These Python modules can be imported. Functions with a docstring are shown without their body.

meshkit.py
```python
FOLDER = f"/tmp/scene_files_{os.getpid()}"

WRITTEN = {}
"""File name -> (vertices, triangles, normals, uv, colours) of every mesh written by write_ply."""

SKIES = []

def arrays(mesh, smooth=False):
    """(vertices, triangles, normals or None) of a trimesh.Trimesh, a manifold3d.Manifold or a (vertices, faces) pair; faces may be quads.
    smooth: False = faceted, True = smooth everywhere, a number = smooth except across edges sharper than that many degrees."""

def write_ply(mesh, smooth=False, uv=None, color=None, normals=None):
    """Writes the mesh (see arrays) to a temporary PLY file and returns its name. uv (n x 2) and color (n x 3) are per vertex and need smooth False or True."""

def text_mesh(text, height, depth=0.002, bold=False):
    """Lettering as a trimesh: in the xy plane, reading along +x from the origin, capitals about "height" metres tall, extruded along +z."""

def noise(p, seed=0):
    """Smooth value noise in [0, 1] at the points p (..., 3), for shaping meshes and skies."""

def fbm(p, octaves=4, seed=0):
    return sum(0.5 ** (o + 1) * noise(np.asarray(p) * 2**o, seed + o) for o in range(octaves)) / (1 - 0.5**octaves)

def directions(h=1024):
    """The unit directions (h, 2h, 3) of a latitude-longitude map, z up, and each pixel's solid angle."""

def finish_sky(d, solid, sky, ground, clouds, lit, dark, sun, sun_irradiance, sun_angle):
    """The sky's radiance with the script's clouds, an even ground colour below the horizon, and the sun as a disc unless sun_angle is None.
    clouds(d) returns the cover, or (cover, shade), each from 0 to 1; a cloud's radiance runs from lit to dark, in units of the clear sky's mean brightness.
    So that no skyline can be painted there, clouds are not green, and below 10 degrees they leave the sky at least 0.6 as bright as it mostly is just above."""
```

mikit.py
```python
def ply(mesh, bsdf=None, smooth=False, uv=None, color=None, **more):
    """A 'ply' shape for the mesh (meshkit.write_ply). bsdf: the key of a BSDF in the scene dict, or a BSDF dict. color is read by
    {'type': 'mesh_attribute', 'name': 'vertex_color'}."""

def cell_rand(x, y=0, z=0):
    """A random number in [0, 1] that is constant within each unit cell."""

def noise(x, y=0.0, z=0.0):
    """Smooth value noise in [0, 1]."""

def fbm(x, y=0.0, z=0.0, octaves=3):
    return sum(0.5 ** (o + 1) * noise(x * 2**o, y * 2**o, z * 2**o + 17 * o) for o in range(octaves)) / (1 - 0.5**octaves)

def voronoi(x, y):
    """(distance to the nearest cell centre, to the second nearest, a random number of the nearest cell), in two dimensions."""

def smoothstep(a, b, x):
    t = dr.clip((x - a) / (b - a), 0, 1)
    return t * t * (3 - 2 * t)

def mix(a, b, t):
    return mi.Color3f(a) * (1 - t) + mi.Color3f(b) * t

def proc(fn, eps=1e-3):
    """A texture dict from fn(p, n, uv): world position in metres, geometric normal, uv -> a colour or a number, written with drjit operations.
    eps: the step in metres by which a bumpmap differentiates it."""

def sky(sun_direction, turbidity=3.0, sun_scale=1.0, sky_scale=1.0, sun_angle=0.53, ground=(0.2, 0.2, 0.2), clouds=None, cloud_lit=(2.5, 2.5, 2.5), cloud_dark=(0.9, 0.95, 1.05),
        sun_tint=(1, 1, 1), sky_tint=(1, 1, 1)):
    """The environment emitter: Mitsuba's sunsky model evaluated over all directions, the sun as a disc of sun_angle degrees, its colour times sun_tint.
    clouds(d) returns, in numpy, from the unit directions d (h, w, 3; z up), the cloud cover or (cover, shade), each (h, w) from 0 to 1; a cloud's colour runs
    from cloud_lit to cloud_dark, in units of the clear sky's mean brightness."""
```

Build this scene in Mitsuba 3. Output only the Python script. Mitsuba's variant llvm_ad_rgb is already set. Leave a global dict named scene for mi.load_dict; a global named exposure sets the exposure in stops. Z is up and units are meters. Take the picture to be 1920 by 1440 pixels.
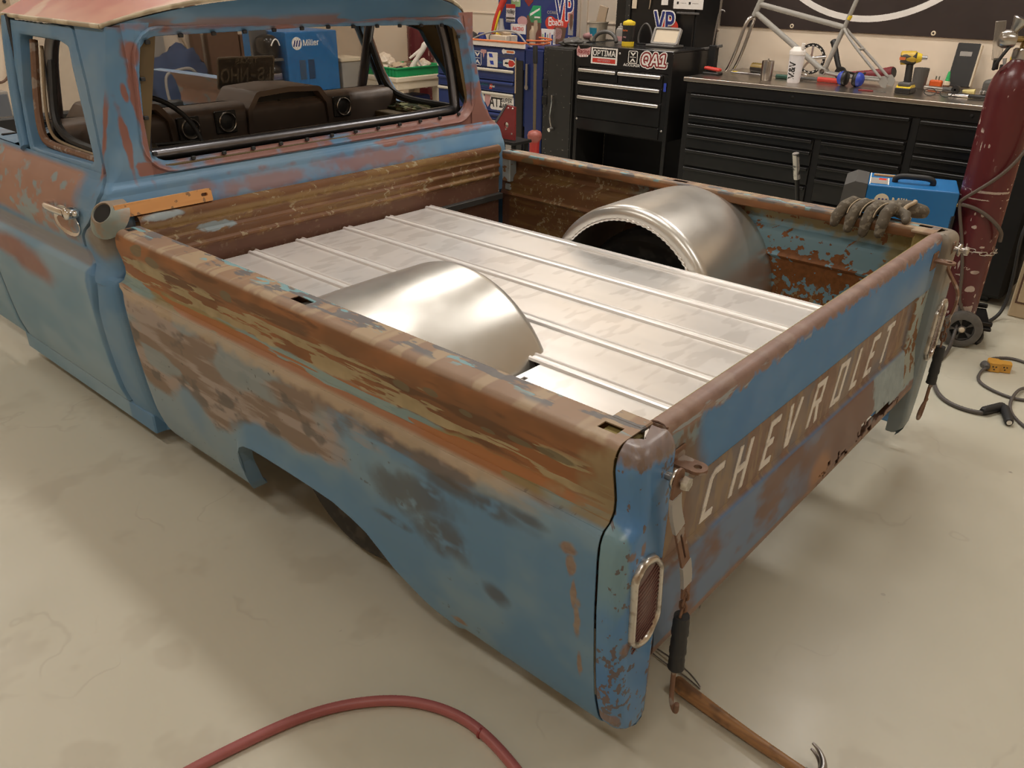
import math, random, numpy as np, trimesh, drjit as dr, mitsuba as mi, mikit, meshkit, manifold3d as m3
from mikit import proc, noise, fbm, voronoi, smoothstep, mix
from shapely.geometry import Polygon, Point, LineString, box as sbox
from shapely import affinity
from shapely.ops import unary_union
PI = math.pi
rng = np.random.default_rng(7); random.seed(7)
scene, labels = {}, {}

# ---------------------------------------------------------------- camera, exposure, lamps
F_PX = 1516.14
CAM = np.array([-2.012, -0.630, 1.552])
FWD = np.array([0.67363548, 0.58417951, -0.45271354]); DOWN = np.array([-0.33247765, -0.30753135, -0.89156216])
scene['camera'] = {'type': 'perspective', 'fov': math.degrees(2 * math.atan(960 / F_PX)), 'fov_axis': 'x', 'near_clip': 0.05, 'far_clip': 60.0,
                   'to_world': mi.ScalarTransform4f().look_at(origin=CAM.tolist(), target=(CAM + FWD).tolist(), up=(-DOWN).tolist())}
exposure = 0.62
CEIL = 3.6
LAMP_RGB = (1.0, 0.955, 0.885)
LAMPS = [(-2.7, -0.6, 14), (-2.7, 2.6, 12), (0.6, -1.9, 12), (0.5, 1.4, 22), (0.6, 4.8, 14), (2.7, 0.6, 22), (2.7, 3.4, 22), (-1.0, 6.0, 12)]
LAMP_L, LAMP_W = 1.25, 0.30

# ---------------------------------------------------------------- helpers
def S(r, g, b, k=1.0):
    f = lambda c: (c / 255 / 12.92 if c <= 10 else ((c / 255 + 0.055) / 1.055) ** 2.4) * k
    return (f(r), f(g), f(b))
def rgb(c): return {'type': 'rgb', 'value': [float(x) for x in c]}
def tex(c): return proc(c) if callable(c) else (c if isinstance(c, dict) else (rgb(c) if hasattr(c, '__len__') else float(c)))
def mat(name, base, rough=0.5, metal=0.0, spec=0.5, **kw):
    b = {'type': 'principled', 'base_color': tex(base), 'roughness': tex(rough), 'metallic': tex(metal), 'specular': spec}
    bump = kw.pop('bump', None); bs = kw.pop('bump_scale', 1.0)
    b.update(kw)
    if bump is not None: b = {'type': 'bumpmap', 'arbitrary': proc(bump, 2e-3), 'scale': bs, 'bsdf': b}
    scene[name] = {'type': 'twosided', 'bsdf': b} if 'spec_trans' not in kw else b
    return name
def numbered(name):
    if not any(k == name or k.startswith(name + '__') for k in scene): return name
    i = 1
    while any(k == f'{name}_{i:03d}' or k.startswith(f'{name}_{i:03d}__') for k in scene): i += 1
    return f'{name}_{i:03d}'
def put(name, mesh, m, parent=None, smooth=False, label=None, cat=None, group=None, kind=None, **kw):
    key = numbered(f'{parent}__{name}' if parent else name)
    if isinstance(mesh, list): mesh = cat_(mesh)
    scene[key] = mikit.ply(mesh, m, smooth, **kw)
    tag(key, label, cat, group, kind)
    return key
def tag(key, label=None, cat=None, group=None, kind=None):
    d = {k: v for k, v in (('label', label), ('category', cat), ('group', group), ('kind', kind)) if v}
    if d: labels[key] = d
def thing(name, label, cat, group=None):
    key = numbered(name); tag(key, label, cat, group); scene.setdefault('_names', set()).add(key)
    return key
_things = set()
def thing(name, label, cat, group=None):
    key, i = name, 0
    while key in _things or any(k == key or k.startswith(key + '__') for k in scene):
        i += 1; key = f'{name}_{i:03d}'
    _things.add(key); tag(key, label, cat, group)
    return key
def cat_(ms):
    ms = [tm(m) for m in ms]
    return trimesh.util.concatenate(ms)
def tm(m):
    if isinstance(m, trimesh.Trimesh): return m
    if hasattr(m, 'to_mesh'):
        q = m.to_mesh(); return trimesh.Trimesh(q.vert_properties[:, :3], q.tri_verts, process=False)
    v, f = np.asarray(m[0], float), np.asarray(m[1], int)
    if f.shape[1] == 4: f = np.vstack([f[:, [0, 1, 2]], f[:, [0, 2, 3]]])
    return trimesh.Trimesh(v, f, process=False)
def frame(o, x, y=None, z=None):
    """4x4 with origin o, x axis x and z axis near z."""
    x = np.asarray(x, float); x /= np.linalg.norm(x); z = np.asarray((0, 0, 1.0) if z is None else z, float)
    y = np.cross(z, x); y /= np.linalg.norm(y); z = np.cross(x, y)
    M = np.eye(4); M[:3, 0], M[:3, 1], M[:3, 2], M[:3, 3] = x, y, z, o
    return M
def mv(m, M):
    m = tm(m).copy(); m.apply_transform(M); return m
def tr(m, x=0, y=0, z=0):
    m = tm(m).copy(); m.apply_translation((x, y, z)); return m
def rz(m, deg, about=(0, 0, 0)):
    m = tm(m).copy(); m.apply_transform(trimesh.transformations.rotation_matrix(math.radians(deg), (0, 0, 1), about)); return m
def rot(m, deg, axis, about=(0, 0, 0)):
    m = tm(m).copy(); m.apply_transform(trimesh.transformations.rotation_matrix(math.radians(deg), axis, about)); return m
def bx(x0, x1, y0, y1, z0, z1, b=0.003):
    """Box with chamfered edges."""
    b = min(b, 0.45 * min(x1 - x0, y1 - y0, z1 - z0))
    if b <= 0: 
        m = trimesh.creation.box((x1 - x0, y1 - y0, z1 - z0)); m.apply_translation(((x0 + x1) / 2, (y0 + y1) / 2, (z0 + z1) / 2)); return m
    c, h = np.array([(x0 + x1) / 2, (y0 + y1) / 2, (z0 + z1) / 2]), np.array([x1 - x0, y1 - y0, z1 - z0]) / 2
    pts = []
    for s in np.ndindex(2, 2, 2):
        s = np.array(s) * 2 - 1
        for k in range(3):
            q = h - b; q[k] = h[k]; pts.append(c + s * q)
    return trimesh.convex.convex_hull(np.array(pts))
def rbox(x0, x1, y0, y1, z0, z1, r=0.01, n=12):
    """Box with round edges."""
    r = min(r, 0.49 * min(x1 - x0, y1 - y0, z1 - z0))
    s = m3.Manifold.sphere(r, n)
    return tm(m3.Manifold.batch_hull([s.translate((x, y, z)) for x in (x0 + r, x1 - r) for y in (y0 + r, y1 - r) for z in (z0 + r, z1 - r)]))
def spl(pts, n=40):
    """Smooth curve through points."""
    from scipy.interpolate import CubicSpline
    p = np.asarray(pts, float)
    if len(p) < 3: return np.linspace(p[0], p[-1], n)
    t = np.r_[0, np.cumsum(np.linalg.norm(np.diff(p, axis=0), axis=1) ** 0.5)]
    return CubicSpline(t, p)(np.linspace(0, t[-1], n))
def tube(path, r, n=10, closed=False, caps=True):
    p = np.asarray(path, float); r = np.broadcast_to(np.asarray(r, float), (len(p),))
    t = np.gradient(p, axis=0)
    if closed: t = np.roll(p, -1, 0) - np.roll(p, 1, 0)
    t /= np.linalg.norm(t, axis=1, keepdims=True) + 1e-12
    u = np.cross(t[0], (0, 0, 1.0)); 
    if np.linalg.norm(u) < 0.1: u = np.cross(t[0], (0, 1.0, 0))
    U = []
    for k in range(len(p)):
        u = u - t[k] * (u @ t[k]); u /= np.linalg.norm(u) + 1e-12; U.append(u)
    U = np.array(U); W = np.cross(t, U); a = np.arange(n) * 2 * PI / n
    v = p[:, None] + r[:, None, None] * (np.cos(a)[None, :, None] * U[:, None] + np.sin(a)[None, :, None] * W[:, None])
    m = len(p); f = []
    for i in range(m if closed else m - 1):
        i2 = (i + 1) % m
        for j in range(n):
            j2 = (j + 1) % n; f.append((i * n + j, i2 * n + j, i2 * n + j2, i * n + j2))
    f = np.array(f); f = np.vstack([f[:, [0, 1, 2]], f[:, [0, 2, 3]]]); v = v.reshape(-1, 3)
    if caps and not closed:
        k = len(v); v = np.vstack([v, p[0], p[-1]]); e = []
        for j in range(n):
            e.append((k, j, (j + 1) % n)); e.append((k + 1, (m - 1) * n + (j + 1) % n, (m - 1) * n + j))
        f = np.vstack([f, e])
    m_ = trimesh.Trimesh(v, f, process=False); m_.fix_normals(); return m_
def rod(a, b, r, n=12): return tube([a, b], r, n)
def lathe(prof, n=32, axis='z', c=(0, 0, 0)):
    """prof: list of (radius, height)."""
    p = np.asarray(prof, float); a = np.arange(n) * 2 * PI / n
    v = np.stack([p[:, None, 0] * np.cos(a), p[:, None, 0] * np.sin(a), np.repeat(p[:, 1:], n, 1)], -1).reshape(-1, 3); f = []
    for i in range(len(p) - 1):
        for j in range(n):
            j2 = (j + 1) % n; f.append((i * n + j, i * n + j2, (i + 1) * n + j2, (i + 1) * n + j))
    m = tm((v, f)); m = trimesh.Trimesh(m.vertices, m.faces, process=False)
    if axis == 'x': m.vertices = m.vertices[:, [2, 0, 1]]
    if axis == 'y': m.vertices = m.vertices[:, [1, 2, 0]]
    m.apply_translation(c); return m
def prism(poly, d, M=None, z0=0.0):
    """Extrude a shapely polygon by d along local z, then place it by M."""
    parts = [trimesh.creation.extrude_polygon(g, d, engine='earcut') for g in getattr(poly, 'geoms', [poly]) if g.area > 1e-9]
    m = trimesh.util.concatenate(parts); m.apply_translation((0, 0, z0))
    return mv(m, M) if M is not None else m
def rrect(w, h, r, n=6, cx=0, cy=0):
    return affinity.translate(sbox(-w / 2 + r, -h / 2 + r, w / 2 - r, h / 2 - r).buffer(r, quad_segs=n), cx, cy)
def solid(V, F, t):
    """Give an open surface the thickness t (behind its normals) and close its rim."""
    V = np.asarray(V, float); F = np.asarray(F, int)
    if F.shape[1] == 4: F = np.vstack([F[:, [0, 1, 2]], F[:, [0, 2, 3]]])
    n = np.zeros_like(V); fn = np.cross(V[F[:, 1]] - V[F[:, 0]], V[F[:, 2]] - V[F[:, 0]])
    for k in range(3): np.add.at(n, F[:, k], fn)
    n /= np.linalg.norm(n, axis=1, keepdims=True) + 1e-15
    N_ = len(V); e = np.sort(np.vstack([F[:, [0, 1]], F[:, [1, 2]], F[:, [2, 0]]]), 1); d = np.vstack([F[:, [0, 1]], F[:, [1, 2]], F[:, [2, 0]]])
    u, inv, cnt = np.unique(e, axis=0, return_inverse=True, return_counts=True); bd = d[cnt[inv.ravel()] == 1]
    rim = np.vstack([np.stack([bd[:, 1], bd[:, 0], bd[:, 0] + N_], 1), np.stack([bd[:, 1], bd[:, 0] + N_, bd[:, 1] + N_], 1)])
    m = trimesh.Trimesh(np.vstack([V, V - n * t]), np.vstack([F, F[:, ::-1] + N_, rim]), process=False); m.remove_unreferenced_vertices(); return m
def grid(V, t=0.003, keep=None, flip=False):
    """A sheet of thickness t from a grid of points (n, m, 3); keep(i, j) chooses cells."""
    V = np.asarray(V, float); n, m = V.shape[:2]; i, j = np.meshgrid(np.arange(n - 1), np.arange(m - 1), indexing='ij')
    if keep is not None: k = keep; i, j = i[k], j[k]
    i, j = i.ravel(), j.ravel()
    f = np.stack([i * m + j, i * m + j + 1, (i + 1) * m + j + 1, (i + 1) * m + j], 1)
    if flip: f = f[:, ::-1]
    return solid(V.reshape(-1, 3), f, t)
def extr(prof, a0, a1, axis, n=2, t=0.003, flip=False):
    """A sheet whose section prof (list of 2 coordinates) runs along an axis from a0 to a1."""
    p = np.asarray(prof, float); a = np.linspace(a0, a1, n) if np.isscalar(n) else np.asarray(n); V = np.zeros((len(a), len(p), 3)); o = [k for k in range(3) if k != axis]
    V[:, :, axis] = a[:, None]; V[:, :, o[0]] = p[None, :, 0]; V[:, :, o[1]] = p[None, :, 1]
    return grid(V, t, flip=flip)
def text(s, h, d, M, bold=False, squeeze=1.0, shear=0.0, center=True):
    m = meshkit.text_mesh(s, h, d, bold)
    if center: m.apply_translation((-m.bounds[:, 0].mean(), 0, 0))
    A = np.eye(4); A[0, 0] = squeeze; A[0, 1] = shear; m.apply_transform(A)
    return mv(m, M)
def inst(name, ply, M, **kw): pass

# ---------------------------------------------------------------- materials
def bl(a, b, ca, cb, ra, rb, n, w=0.6, s=0.35):
    """A soft-edged patch round (ca, cb), its outline broken up by the noise n."""
    d = dr.sqrt(dr.square((a - ca) / ra) + dr.square((b - cb) / rb)) + (n - 0.5) * 2 * w
    return 1 - smoothstep(1 - s, 1 + s, d)
def many(a, b, pts, n, w=0.6, s=0.35):
    m = mi.Float(0)
    for q in pts: m = dr.maximum(m, bl(a, b, *q, n, w, s))
    return m
ss = smoothstep
def f3(p, s, o=3, sy=None, sz=None): return fbm(p.x * s, p.y * (sy or s), p.z * (sz or s), o)

def c_floor(p, n, uv):
    a = fbm(p.x * 1.3, p.y * 1.3, 3.0, 4); b = fbm(p.x * 7 + 3, p.y * 7, 1.0, 4); c = fbm(p.x * 40, p.y * 40, 2.0, 2)
    col = mix((0.490, 0.470, 0.385), (0.545, 0.520, 0.430), ss(0.3, 0.7, a))
    col = mix(col, (0.43, 0.39, 0.31), 0.35 * ss(0.56, 0.74, b) * ss(0.45, 0.6, a))
    w = fbm(p.x * 2.2 + 9, p.y * 2.2 + 5, 7.0, 5); scuff = 1 - ss(0.0, 0.012, dr.abs(w - 0.5))
    col = mix(col, (0.36, 0.32, 0.26), 0.22 * scuff * ss(0.5, 0.66, fbm(p.x * 5, p.y * 5, 4.0, 3)))
    return mix(col, (0.22, 0.19, 0.16), 0.6 * ss(0.90, 0.93, noise(p.x * 45, p.y * 45, 5.5)) * ss(0.55, 0.7, fbm(p.x * 3, p.y * 3, 8.0, 2)))
def r_floor(p, n, uv): return 0.24 + 0.26 * fbm(p.x * 5, p.y * 5, 2.0, 4)
mat('floor_paint', c_floor, r_floor, spec=0.45)

def c_wall(p, n, uv):
    a = f3(p, 1.6, 3); d = noise(p.x * 30, p.y * 30, p.z * 30)
    return mix((0.735, 0.62, 0.495), (0.775, 0.66, 0.535), a)
mat('wall_paint', c_wall, 0.6, spec=0.3)
mat('ceiling_paint', (0.78, 0.75, 0.70), 0.8, spec=0.2)

BLUE = (0.075, 0.225, 0.375)
def c_bedside(p, n, uv):
    y, z = p.y, p.z
    n1 = fbm(y * 5, z * 6, 1.0, 4); n2 = fbm(y * 24, z * 30, 4.0, 3); ns = fbm(y * 5, z * 38, 2.0, 4); nf = fbm(y * 60, z * 70, 3.0, 3)
    # below the crease
    c = mix((0.105, 0.215, 0.345), (0.165, 0.265, 0.345), ss(0.35, 0.7, n1))
    c = mix(c, (0.235, 0.295, 0.325), 0.75 * ss(1.15, 1.75, y + (n1 - 0.5) * 0.5))
    prim = ss(0.74, 0.86, y + (n2 - 0.5) * 0.10) * ss(0.0, 0.05, z - 0.33 - 0.10 * ss(1.5, 0.9, y) + (n1 - 0.5) * 0.20)
    prim = dr.maximum(prim, ss(0.0, 0.03, z - 0.575 - 0.030 * ss(0.5, 0.0, y) + (ns - 0.5) * 0.10) * ss(0.06, 0.2, y))
    pc = mix((0.20, 0.135, 0.092), (0.315, 0.25, 0.215), ss(0.42, 0.62, ns)); pc = mix(pc, (0.085, 0.068, 0.055), 0.75 * ss(0.56, 0.68, fbm(y * 9, z * 16, 9.0, 4)))
    pc = mix(pc, (0.22, 0.27, 0.285), 0.8 * ss(0.55, 0.66, fbm(y * 4 + 7, z * 9, 5.0, 4)))
    c = mix(c, pc, 0.93 * prim)
    c = mix(c, (0.42, 0.33, 0.225), 0.7 * ss(0.606, 0.628, z + (n2 - 0.5) * 0.03) * ss(0.15, 0.3, y))
    st = many(y, z, [(0.60, 0.475, 0.11, 0.05), (0.46, 0.415, 0.075, 0.055), (0.52, 0.50, 0.10, 0.04), (0.29, 0.335, 0.03, 0.022), (0.345, 0.57, 0.15, 0.02), (0.21, 0.59, 0.06, 0.014), (0.62, 0.37, 0.05, 0.012)], fbm(y * 14, z * 14, 6.0, 4), 0.85, 0.55)
    c = mix(c, (0.075, 0.072, 0.068), 0.75 * st * ss(0.25, 0.55, n2 + 0.15))
    rs = many(y, z, [(0.088, 0.535, 0.011, 0.030), (0.095, 0.575, 0.02, 0.015), (0.071, 0.40, 0.010, 0.045), (0.066, 0.28, 0.007, 0.035), (0.08, 0.47, 0.006, 0.04), (0.44, 0.14, 0.03, 0.012)], n2, 0.7, 0.3)
    c = mix(c, mix((0.19, 0.105, 0.065), (0.30, 0.24, 0.17), nf), 0.9 * rs)
    c = mix(c, (0.08, 0.075, 0.07), 0.6 * ss(0.80, 0.84, nf) * ss(0.5, 0.62, n1))
    # above the crease
    u = mix((0.185, 0.085, 0.036), (0.265, 0.112, 0.044), ss(0.35, 0.65, n1)); u = mix(u, (0.10, 0.052, 0.026), 0.7 * ss(0.50, 0.66, ns))
    tan = ss(0.50, 0.56, fbm(y * 7, z * 60, 11.0, 4) + 0.10 * ss(0.74, 0.69, z) - 0.10 + 0.06 * ss(0.2, 0.9, y)) * ss(0.765, 0.74, z)
    u = mix(u, mix((0.30, 0.25, 0.135), (0.42, 0.36, 0.22), n2), 0.8 * tan)
    low = ss(0.676, 0.668, z + (n2 - 0.5) * 0.012)
    u = mix(u, mix((0.23, 0.185, 0.085), (0.185, 0.285, 0.285), ss(0.45, 0.55, fbm(y * 3, z * 20, 12.0, 4))), 0.85 * low)
    u = mix(u, (0.32, 0.125, 0.045), 0.9 * low * ss(0.53, 0.56, fbm(y * 4 + 5, z * 70, 13.0, 3)))
    ol = many(y, z, [(1.80, 0.782, 0.035, 0.016), (1.705, 0.765, 0.045, 0.014), (1.30, 0.765, 0.028, 0.014), (0.60, 0.735, 0.03, 0.013), (0.50, 0.755, 0.025, 0.010), (0.165, 0.735, 0.05, 0.012), (0.255, 0.73, 0.04, 0.010), (0.40, 0.74, 0.02, 0.008), (0.34, 0.72, 0.02, 0.006)], n2, 0.35, 0.15)
    u = mix(u, (0.145, 0.12, 0.07), 0.85 * ol)
    u = mix(u, mix((0.29, 0.22, 0.12), (0.20, 0.15, 0.08), n2), 0.85 * ss(0.16, 0.06, y + (n2 - 0.5) * 0.16 + (z - 0.7) * 0.5))
    # top of the rail
    t = mix((0.30, 0.195, 0.125), (0.22, 0.145, 0.105), n1); t = mix(t, (0.39, 0.305, 0.20), 0.6 * ss(0.5, 0.65, n2))
    t = mix(t, (0.105, 0.115, 0.13), 0.8 * ss(0.52, 0.60, fbm(y * 16, p.x * 60, 3.0, 4)) * ss(0.945, 0.925, dr.abs(p.x)))
    t = mix(t, (0.17, 0.33, 0.37), 0.85 * ss(0.66, 0.70, fbm(y * 18 + 3, p.x * 50, 5.0, 3)) * ss(0.93, 0.91, dr.abs(p.x)))
    up = mix(u, t, ss(0.797, 0.806, z))
    return mix(c, up, ss(0.640, 0.645, z))
def r_bedside(p, n, uv): return 0.36 + 0.26 * fbm(p.y * 9, p.z * 16, 2.0, 4)
mat('bedside_paint', c_bedside, r_bedside, spec=0.35)

def c_endcap(p, n, uv):
    x, z = dr.abs(p.x), p.z
    n1 = fbm(x * 14 + p.y * 9, z * 9, 1.0, 4); n2 = fbm(x * 70 + p.y * 70, z * 60, 2.0, 3)
    c = mix((0.065, 0.195, 0.43), (0.095, 0.22, 0.40), n1)
    c = mix(c, (0.19, 0.30, 0.27), 0.65 * ss(0.965, 0.985, x + (n1 - 0.5) * 0.06) * ss(0.35, 0.8, z + 0.3 * n1))
    flake = ss(0.63, 0.68, n2 + 0.13 * many(x, z, [(0.955, 0.25, 0.022, 0.13), (0.97, 0.32, 0.02, 0.05), (0.86, 0.2, 0.02, 0.1)], n1, 0.5, 0.5) + 0.13 * ss(0.775, 0.80, z) - 0.075)
    c = mix(c, mix((0.15, 0.085, 0.055), (0.07, 0.075, 0.085), n1), 0.9 * flake)
    rs = many(x, z, [(0.965, 0.365, 0.012, 0.018), (0.955, 0.135, 0.013, 0.022), (0.94, 0.60, 0.008, 0.012), (0.975, 0.60, 0.012, 0.01), (0.85, 0.24, 0.012, 0.06)], n2, 0.6, 0.3)
    c = mix(c, (0.19, 0.11, 0.07), 0.85 * rs)
    return mix(c, mix((0.24, 0.165, 0.125), (0.165, 0.12, 0.10), n2), 0.9 * ss(0.772, 0.792, z + (n2 - 0.5) * 0.03))
mat('endcap_paint', c_endcap, 0.33, spec=0.5)
mat('endcap_grey', lambda p, n, uv: mix(mix((0.20, 0.19, 0.165), (0.23, 0.175, 0.125), f3(p, 9, 3)), (0.15, 0.21, 0.24), ss(0.66, 0.60, p.z + 0.1 * (f3(p, 12, 3) - 0.5)) * 0.7), 0.4, spec=0.5)

def c_tailgate(p, n, uv):
    x, z = p.x, p.z
    n1 = fbm(x * 6, z * 7, 1.0, 4); n2 = fbm(x * 40, z * 40, 2.0, 3); nv = fbm(x * 50, z * 9, 5.0, 3)
    rust = mix((0.135, 0.078, 0.052), (0.225, 0.135, 0.095), n2)
    c = mix((0.050, 0.165, 0.375), (0.072, 0.20, 0.385), n1)
    c = mix(c, (0.19, 0.26, 0.335), 0.75 * ss(0.30, 0.75, x + (n1 - 0.5) * 0.3) * ss(0.77, 0.66, z))
    left = ss(-0.655, -0.72, x + (n1 - 0.5) * 0.10 + (z - 0.72) * 0.35)
    c = mix(c, mix(mix((0.15, 0.22, 0.26), (0.27, 0.255, 0.215), n2), mix((0.20, 0.125, 0.08), (0.115, 0.075, 0.05), n1), ss(0.40, 0.56, n1 * 0.5 + n2 * 0.5)), left)
    edge = ss(0.782, 0.797, z + (n2 - 0.5) * 0.035 + 0.012 * ss(-0.2, -0.7, x))
    c = mix(c, mix((0.27, 0.165, 0.125), (0.19, 0.115, 0.085), n2), 0.95 * edge)
    c = mix(c, (0.30, 0.40, 0.45), 0.6 * edge * ss(0.60, 0.70, fbm(x * 16, z * 90, 7.0, 4)) * ss(0.808, 0.795, z))
    c = mix(c, (0.36, 0.29, 0.235), 0.22 * edge * ss(0.5, 0.75, fbm(x * 24, z * 90, 9.0, 4)))
    # recessed band with the lettering
    b = mix(rust, mix((0.21, 0.175, 0.145), (0.115, 0.135, 0.17), ss(0.4, 0.6, n1)), 0.55 * ss(0.50, 0.62, fbm(x * 11, z * 2.0, 8.0, 3)))
    b = mix(b, (0.27, 0.19, 0.105), 0.55 * ss(0.52, 0.66, nv))
    c = mix(c, b, ss(0.628, 0.620, z) * ss(0.432, 0.44, z))
    # lower slope
    lo = mix((0.175, 0.105, 0.085), (0.125, 0.075, 0.058), n1)
    lo = mix(lo, (0.115, 0.195, 0.31), 0.8 * ss(0.10, -0.30, x + (n1 - 0.5) * 0.5) * ss(0.36, 0.62, fbm(x * 7, z * 16, 21.0, 4) + 0.04))
    lo = mix(lo, mix((0.29, 0.37, 0.39), (0.20, 0.255, 0.275), n2), 0.9 * ss(0.44, 0.47, x + (n2 - 0.5) * 0.06) * ss(0.287, 0.30, z + (n2 - 0.5) * 0.03))
    lo = mix(lo, (0.29, 0.15, 0.075), 0.8 * bl(x, z, 0.03, 0.30, 0.07, 0.05, n1, 0.6, 0.4))
    lo = mix(lo, mix((0.24, 0.145, 0.10), (0.16, 0.095, 0.068), n2), 0.9 * ss(0.278, 0.270, z))
    c = mix(c, lo, ss(0.437, 0.430, z))
    br = mix(mix((0.235, 0.31, 0.325), (0.30, 0.30, 0.235), n1), (0.175, 0.085, 0.035), ss(0.55, 0.63, n2 * 0.5 + n1 * 0.5 + 0.10 * ss(0.76, 0.735, x)))
    return mix(c, br, ss(0.733, 0.737, x) * ss(0.628, 0.620, z) * ss(0.30, 0.31, z))
mat('tailgate_paint', c_tailgate, lambda p, n, uv: 0.38 + 0.25 * fbm(p.x * 12, p.z * 12, 3.0, 3), spec=0.5)

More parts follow.
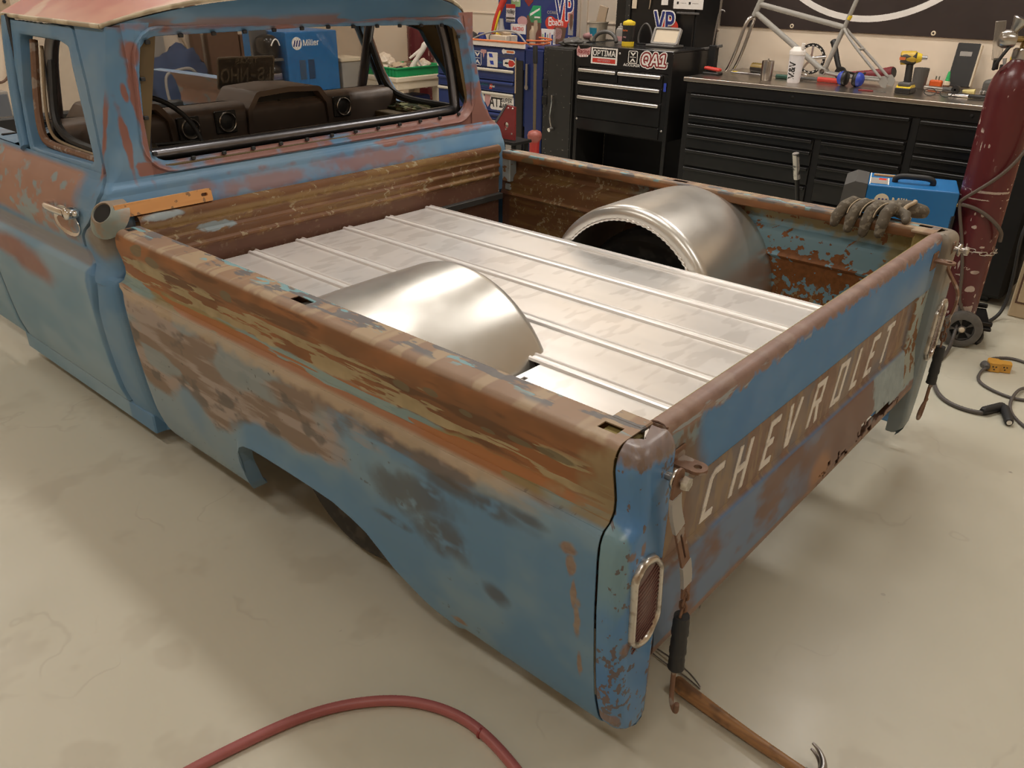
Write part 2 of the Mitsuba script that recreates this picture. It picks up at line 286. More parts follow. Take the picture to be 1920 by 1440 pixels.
def c_inner(p, n, uv):
    y, z = p.y, p.z
    n1 = fbm(p.x * 4 + y * 4, z * 8, 1.0, 4); n2 = fbm(p.x * 26 + y * 26, z * 30, 2.0, 4); nf = fbm(p.x * 80 + y * 80, z * 80, 4.0, 3); n3 = fbm(p.x * 55 + y * 55, z * 60, 7.0, 4)
    ns = fbm((p.x + y) * 5, z * 40, 6.0, 4)
    rust = mix((0.115, 0.052, 0.024), (0.185, 0.085, 0.036), n1); rust = mix(rust, (0.235, 0.145, 0.05), 0.45 * ss(0.5, 0.66, ns) + 0.3 * ss(0.55, 0.66, n2))
    rust = mix(rust, (0.36, 0.30, 0.20), 0.65 * ss(0.63, 0.68, nf) * ss(0.48, 0.6, n2))
    fr = ss(1.93, 1.95, y)
    rust = mix(rust, (0.26, 0.16, 0.055), 0.75 * fr * ss(0.775, 0.785, z + (n2 - 0.5) * 0.03) * ss(0.815, 0.80, z))
    rust = mix(rust, (0.105, 0.048, 0.036), 0.8 * fr * ss(0.70, 0.68, z + (n2 - 0.5) * 0.02))
    rust = mix(rust, (0.25, 0.33, 0.37), 0.85 * fr * bl(p.x, z, -0.60, 0.752, 0.055, 0.016, n2, 0.8, 0.2))
    rust = mix(rust, (0.30, 0.38, 0.42), 0.8 * fr * bl(p.x, z, -0.79, 0.825, 0.075, 0.012, n2, 0.5, 0.3))
    rust = mix(rust, (0.20, 0.26, 0.25), 0.75 * (1 - fr) * ss(0.70, 0.72, z) * ss(1.4, 1.1, y + (n1 - 0.5) * 0.6) * ss(0.45, 0.55, n2))
    blue = mix((0.165, 0.30, 0.39), (0.20, 0.33, 0.40), n1)
    blue = mix(blue, (0.30, 0.22, 0.075), 0.85 * ss(0.705, 0.735, z + (n2 - 0.5) * 0.06))
    rm = ss(0.52, 0.55, n3 * 0.62 + n2 * 0.38 - 0.055 + 0.22 * bl(y, z, 0.40, 0.585, 0.20, 0.055, n1, 0.5, 0.6) + 0.15 * ss(0.52, 0.42, z) + 0.10 * ss(0.60, 0.585, z) - 0.06 * bl(y, z, 0.25, 0.68, 0.22, 0.05, n1, 0.3, 0.4))
    blue = mix(blue, mix((0.27, 0.105, 0.035), (0.155, 0.06, 0.022), nf), rm)
    blue = mix(blue, (0.36, 0.32, 0.21), 0.7 * rm * ss(0.60, 0.65, nf) * ss(0.55, 0.45, z))
    blue = mix(blue, (0.25, 0.19, 0.06), 0.85 * ss(0.20, 0.165, y + (n2 - 0.5) * 0.05) * ss(0.5, 0.55, z))
    return mix(rust, blue, ss(0.86, 0.74, y + (n2 - 0.5) * 0.06))
mat('inner_rust', c_inner, 0.55, spec=0.35)

def c_cab(p, n, uv):
    x, y, z = p.x, p.y, p.z
    n1 = f3(p, 5, 4); n2 = f3(p, 22, 3); ns = fbm(x * 3 + y * 3, z * 20, 3.0, 3); nv = fbm(x * 22 + y * 22, z * 3.5, 8.0, 3)
    c = mix((0.10, 0.215, 0.36), (0.15, 0.255, 0.365), ss(0.35, 0.65, n1))
    red = mix((0.225, 0.075, 0.045), (0.285, 0.125, 0.085), n1)
    bk = ss(2.14, 2.10, y)                      # the back of the cab
    bk = bk * ss(0.79, 0.81, z)
    m = bk * ss(0.52, 0.62, n1 * 0.55 + n2 * 0.2 + ns * 0.25 + 0.15 * ss(0.995, 0.975, z) * ss(0.935, 0.945, z) + 0.13 * ss(0.935, 0.925, z) * ss(0.895, 0.912, z) * ss(0.05, 0.3, x) + 0.16 * ss(0.60, 0.74, x) * ss(0.92, 0.94, z) - 0.04 - 0.25 * ss(-0.80, -0.83, x))
    m = dr.maximum(m, bk * dr.maximum(0.75 * bl(x, z, -0.36, 0.862, 0.20, 0.028, n2, 0.9, 0.6), dr.maximum(0.8 * bl(x, z, 0.10, 0.868, 0.24, 0.032, n2, 0.9, 0.6), 0.7 * bl(x, z, -0.60, 0.875, 0.05, 0.025, n2, 0.8, 0.5))))
    m = m * (1 - bk * bl(x, z, 0.66, 0.865, 0.22, 0.035, n1, 0.6, 0.5))
    m = dr.maximum(m, bk * many(x, z, [(-0.768, 1.17, 0.016, 0.19), (-0.825, 1.06, 0.010, 0.11), (-0.800, 1.20, 0.008, 0.025), (-0.760, 1.31, 0.02, 0.04)], n2, 0.6, 0.3))
    m = dr.maximum(m, 0.85 * bk * bl(x, z, 0.1, 1.388, 0.70, 0.012, n2, 0.8, 0.5))
    m = dr.maximum(m, bl(y, z, 2.10, 1.12, 0.012, 0.16, n2, 0.7, 0.4) * ss(-0.83, -0.85, x))
    c = mix(c, red, 0.9 * m)
    # side: the shoulder of the door and the lower door
    sd = ss(2.15, 2.17, y)
    sh = sd * ss(0.70, 0.745, z + (n1 - 0.5) * 0.05) * ss(0.955, 0.935, z)
    c = mix(c, mix(mix((0.40, 0.235, 0.17), (0.285, 0.135, 0.09), n1), (0.235, 0.29, 0.31), ss(0.52, 0.60, n2 * 0.4 + n1 * 0.6)), 0.93 * sh * ss(2.17, 2.26, y + (n2 - 0.5) * 0.06))
    lo = sd * ss(0.66, 0.645, z)
    c = mix(c, mix((0.225, 0.335, 0.415), (0.155, 0.275, 0.37), ss(0.3, 0.7, fbm(y * 3, z * 6, 2.0, 3))), 0.9 * lo)
    c = mix(c, mix((0.285, 0.115, 0.075), (0.235, 0.085, 0.055), n2), 0.85 * lo * many(y, z, [(2.80, 0.585, 0.30, 0.035), (2.62, 0.555, 0.16, 0.05)], n1, 0.7, 0.6))
    c = mix(c, (0.25, 0.215, 0.19), 0.7 * sd * ss(0.645, 0.655, z) * ss(0.71, 0.69, z))
    c = mix(c, mix((0.225, 0.19, 0.13), (0.16, 0.105, 0.065), n2), 0.85 * bl(y, z, 2.06, 0.76, 0.09, 0.06, n1, 0.5, 0.4) * ss(-0.8, -0.9, x))
    return c
mat('cab_paint', c_cab, lambda p, n, uv: 0.34 + 0.22 * f3(p, 9, 3), spec=0.38)
def c_roof(p, n, uv):
    a = f3(p, 3.5, 4)
    c = mix((0.47, 0.245, 0.175), (0.40, 0.155, 0.125), ss(0.35, 0.65, a))
    return mix(c, (0.52, 0.40, 0.29), 0.6 * ss(0.55, 0.68, f3(p, 7, 3)))
mat('roof_primer', c_roof, 0.5)
mat('lip_cream', lambda p, n, uv: mix((0.52, 0.455, 0.33), (0.33, 0.27, 0.185), ss(0.45, 0.65, f3(p, 18, 3))), 0.5)
def c_visor(p, n, uv):
    a = f3(p, 7, 3)
    return mix(mix((0.060, 0.150, 0.245), (0.090, 0.19, 0.29), a), (0.20, 0.10, 0.07), 0.8 * ss(0.56, 0.66, a + 0.16 * ss(1.402, 1.388, p.z)) * ss(1.42, 1.40, p.z))
mat('visor_paint', c_visor, 0.38)

def c_alu(p, n, uv):
    a = fbm(p.x * 7, p.y * 2.2, p.z * 7, 4); b = fbm(p.x * 9, p.y * 26, 3.0, 3)
    c = mix((0.86, 0.835, 0.81), (0.77, 0.75, 0.73), ss(0.4, 0.7, a))
    return mix(c, (0.60, 0.57, 0.54), 0.35 * ss(0.56, 0.68, b))
mat('aluminium_sheet', c_alu, lambda p, n, uv: 0.20 + 0.14 * fbm(p.x * 8, p.y * 3, 5.0, 4), 0.5)
mat('aluminium_strip', (0.84, 0.82, 0.80), 0.30, 0.35)
mat('aluminium_tub', lambda p, n, uv: mix((0.74, 0.72, 0.68), (0.62, 0.60, 0.56), f3(p, 8, 4)), lambda p, n, uv: 0.24 + 0.12 * f3(p, 12, 3), 0.85)
mat('aluminium_weld', (0.82, 0.80, 0.77), 0.22, 0.85)
mat('chrome', (0.80, 0.78, 0.76), 0.10, 1.0)
mat('dull_chrome', lambda p, n, uv: mix((0.66, 0.62, 0.57), (0.42, 0.37, 0.32), ss(0.45, 0.7, f3(p, 60, 3))), 0.28, 1.0)
mat('steel', lambda p, n, uv: mix((0.42, 0.40, 0.39), (0.30, 0.285, 0.28), f3(p, 14, 3)), 0.34, 1.0)
mat('bare_tube', lambda p, n, uv: mix((0.20, 0.20, 0.22), (0.14, 0.135, 0.14), f3(p, 16, 3)), 0.30, 0.9)
mat('rusty_iron', lambda p, n, uv: mix(mix((0.20, 0.105, 0.06), (0.125, 0.062, 0.036), f3(p, 40, 3)), (0.30, 0.255, 0.22), 0.7 * ss(0.58, 0.66, f3(p, 28, 3))), 0.6, 0.0)
mat('grey_tape', (0.33, 0.315, 0.295), 0.5)
mat('black_rubber', (0.018, 0.018, 0.019), 0.55)
mat('tyre_rubber', lambda p, n, uv: mix((0.022, 0.021, 0.020), (0.05, 0.046, 0.04), ss(0.5, 0.75, f3(p, 25, 3))), 0.6)
mat('black_void', (0.012, 0.011, 0.010), 0.8)
mat('chassis_black', (0.03, 0.028, 0.026), 0.55)
mat('dark_lens', (0.10, 0.045, 0.04), 0.25)
mat('letter_cream', lambda p, n, uv: mix((0.62, 0.585, 0.54), (0.46, 0.42, 0.37), ss(0.55, 0.75, f3(p, 45, 3))), 0.5)
mat('light_rod', (0.45, 0.43, 0.39), 0.4)

# ---------------------------------------------------------------- the room
XW, YF, YB, XL = 3.85, 7.2, -4.5, -5.0
put('floor', bx(XL, XW, YB, YF, -0.10, 0.0, 0), 'floor_paint', kind='structure', label='beige painted concrete workshop floor with scuffs')
put('ceiling', bx(XL, XW, YB, YF, CEIL, CEIL + 0.1, 0), 'ceiling_paint', kind='structure', label='pale workshop ceiling above the truck')
put('wall_right', bx(XW, XW + 0.1, YB, YF, 0, CEIL, 0), 'wall_paint', kind='structure', label='cream workshop wall behind the workbench')
put('wall_front', bx(XL, XW, YF, YF + 0.1, 0, CEIL, 0), 'wall_paint', kind='structure', label='cream workshop wall beyond the cab of the truck')
put('wall_left', bx(XL - 0.1, XL, YB, YF, 0, CEIL, 0), 'wall_paint', kind='structure', label='cream workshop wall on the driver side of the truck')
put('wall_rear', bx(XL, XW, YB - 0.1, YB, 0, CEIL, 0), 'wall_paint', kind='structure', label='cream workshop wall behind the tailgate')
mat('lamp_housing', (0.7, 0.7, 0.7), 0.4)
scene['lamp_diffuser'] = {'type': 'diffuse', 'reflectance': rgb((0.8, 0.8, 0.8))}
for lx, ly, pw in LAMPS:
    t = thing('ceiling_light', 'long white ceiling strip light above the truck', 'ceiling light', 'ceiling strip lights')
    put('housing', bx(lx - LAMP_W / 2 - 0.02, lx + LAMP_W / 2 + 0.02, ly - LAMP_L / 2 - 0.02, ly + LAMP_L / 2 + 0.02, CEIL - 0.07, CEIL, 0.01), 'lamp_housing', t)
    q = tm((np.array([[lx - LAMP_W / 2, ly - LAMP_L / 2, CEIL - 0.072], [lx + LAMP_W / 2, ly - LAMP_L / 2, CEIL - 0.072], [lx + LAMP_W / 2, ly + LAMP_L / 2, CEIL - 0.072], [lx - LAMP_W / 2, ly + LAMP_L / 2, CEIL - 0.072]]), np.array([[0, 2, 1], [0, 3, 2]])))
    k = put('diffuser', q, 'lamp_diffuser', t)
    scene[k]['emitter'] = {'type': 'area', 'radiance': rgb([c * pw for c in LAMP_RGB])}

# ---------------------------------------------------------------- the truck
T_ = thing('pickup_truck', 'weathered blue and rust patched vintage pickup truck with an aluminium bed floor', 'pickup truck')
def sx(z):
    """Half width of the bed side and of the lower cab at height z."""
    return np.interp(z, [0.085, 0.10, 0.13, 0.2, 0.3, 0.45, 0.58, 0.615, 0.632, 0.640, 0.646, 0.655, 0.668, 0.69, 0.72, 0.76, 0.785, 0.80],
                        [0.925, 0.94, 0.955, 0.974, 0.987, 1.0, 1.005, 1.003, 0.997, 0.990, 0.978, 0.968, 0.961, 0.960, 0.965, 0.974, 0.973, 0.965])
# bed sides --------------------------------------------------------
UP = [(0.885, 0.772), (0.878, 0.776), (0.875, 0.785), (0.875, 0.806), (0.878, 0.810), (0.885, 0.811), (0.905, 0.811), (0.932, 0.811), (0.948, 0.810), (0.958, 0.807)] + [(sx(z), z) for z in (0.80, 0.793, 0.785, 0.772, 0.76, 0.745, 0.73, 0.715, 0.70, 0.69, 0.68, 0.672, 0.665, 0.658, 0.653)] + [(0.9705, 0.6495), (0.9765, 0.6462), (0.9835, 0.6432), (0.9915, 0.6408)]
def bed_side(sgn, holes):
    ys = np.unique(np.r_[np.linspace(0.030, 1.955, 60), [h for a in holes for h in a]])
    V = np.zeros((len(ys), len(UP), 3)); P = np.array(UP)
    V[:, :, 0] = sgn * P[None, :, 0]; V[:, :, 1] = ys[:, None]; V[:, :, 2] = P[None, :, 1]
    V[:, :, 0] -= sgn * 0.010 * np.clip((ys[:, None] - 1.80) / 0.155, 0, 1) ** 2 * (P[None, :, 0] > 0.94)
    k = np.ones((len(ys) - 1, len(UP) - 1), bool); jx = [j for j in range(len(UP)) if UP[j][0] in (0.905,) and UP[j][1] == 0.811][0]
    ym = (ys[1:] + ys[:-1]) / 2
    for a, b in holes: k[(ym > a) & (ym < b), jx] = False
    m = grid(V, 0.0025, k, flip=sgn < 0)
    return m
def arch_path():
    p = [(1.955, 0.10), (1.70, 0.098), (1.50, 0.096), (1.365, 0.095), (1.352, 0.125), (1.350, 0.17), (1.352, 0.215), (1.345, 0.255), (1.326, 0.285), (1.295, 0.303), (1.25, 0.311), (1.19, 0.313), (1.08, 0.313), (0.98, 0.312), (0.87, 0.307), (0.80, 0.290), (0.745, 0.270), (0.695, 0.232), (0.64, 0.188), (0.58, 0.148), (0.52, 0.115), (0.46, 0.098), (0.30, 0.088), (0.15, 0.088), (0.030, 0.088)]
    return np.array(p)
def lower_side(sgn, arch=True):
    p = arch_path(); s = np.r_[0, np.cumsum(np.linalg.norm(np.diff(p, axis=0), axis=1))]
    u = np.unique(np.r_[np.linspace(0, s[-1], 110), s]); bot = np.stack([np.interp(u, s, p[:, 0]), np.interp(u, s, p[:, 1])], 1)
    top = np.stack([1.955 - 1.925 * u / s[-1], np.full(len(u), 0.6395)], 1)
    w = np.r_[0, 0.02, 0.04, 0.07, np.linspace(0.12, 0.9, 16), 0.94, 0.97, 0.985, 1.0]          # 0 = bottom edge, 1 = crease
    V = np.zeros((len(u), len(w) + 2, 3))
    for j, a in enumerate(w):
        q = bot * (1 - a) + top * a; V[:, j + 2, 1] = q[:, 0]; V[:, j + 2, 2] = q[:, 1]
        V[:, j + 2, 0] = sx(q[:, 1])
    inside = ((bot[:, 0] < 1.37) & (bot[:, 0] > 0.45)).astype(float)
    e = np.linalg.norm(V[:, 2:, 1:] - bot[:, None, :], axis=2)
    V[:, 2:, 0] += inside[:, None] * 0.007 * np.exp(-(e / 0.03) ** 2)      # the rolled lip round the arch
    V[:, 1] = V[:, 2]; V[:, 1, 0] -= 0.012; V[:, 1, 2] += 0.000; V[:, 0] = V[:, 1]; V[:, 0, 0] -= 0.035
    V[:, :, 0] -= 0.035 * np.clip((V[:, :, 1] - 1.86) / 0.095, 0, 1) ** 2 * np.clip((0.64 - V[:, :, 2]) / 0.02, 0.35, 1)   # front end rounds in towards the cab
    V[:, :, 0] *= sgn
    return grid(V, 0.0025, flip=sgn < 0)
HL = [(0.048 + 0.004, 0.098), (0.990, 1.055), (1.925 - 0.004, 1.952 - 0.004)]
for sgn, nm in ((-1, 'driver'), (1, 'passenger')):
    k = put('bed_side', bed_side(sgn, [(0.055, 0.098), (0.990, 1.055), (1.915, 1.948)]), 'bedside_paint', T_, 40, label='rust brown upper bed rail on the near side with three stake pockets' if sgn < 0 else 'rusty upper bed rail on the far side below the glove')
    put('lower_panel', lower_side(sgn), 'bedside_paint', k, 40)
    put('corner_tab', bx(sgn * 0.845 if sgn > 0 else -0.885, sgn * 0.885 if sgn > 0 else -0.845, 0.03, 0.102, 0.800, 0.8115, 0.003) if sgn < 0 else bx(0.845, 0.885, 0.03, 0.102, 0.800, 0.8115, 0.003), 'bedside_paint', k)
    # inner wall of the bed
    IN = [(0.940, 0.770), (0.945, 0.74), (0.938, 0.71), (0.920, 0.698), (0.912, 0.685), (0.910, 0.65), (0.908, 0.622), (0.902, 0.614), (0.898, 0.606), (0.903, 0.598), (0.912, 0.592), (0.914, 0.50), (0.914, 0.40), (0.914, 0.32)]
    put('inner_panel', extr([(sgn * a, b) for a, b in IN], 0.03, 1.985, 1, 24, 0.003, flip=sgn > 0), 'inner_rust', k, 40)
    post = bx(min(sgn * 0.885, sgn * 0.935), max(sgn * 0.885, sgn * 0.935), 1.915, 1.965, 0.668, 0.786, 0.004)
    put('corner_bracket', cat_([post, bx(min(sgn * 0.90, sgn * 0.93), max(sgn * 0.90, sgn * 0.93), 1.925, 1.96, 0.625, 0.655, 0.004)]), mat(f'bracket_paint_{nm}', lambda p, n, uv: mix((0.29, 0.33, 0.345), (0.17, 0.09, 0.045), ss(0.56, 0.62, f3(p, 40, 3))), 0.5) if sgn > 0 else 'inner_rust', k)
    put('rear_post', bx(min(sgn * 0.875, sgn * 0.93), max(sgn * 0.875, sgn * 0.93), 0.03, 0.10, 0.40, 0.80, 0.006), 'inner_rust', k)
# rear corner caps
def endcap(sgn):
    zs = np.r_[0.070, 0.078, 0.09, 0.105, np.linspace(0.13, 0.60, 20), 0.615, 0.628, 0.638, 0.646, 0.655, 0.668, 0.68, 0.70, 0.73, 0.75, 0.762, 0.772, 0.781, 0.789, 0.796, 0.802, 0.807, 0.810, 0.8115]
    V = []
    for z in zs:
        h = np.clip((z - 0.772) / 0.040, 0, 1); lowk = np.clip((0.105 - z) / 0.035, 0, 1)
        s = float(sx(min(max(z, 0.085), 0.785))) - 0.003 - 0.034 * (1 - math.sqrt(max(1 - h * h, 0))) - 0.03 * lowk ** 2
        yr = -0.030 + 0.034 * (1 - math.sqrt(max(1 - h * h, 0))) * 0.85 + 0.02 * lowk ** 2
        r = 0.034 - 0.010 * h; xi = 0.846 + 0.016 * (1 - math.sqrt(max(1 - h * h, 0)))
        a = np.linspace(0, PI / 2, 9); yt = max(0.028, yr + r + 0.004)
        line = [(s - 0.012, 0.029), (s - 0.002, 0.0275), (s, 0.025), (s, 0.018)] + [(s - r + r * math.cos(t), yr + r - r * math.sin(t)) for t in a] + [(s - r - 0.02, yr), (0.885, yr), (0.866, yr + 0.001), (0.855, yr + 0.004), (xi, yr + 0.012), (xi, 0.026)]
        V.append([(sgn * q[0], min(q[1], 0.029), z) for q in line])
    V = np.array(V); top = V[-1].copy(); c = top.mean(0); V = np.concatenate([V, (top * 0.6 + c * 0.4 + [0, 0, 0.0006])[None], (top * 0.1 + c * 0.9 + [0, 0, 0.0009])[None]])
    return grid(V, 0.003, flip=sgn > 0)
def taillight(sgn, cap):
    oc = Polygon([(-0.958, 0.385), (-0.968, 0.545), (-0.940, 0.572), (-0.903, 0.562), (-0.879, 0.530), (-0.868, 0.40), (-0.900, 0.356), (-0.940, 0.366)]).buffer(-0.026).buffer(0.026, quad_segs=12)
    r = oc.exterior; A = np.array([r.interpolate(t, normalized=True).coords[0] for t in np.linspace(0, 1, 96, endpoint=False)]); C = A.mean(0)
    def surf(x, z):      # the rounded rear of the corner cap
        s_ = sx(z) - 0.004; d = np.clip(np.abs(x) - (s_ - 0.034), 0, 0.0338); return -0.030 + 0.034 - np.sqrt(0.034 ** 2 - d ** 2)
    def ring(k, off): P = C + (A - C) * k; return np.stack([P[:, 0] * -sgn, surf(P[:, 0], P[:, 1]) + off, P[:, 1]], 1)
    V = np.array([ring(k, o) for k, o in ((1.06, 0.004), (1.07, -0.005), (1.055, -0.010), (1.01, -0.0125), (0.965, -0.0115), (0.94, -0.006), (0.935, 0.0))]); V = np.concatenate([V, V[:, :1]], 1)
    b = put('taillight', grid(V, 0.002, flip=sgn > 0), 'dull_chrome', cap, 60, label='chrome rimmed oblong tail light')
    L = np.array([ring(k, -0.004 - 0.003 * (1 - k)) for k in np.linspace(0.945, 0.02, 8)]); L = np.concatenate([L, L[:, :1]], 1)
    ribs = []
    for z in np.linspace(0.385, 0.545, 15):
        xs_ = np.linspace(-0.880, -0.955, 8); zz = z - 0.45 * (np.abs(xs_) - 0.885) + 0 * xs_
        ribs.append(tube(np.stack([xs_ * -sgn, surf(xs_, zz) - 0.007, zz], 1), 0.0022, 6))
    return b, L, ribs
for sgn in (-1, 1):
    cap = put('rear_corner', endcap(sgn), 'endcap_paint' if sgn < 0 else 'endcap_grey', T_, 60, label='blue rear corner post with a tail light')
    b, L, ribs = taillight(sgn, cap)
    scene[b.replace('taillight', 'taillight_lens')] = mikit.ply(cat_([grid(L, 0.002, flip=sgn > 0)] + ribs), 'dark_lens', False)
# front wall of the bed
FP = [(1.992, 0.800), (1.996, 0.816), (1.992, 0.830), (1.980, 0.837), (1.966, 0.833), (1.958, 0.820), (1.960, 0.806), (1.968, 0.798), (1.972, 0.786), (1.966, 0.778), (1.971, 0.770), (1.973, 0.752), (1.966, 0.744), (1.966, 0.738), (1.973, 0.730), (1.974, 0.712), (1.966, 0.704), (1.966, 0.698), (1.973, 0.690), (1.974, 0.640), (1.974, 0.55), (1.974, 0.40)]
k = put('front_wall', extr(FP, -0.872, 0.872, 0, 30, 0.003), 'inner_rust', T_, 40)
put('angle_bar', bx(-0.86, 0.872, 1.945, 1.972, 0.588, 0.615, 0.002), 'chassis_black', k, label='black angle bar across the front of the bed')
# aluminium bed floor
fl = put('bed_floor', cat_([bx(a - 0.02, a + 0.02, 0.05, 1.93, 0.585, 0.6255, 0.002) for a in (-0.47, -0.05, 0.36)] + [bx(-0.82, 0.40, y - 0.02, y + 0.02, 0.545, 0.585, 0.002) for y in (0.3, 1.6)]), 'chassis_black', T_, label='bright bed floor of bare aluminium planks')
edges = [-0.485, -0.28, -0.055, 0.165, 0.395]
for a, b_ in zip(edges[:-1], edges[1:]):
    put('plank', bx(a + 0.004, b_ - 0.004, 0.050, 1.955, 0.626, 0.632, 0.0008), 'aluminium_sheet', fl)
put('plank', bx(-0.86, -0.489, 1.30, 1.955, 0.626, 0.632, 0.0008), 'aluminium_sheet', fl)
pp = prism(sbox(-0.87, 0.050, -0.489, 0.578).difference(sbox(-0.605, 0.548, -0.590, 0.562)), 0.006, None, 0.626)
put('plank', pp, 'aluminium_sheet', fl, label='short aluminium plate with a small square hole behind the near wheel tub')
st = [(-0.020, 0.0), (-0.017, 0.006), (-0.011, 0.0075), (-0.008, 0.003), (0.008, 0.003), (0.011, 0.0075), (0.017, 0.006), (0.020, 0.0)]
for a in edges:
    put('seam_strip', extr([(a + q, 0.632 + h) for q, h in st], 0.048, 1.958, 1, 2, 0.0012, flip=True), 'aluminium_strip', fl)
# wheel tubs
def tub(sgn):
    yc, zc, R = 0.935, 0.445, 0.368
    prof = [(0.424, R - 0.052), (0.420, R - 0.040), (0.421, R - 0.026), (0.427, R - 0.012), (0.440, R - 0.003), (0.458, R), (0.60, R + 0.001), (0.75, R), (0.912, R - 0.004)]
    a = np.linspace(-0.12, PI + 0.12, 64); V = np.zeros((len(a), len(prof), 3)); P = np.array(prof)
    V[:, :, 0] = sgn * P[None, :, 0]; V[:, :, 1] = yc + P[None, :, 1] * np.cos(a)[:, None]; V[:, :, 2] = zc + P[None, :, 1] * np.sin(a)[:, None]
    k = put('wheel_tub', grid(V, 0.004, flip=sgn > 0), 'aluminium_tub', T_, 60, label='bare aluminium wheel tub rising beside the bed floor')
    W = [[(sgn * 0.423, yc + r * math.cos(t), zc + r * math.sin(t)) for t in np.linspace(-0.05, PI + 0.05, 150)] for r in (R - 0.050,)]
    rr = 0.0055 + 0.0018 * np.sin(np.arange(150) * 1.9)
    put('weld_bead', tube(W[0], rr, 8), 'aluminium_weld', k, True)
def wheel(sgn, y=0.935):
    prof = []; R = 0.345
    for t in np.linspace(-1, 1, 25):
        x = 0.715 + 0.145 * t; prof.append((R - 0.035 * abs(t) ** 4 - 0.004 * (int(round((t + 1) * 12)) % 3 == 0), x))
    prof = [(0.225, 0.590), (0.27, 0.573)] + prof + [(0.27, 0.857), (0.225, 0.84)]
    t = put('tyre', lathe(prof, 56, 'x', (0, y, R)) if sgn > 0 else mv(lathe(prof, 56, 'x', (0, y, R)), np.diag([-1.0, 1, 1, 1])), 'tyre_rubber', T_, 40)
    rim = [(0.0, 0.70), (0.06, 0.70), (0.09, 0.72), (0.16, 0.74), (0.20, 0.76), (0.215, 0.80), (0.230, 0.835), (0.228, 0.842), (0.21, 0.838), (0.205, 0.62), (0.225, 0.595)]
    put('rim', lathe(rim, 40, 'x', (0, y, R)) if sgn > 0 else mv(lathe(rim, 40, 'x', (0, y, R)), np.diag([-1.0, 1, 1, 1])), 'chassis_black', t, 40)
for sgn in (-1, 1): tub(sgn); wheel(sgn)
# chassis
ch = [bx(s * 0.40 - 0.04, s * 0.40 + 0.04, 0.25, 3.6, 0.30, 0.42, 0.004) for s in (-1, 1)] + [bx(-0.40, 0.40, y - 0.03, y + 0.03, 0.32, 0.40, 0.004) for y in (0.45, 1.45, 1.9)] + [tube([(-0.72, 0.935, 0.345), (0.72, 0.935, 0.345)], 0.045, 16)]
put('chassis', ch, 'chassis_black', T_)
put('brake_pipe', tube([(-0.80, 1.36, 0.255), (-0.60, 1.02, 0.285)], 0.010, 10), 'light_rod', T_, True)

# tailgate -----------------------------------------------------------
TX0, TX1 = -0.838, 0.872
REAR = [(0.046, 0.790), (0.044, 0.802), (0.036, 0.809), (0.024, 0.811), (0.012, 0.809), (0.004, 0.802), (0.0, 0.790), (-0.001, 0.77), (-0.001, 0.74), (-0.001, 0.70), (-0.001, 0.66), (0.0, 0.636), (0.004, 0.628), (0.012, 0.622), (0.016, 0.616), (0.014, 0.60), (0.014, 0.56), (0.014, 0.52), (0.014, 0.48), (0.014, 0.455), (0.017, 0.447), (0.014, 0.440), (0.004, 0.434), (0.0, 0.426), (-0.004, 0.40), (-0.009, 0.375), (-0.013, 0.35), (-0.018, 0.32), (-0.020, 0.305), (-0.022, 0.290), (-0.022, 0.284), (-0.022, 0.278), (-0.022, 0.272), (-0.022, 0.262), (-0.020, 0.252), (-0.010, 0.246), (0.012, 0.246)]
def tailgate():
    xs = np.r_[np.linspace(TX0, TX1, 343)]; P = np.array(REAR)
    V = np.zeros((len(xs), len(P), 3)); V[:, :, 0] = xs[:, None]; V[:, :, 1] = P[None, :, 0]; V[:, :, 2] = P[None, :, 1]
    end = ss_np(0.735, 0.738, xs)[:, None] * ((P[:, 1] < 0.632) & (P[:, 1] > 0.436))[None]      # the band ends in a flat border on the far side
    V[:, :, 1] = V[:, :, 1] * (1 - end) + 0.002 * end
    V[:, :, 1] += 0.0025 * (meshkit.fbm(np.stack([xs * 3, xs * 0, xs * 0], 1), 2) - 0.5)[:, None]
    # rusted-through holes along the bottom fold
    xm, zm = np.meshgrid((xs[1:] + xs[:-1]) / 2, (P[1:, 1] + P[:-1, 1]) / 2, indexing='ij')
    h = meshkit.fbm(np.stack([xm * 30, zm * 55, 0 * xm], -1), 3, seed=5)
    k = ~((zm < 0.322) & (zm > 0.256) & (xm > 0.02) & (xm < 0.70) & (h + 0.12 * np.exp(-((zm - 0.288) / 0.016) ** 2) > 0.615))
    return grid(V, 0.003, k)
def ss_np(a, b, x): t = np.clip((x - a) / (b - a), 0, 1); return t * t * (3 - 2 * t)
tg = put('tailgate', tailgate(), 'tailgate_paint', T_, 35, label='tailgate with a blue upper band and raised cream lettering on rust')
put('front_skin', bx(TX0 + 0.004, TX1 - 0.004, 0.040, 0.046, 0.25, 0.803, 0.002), 'inner_rust', tg)
put('end_plate', bx(TX0, TX0 + 0.004, 0.004, 0.044, 0.25, 0.805, 0.001), 'rusty_iron', tg); put('end_plate', bx(TX1 - 0.004, TX1, 0.004, 0.044, 0.25, 0.805, 0.001), 'rusty_iron', tg)
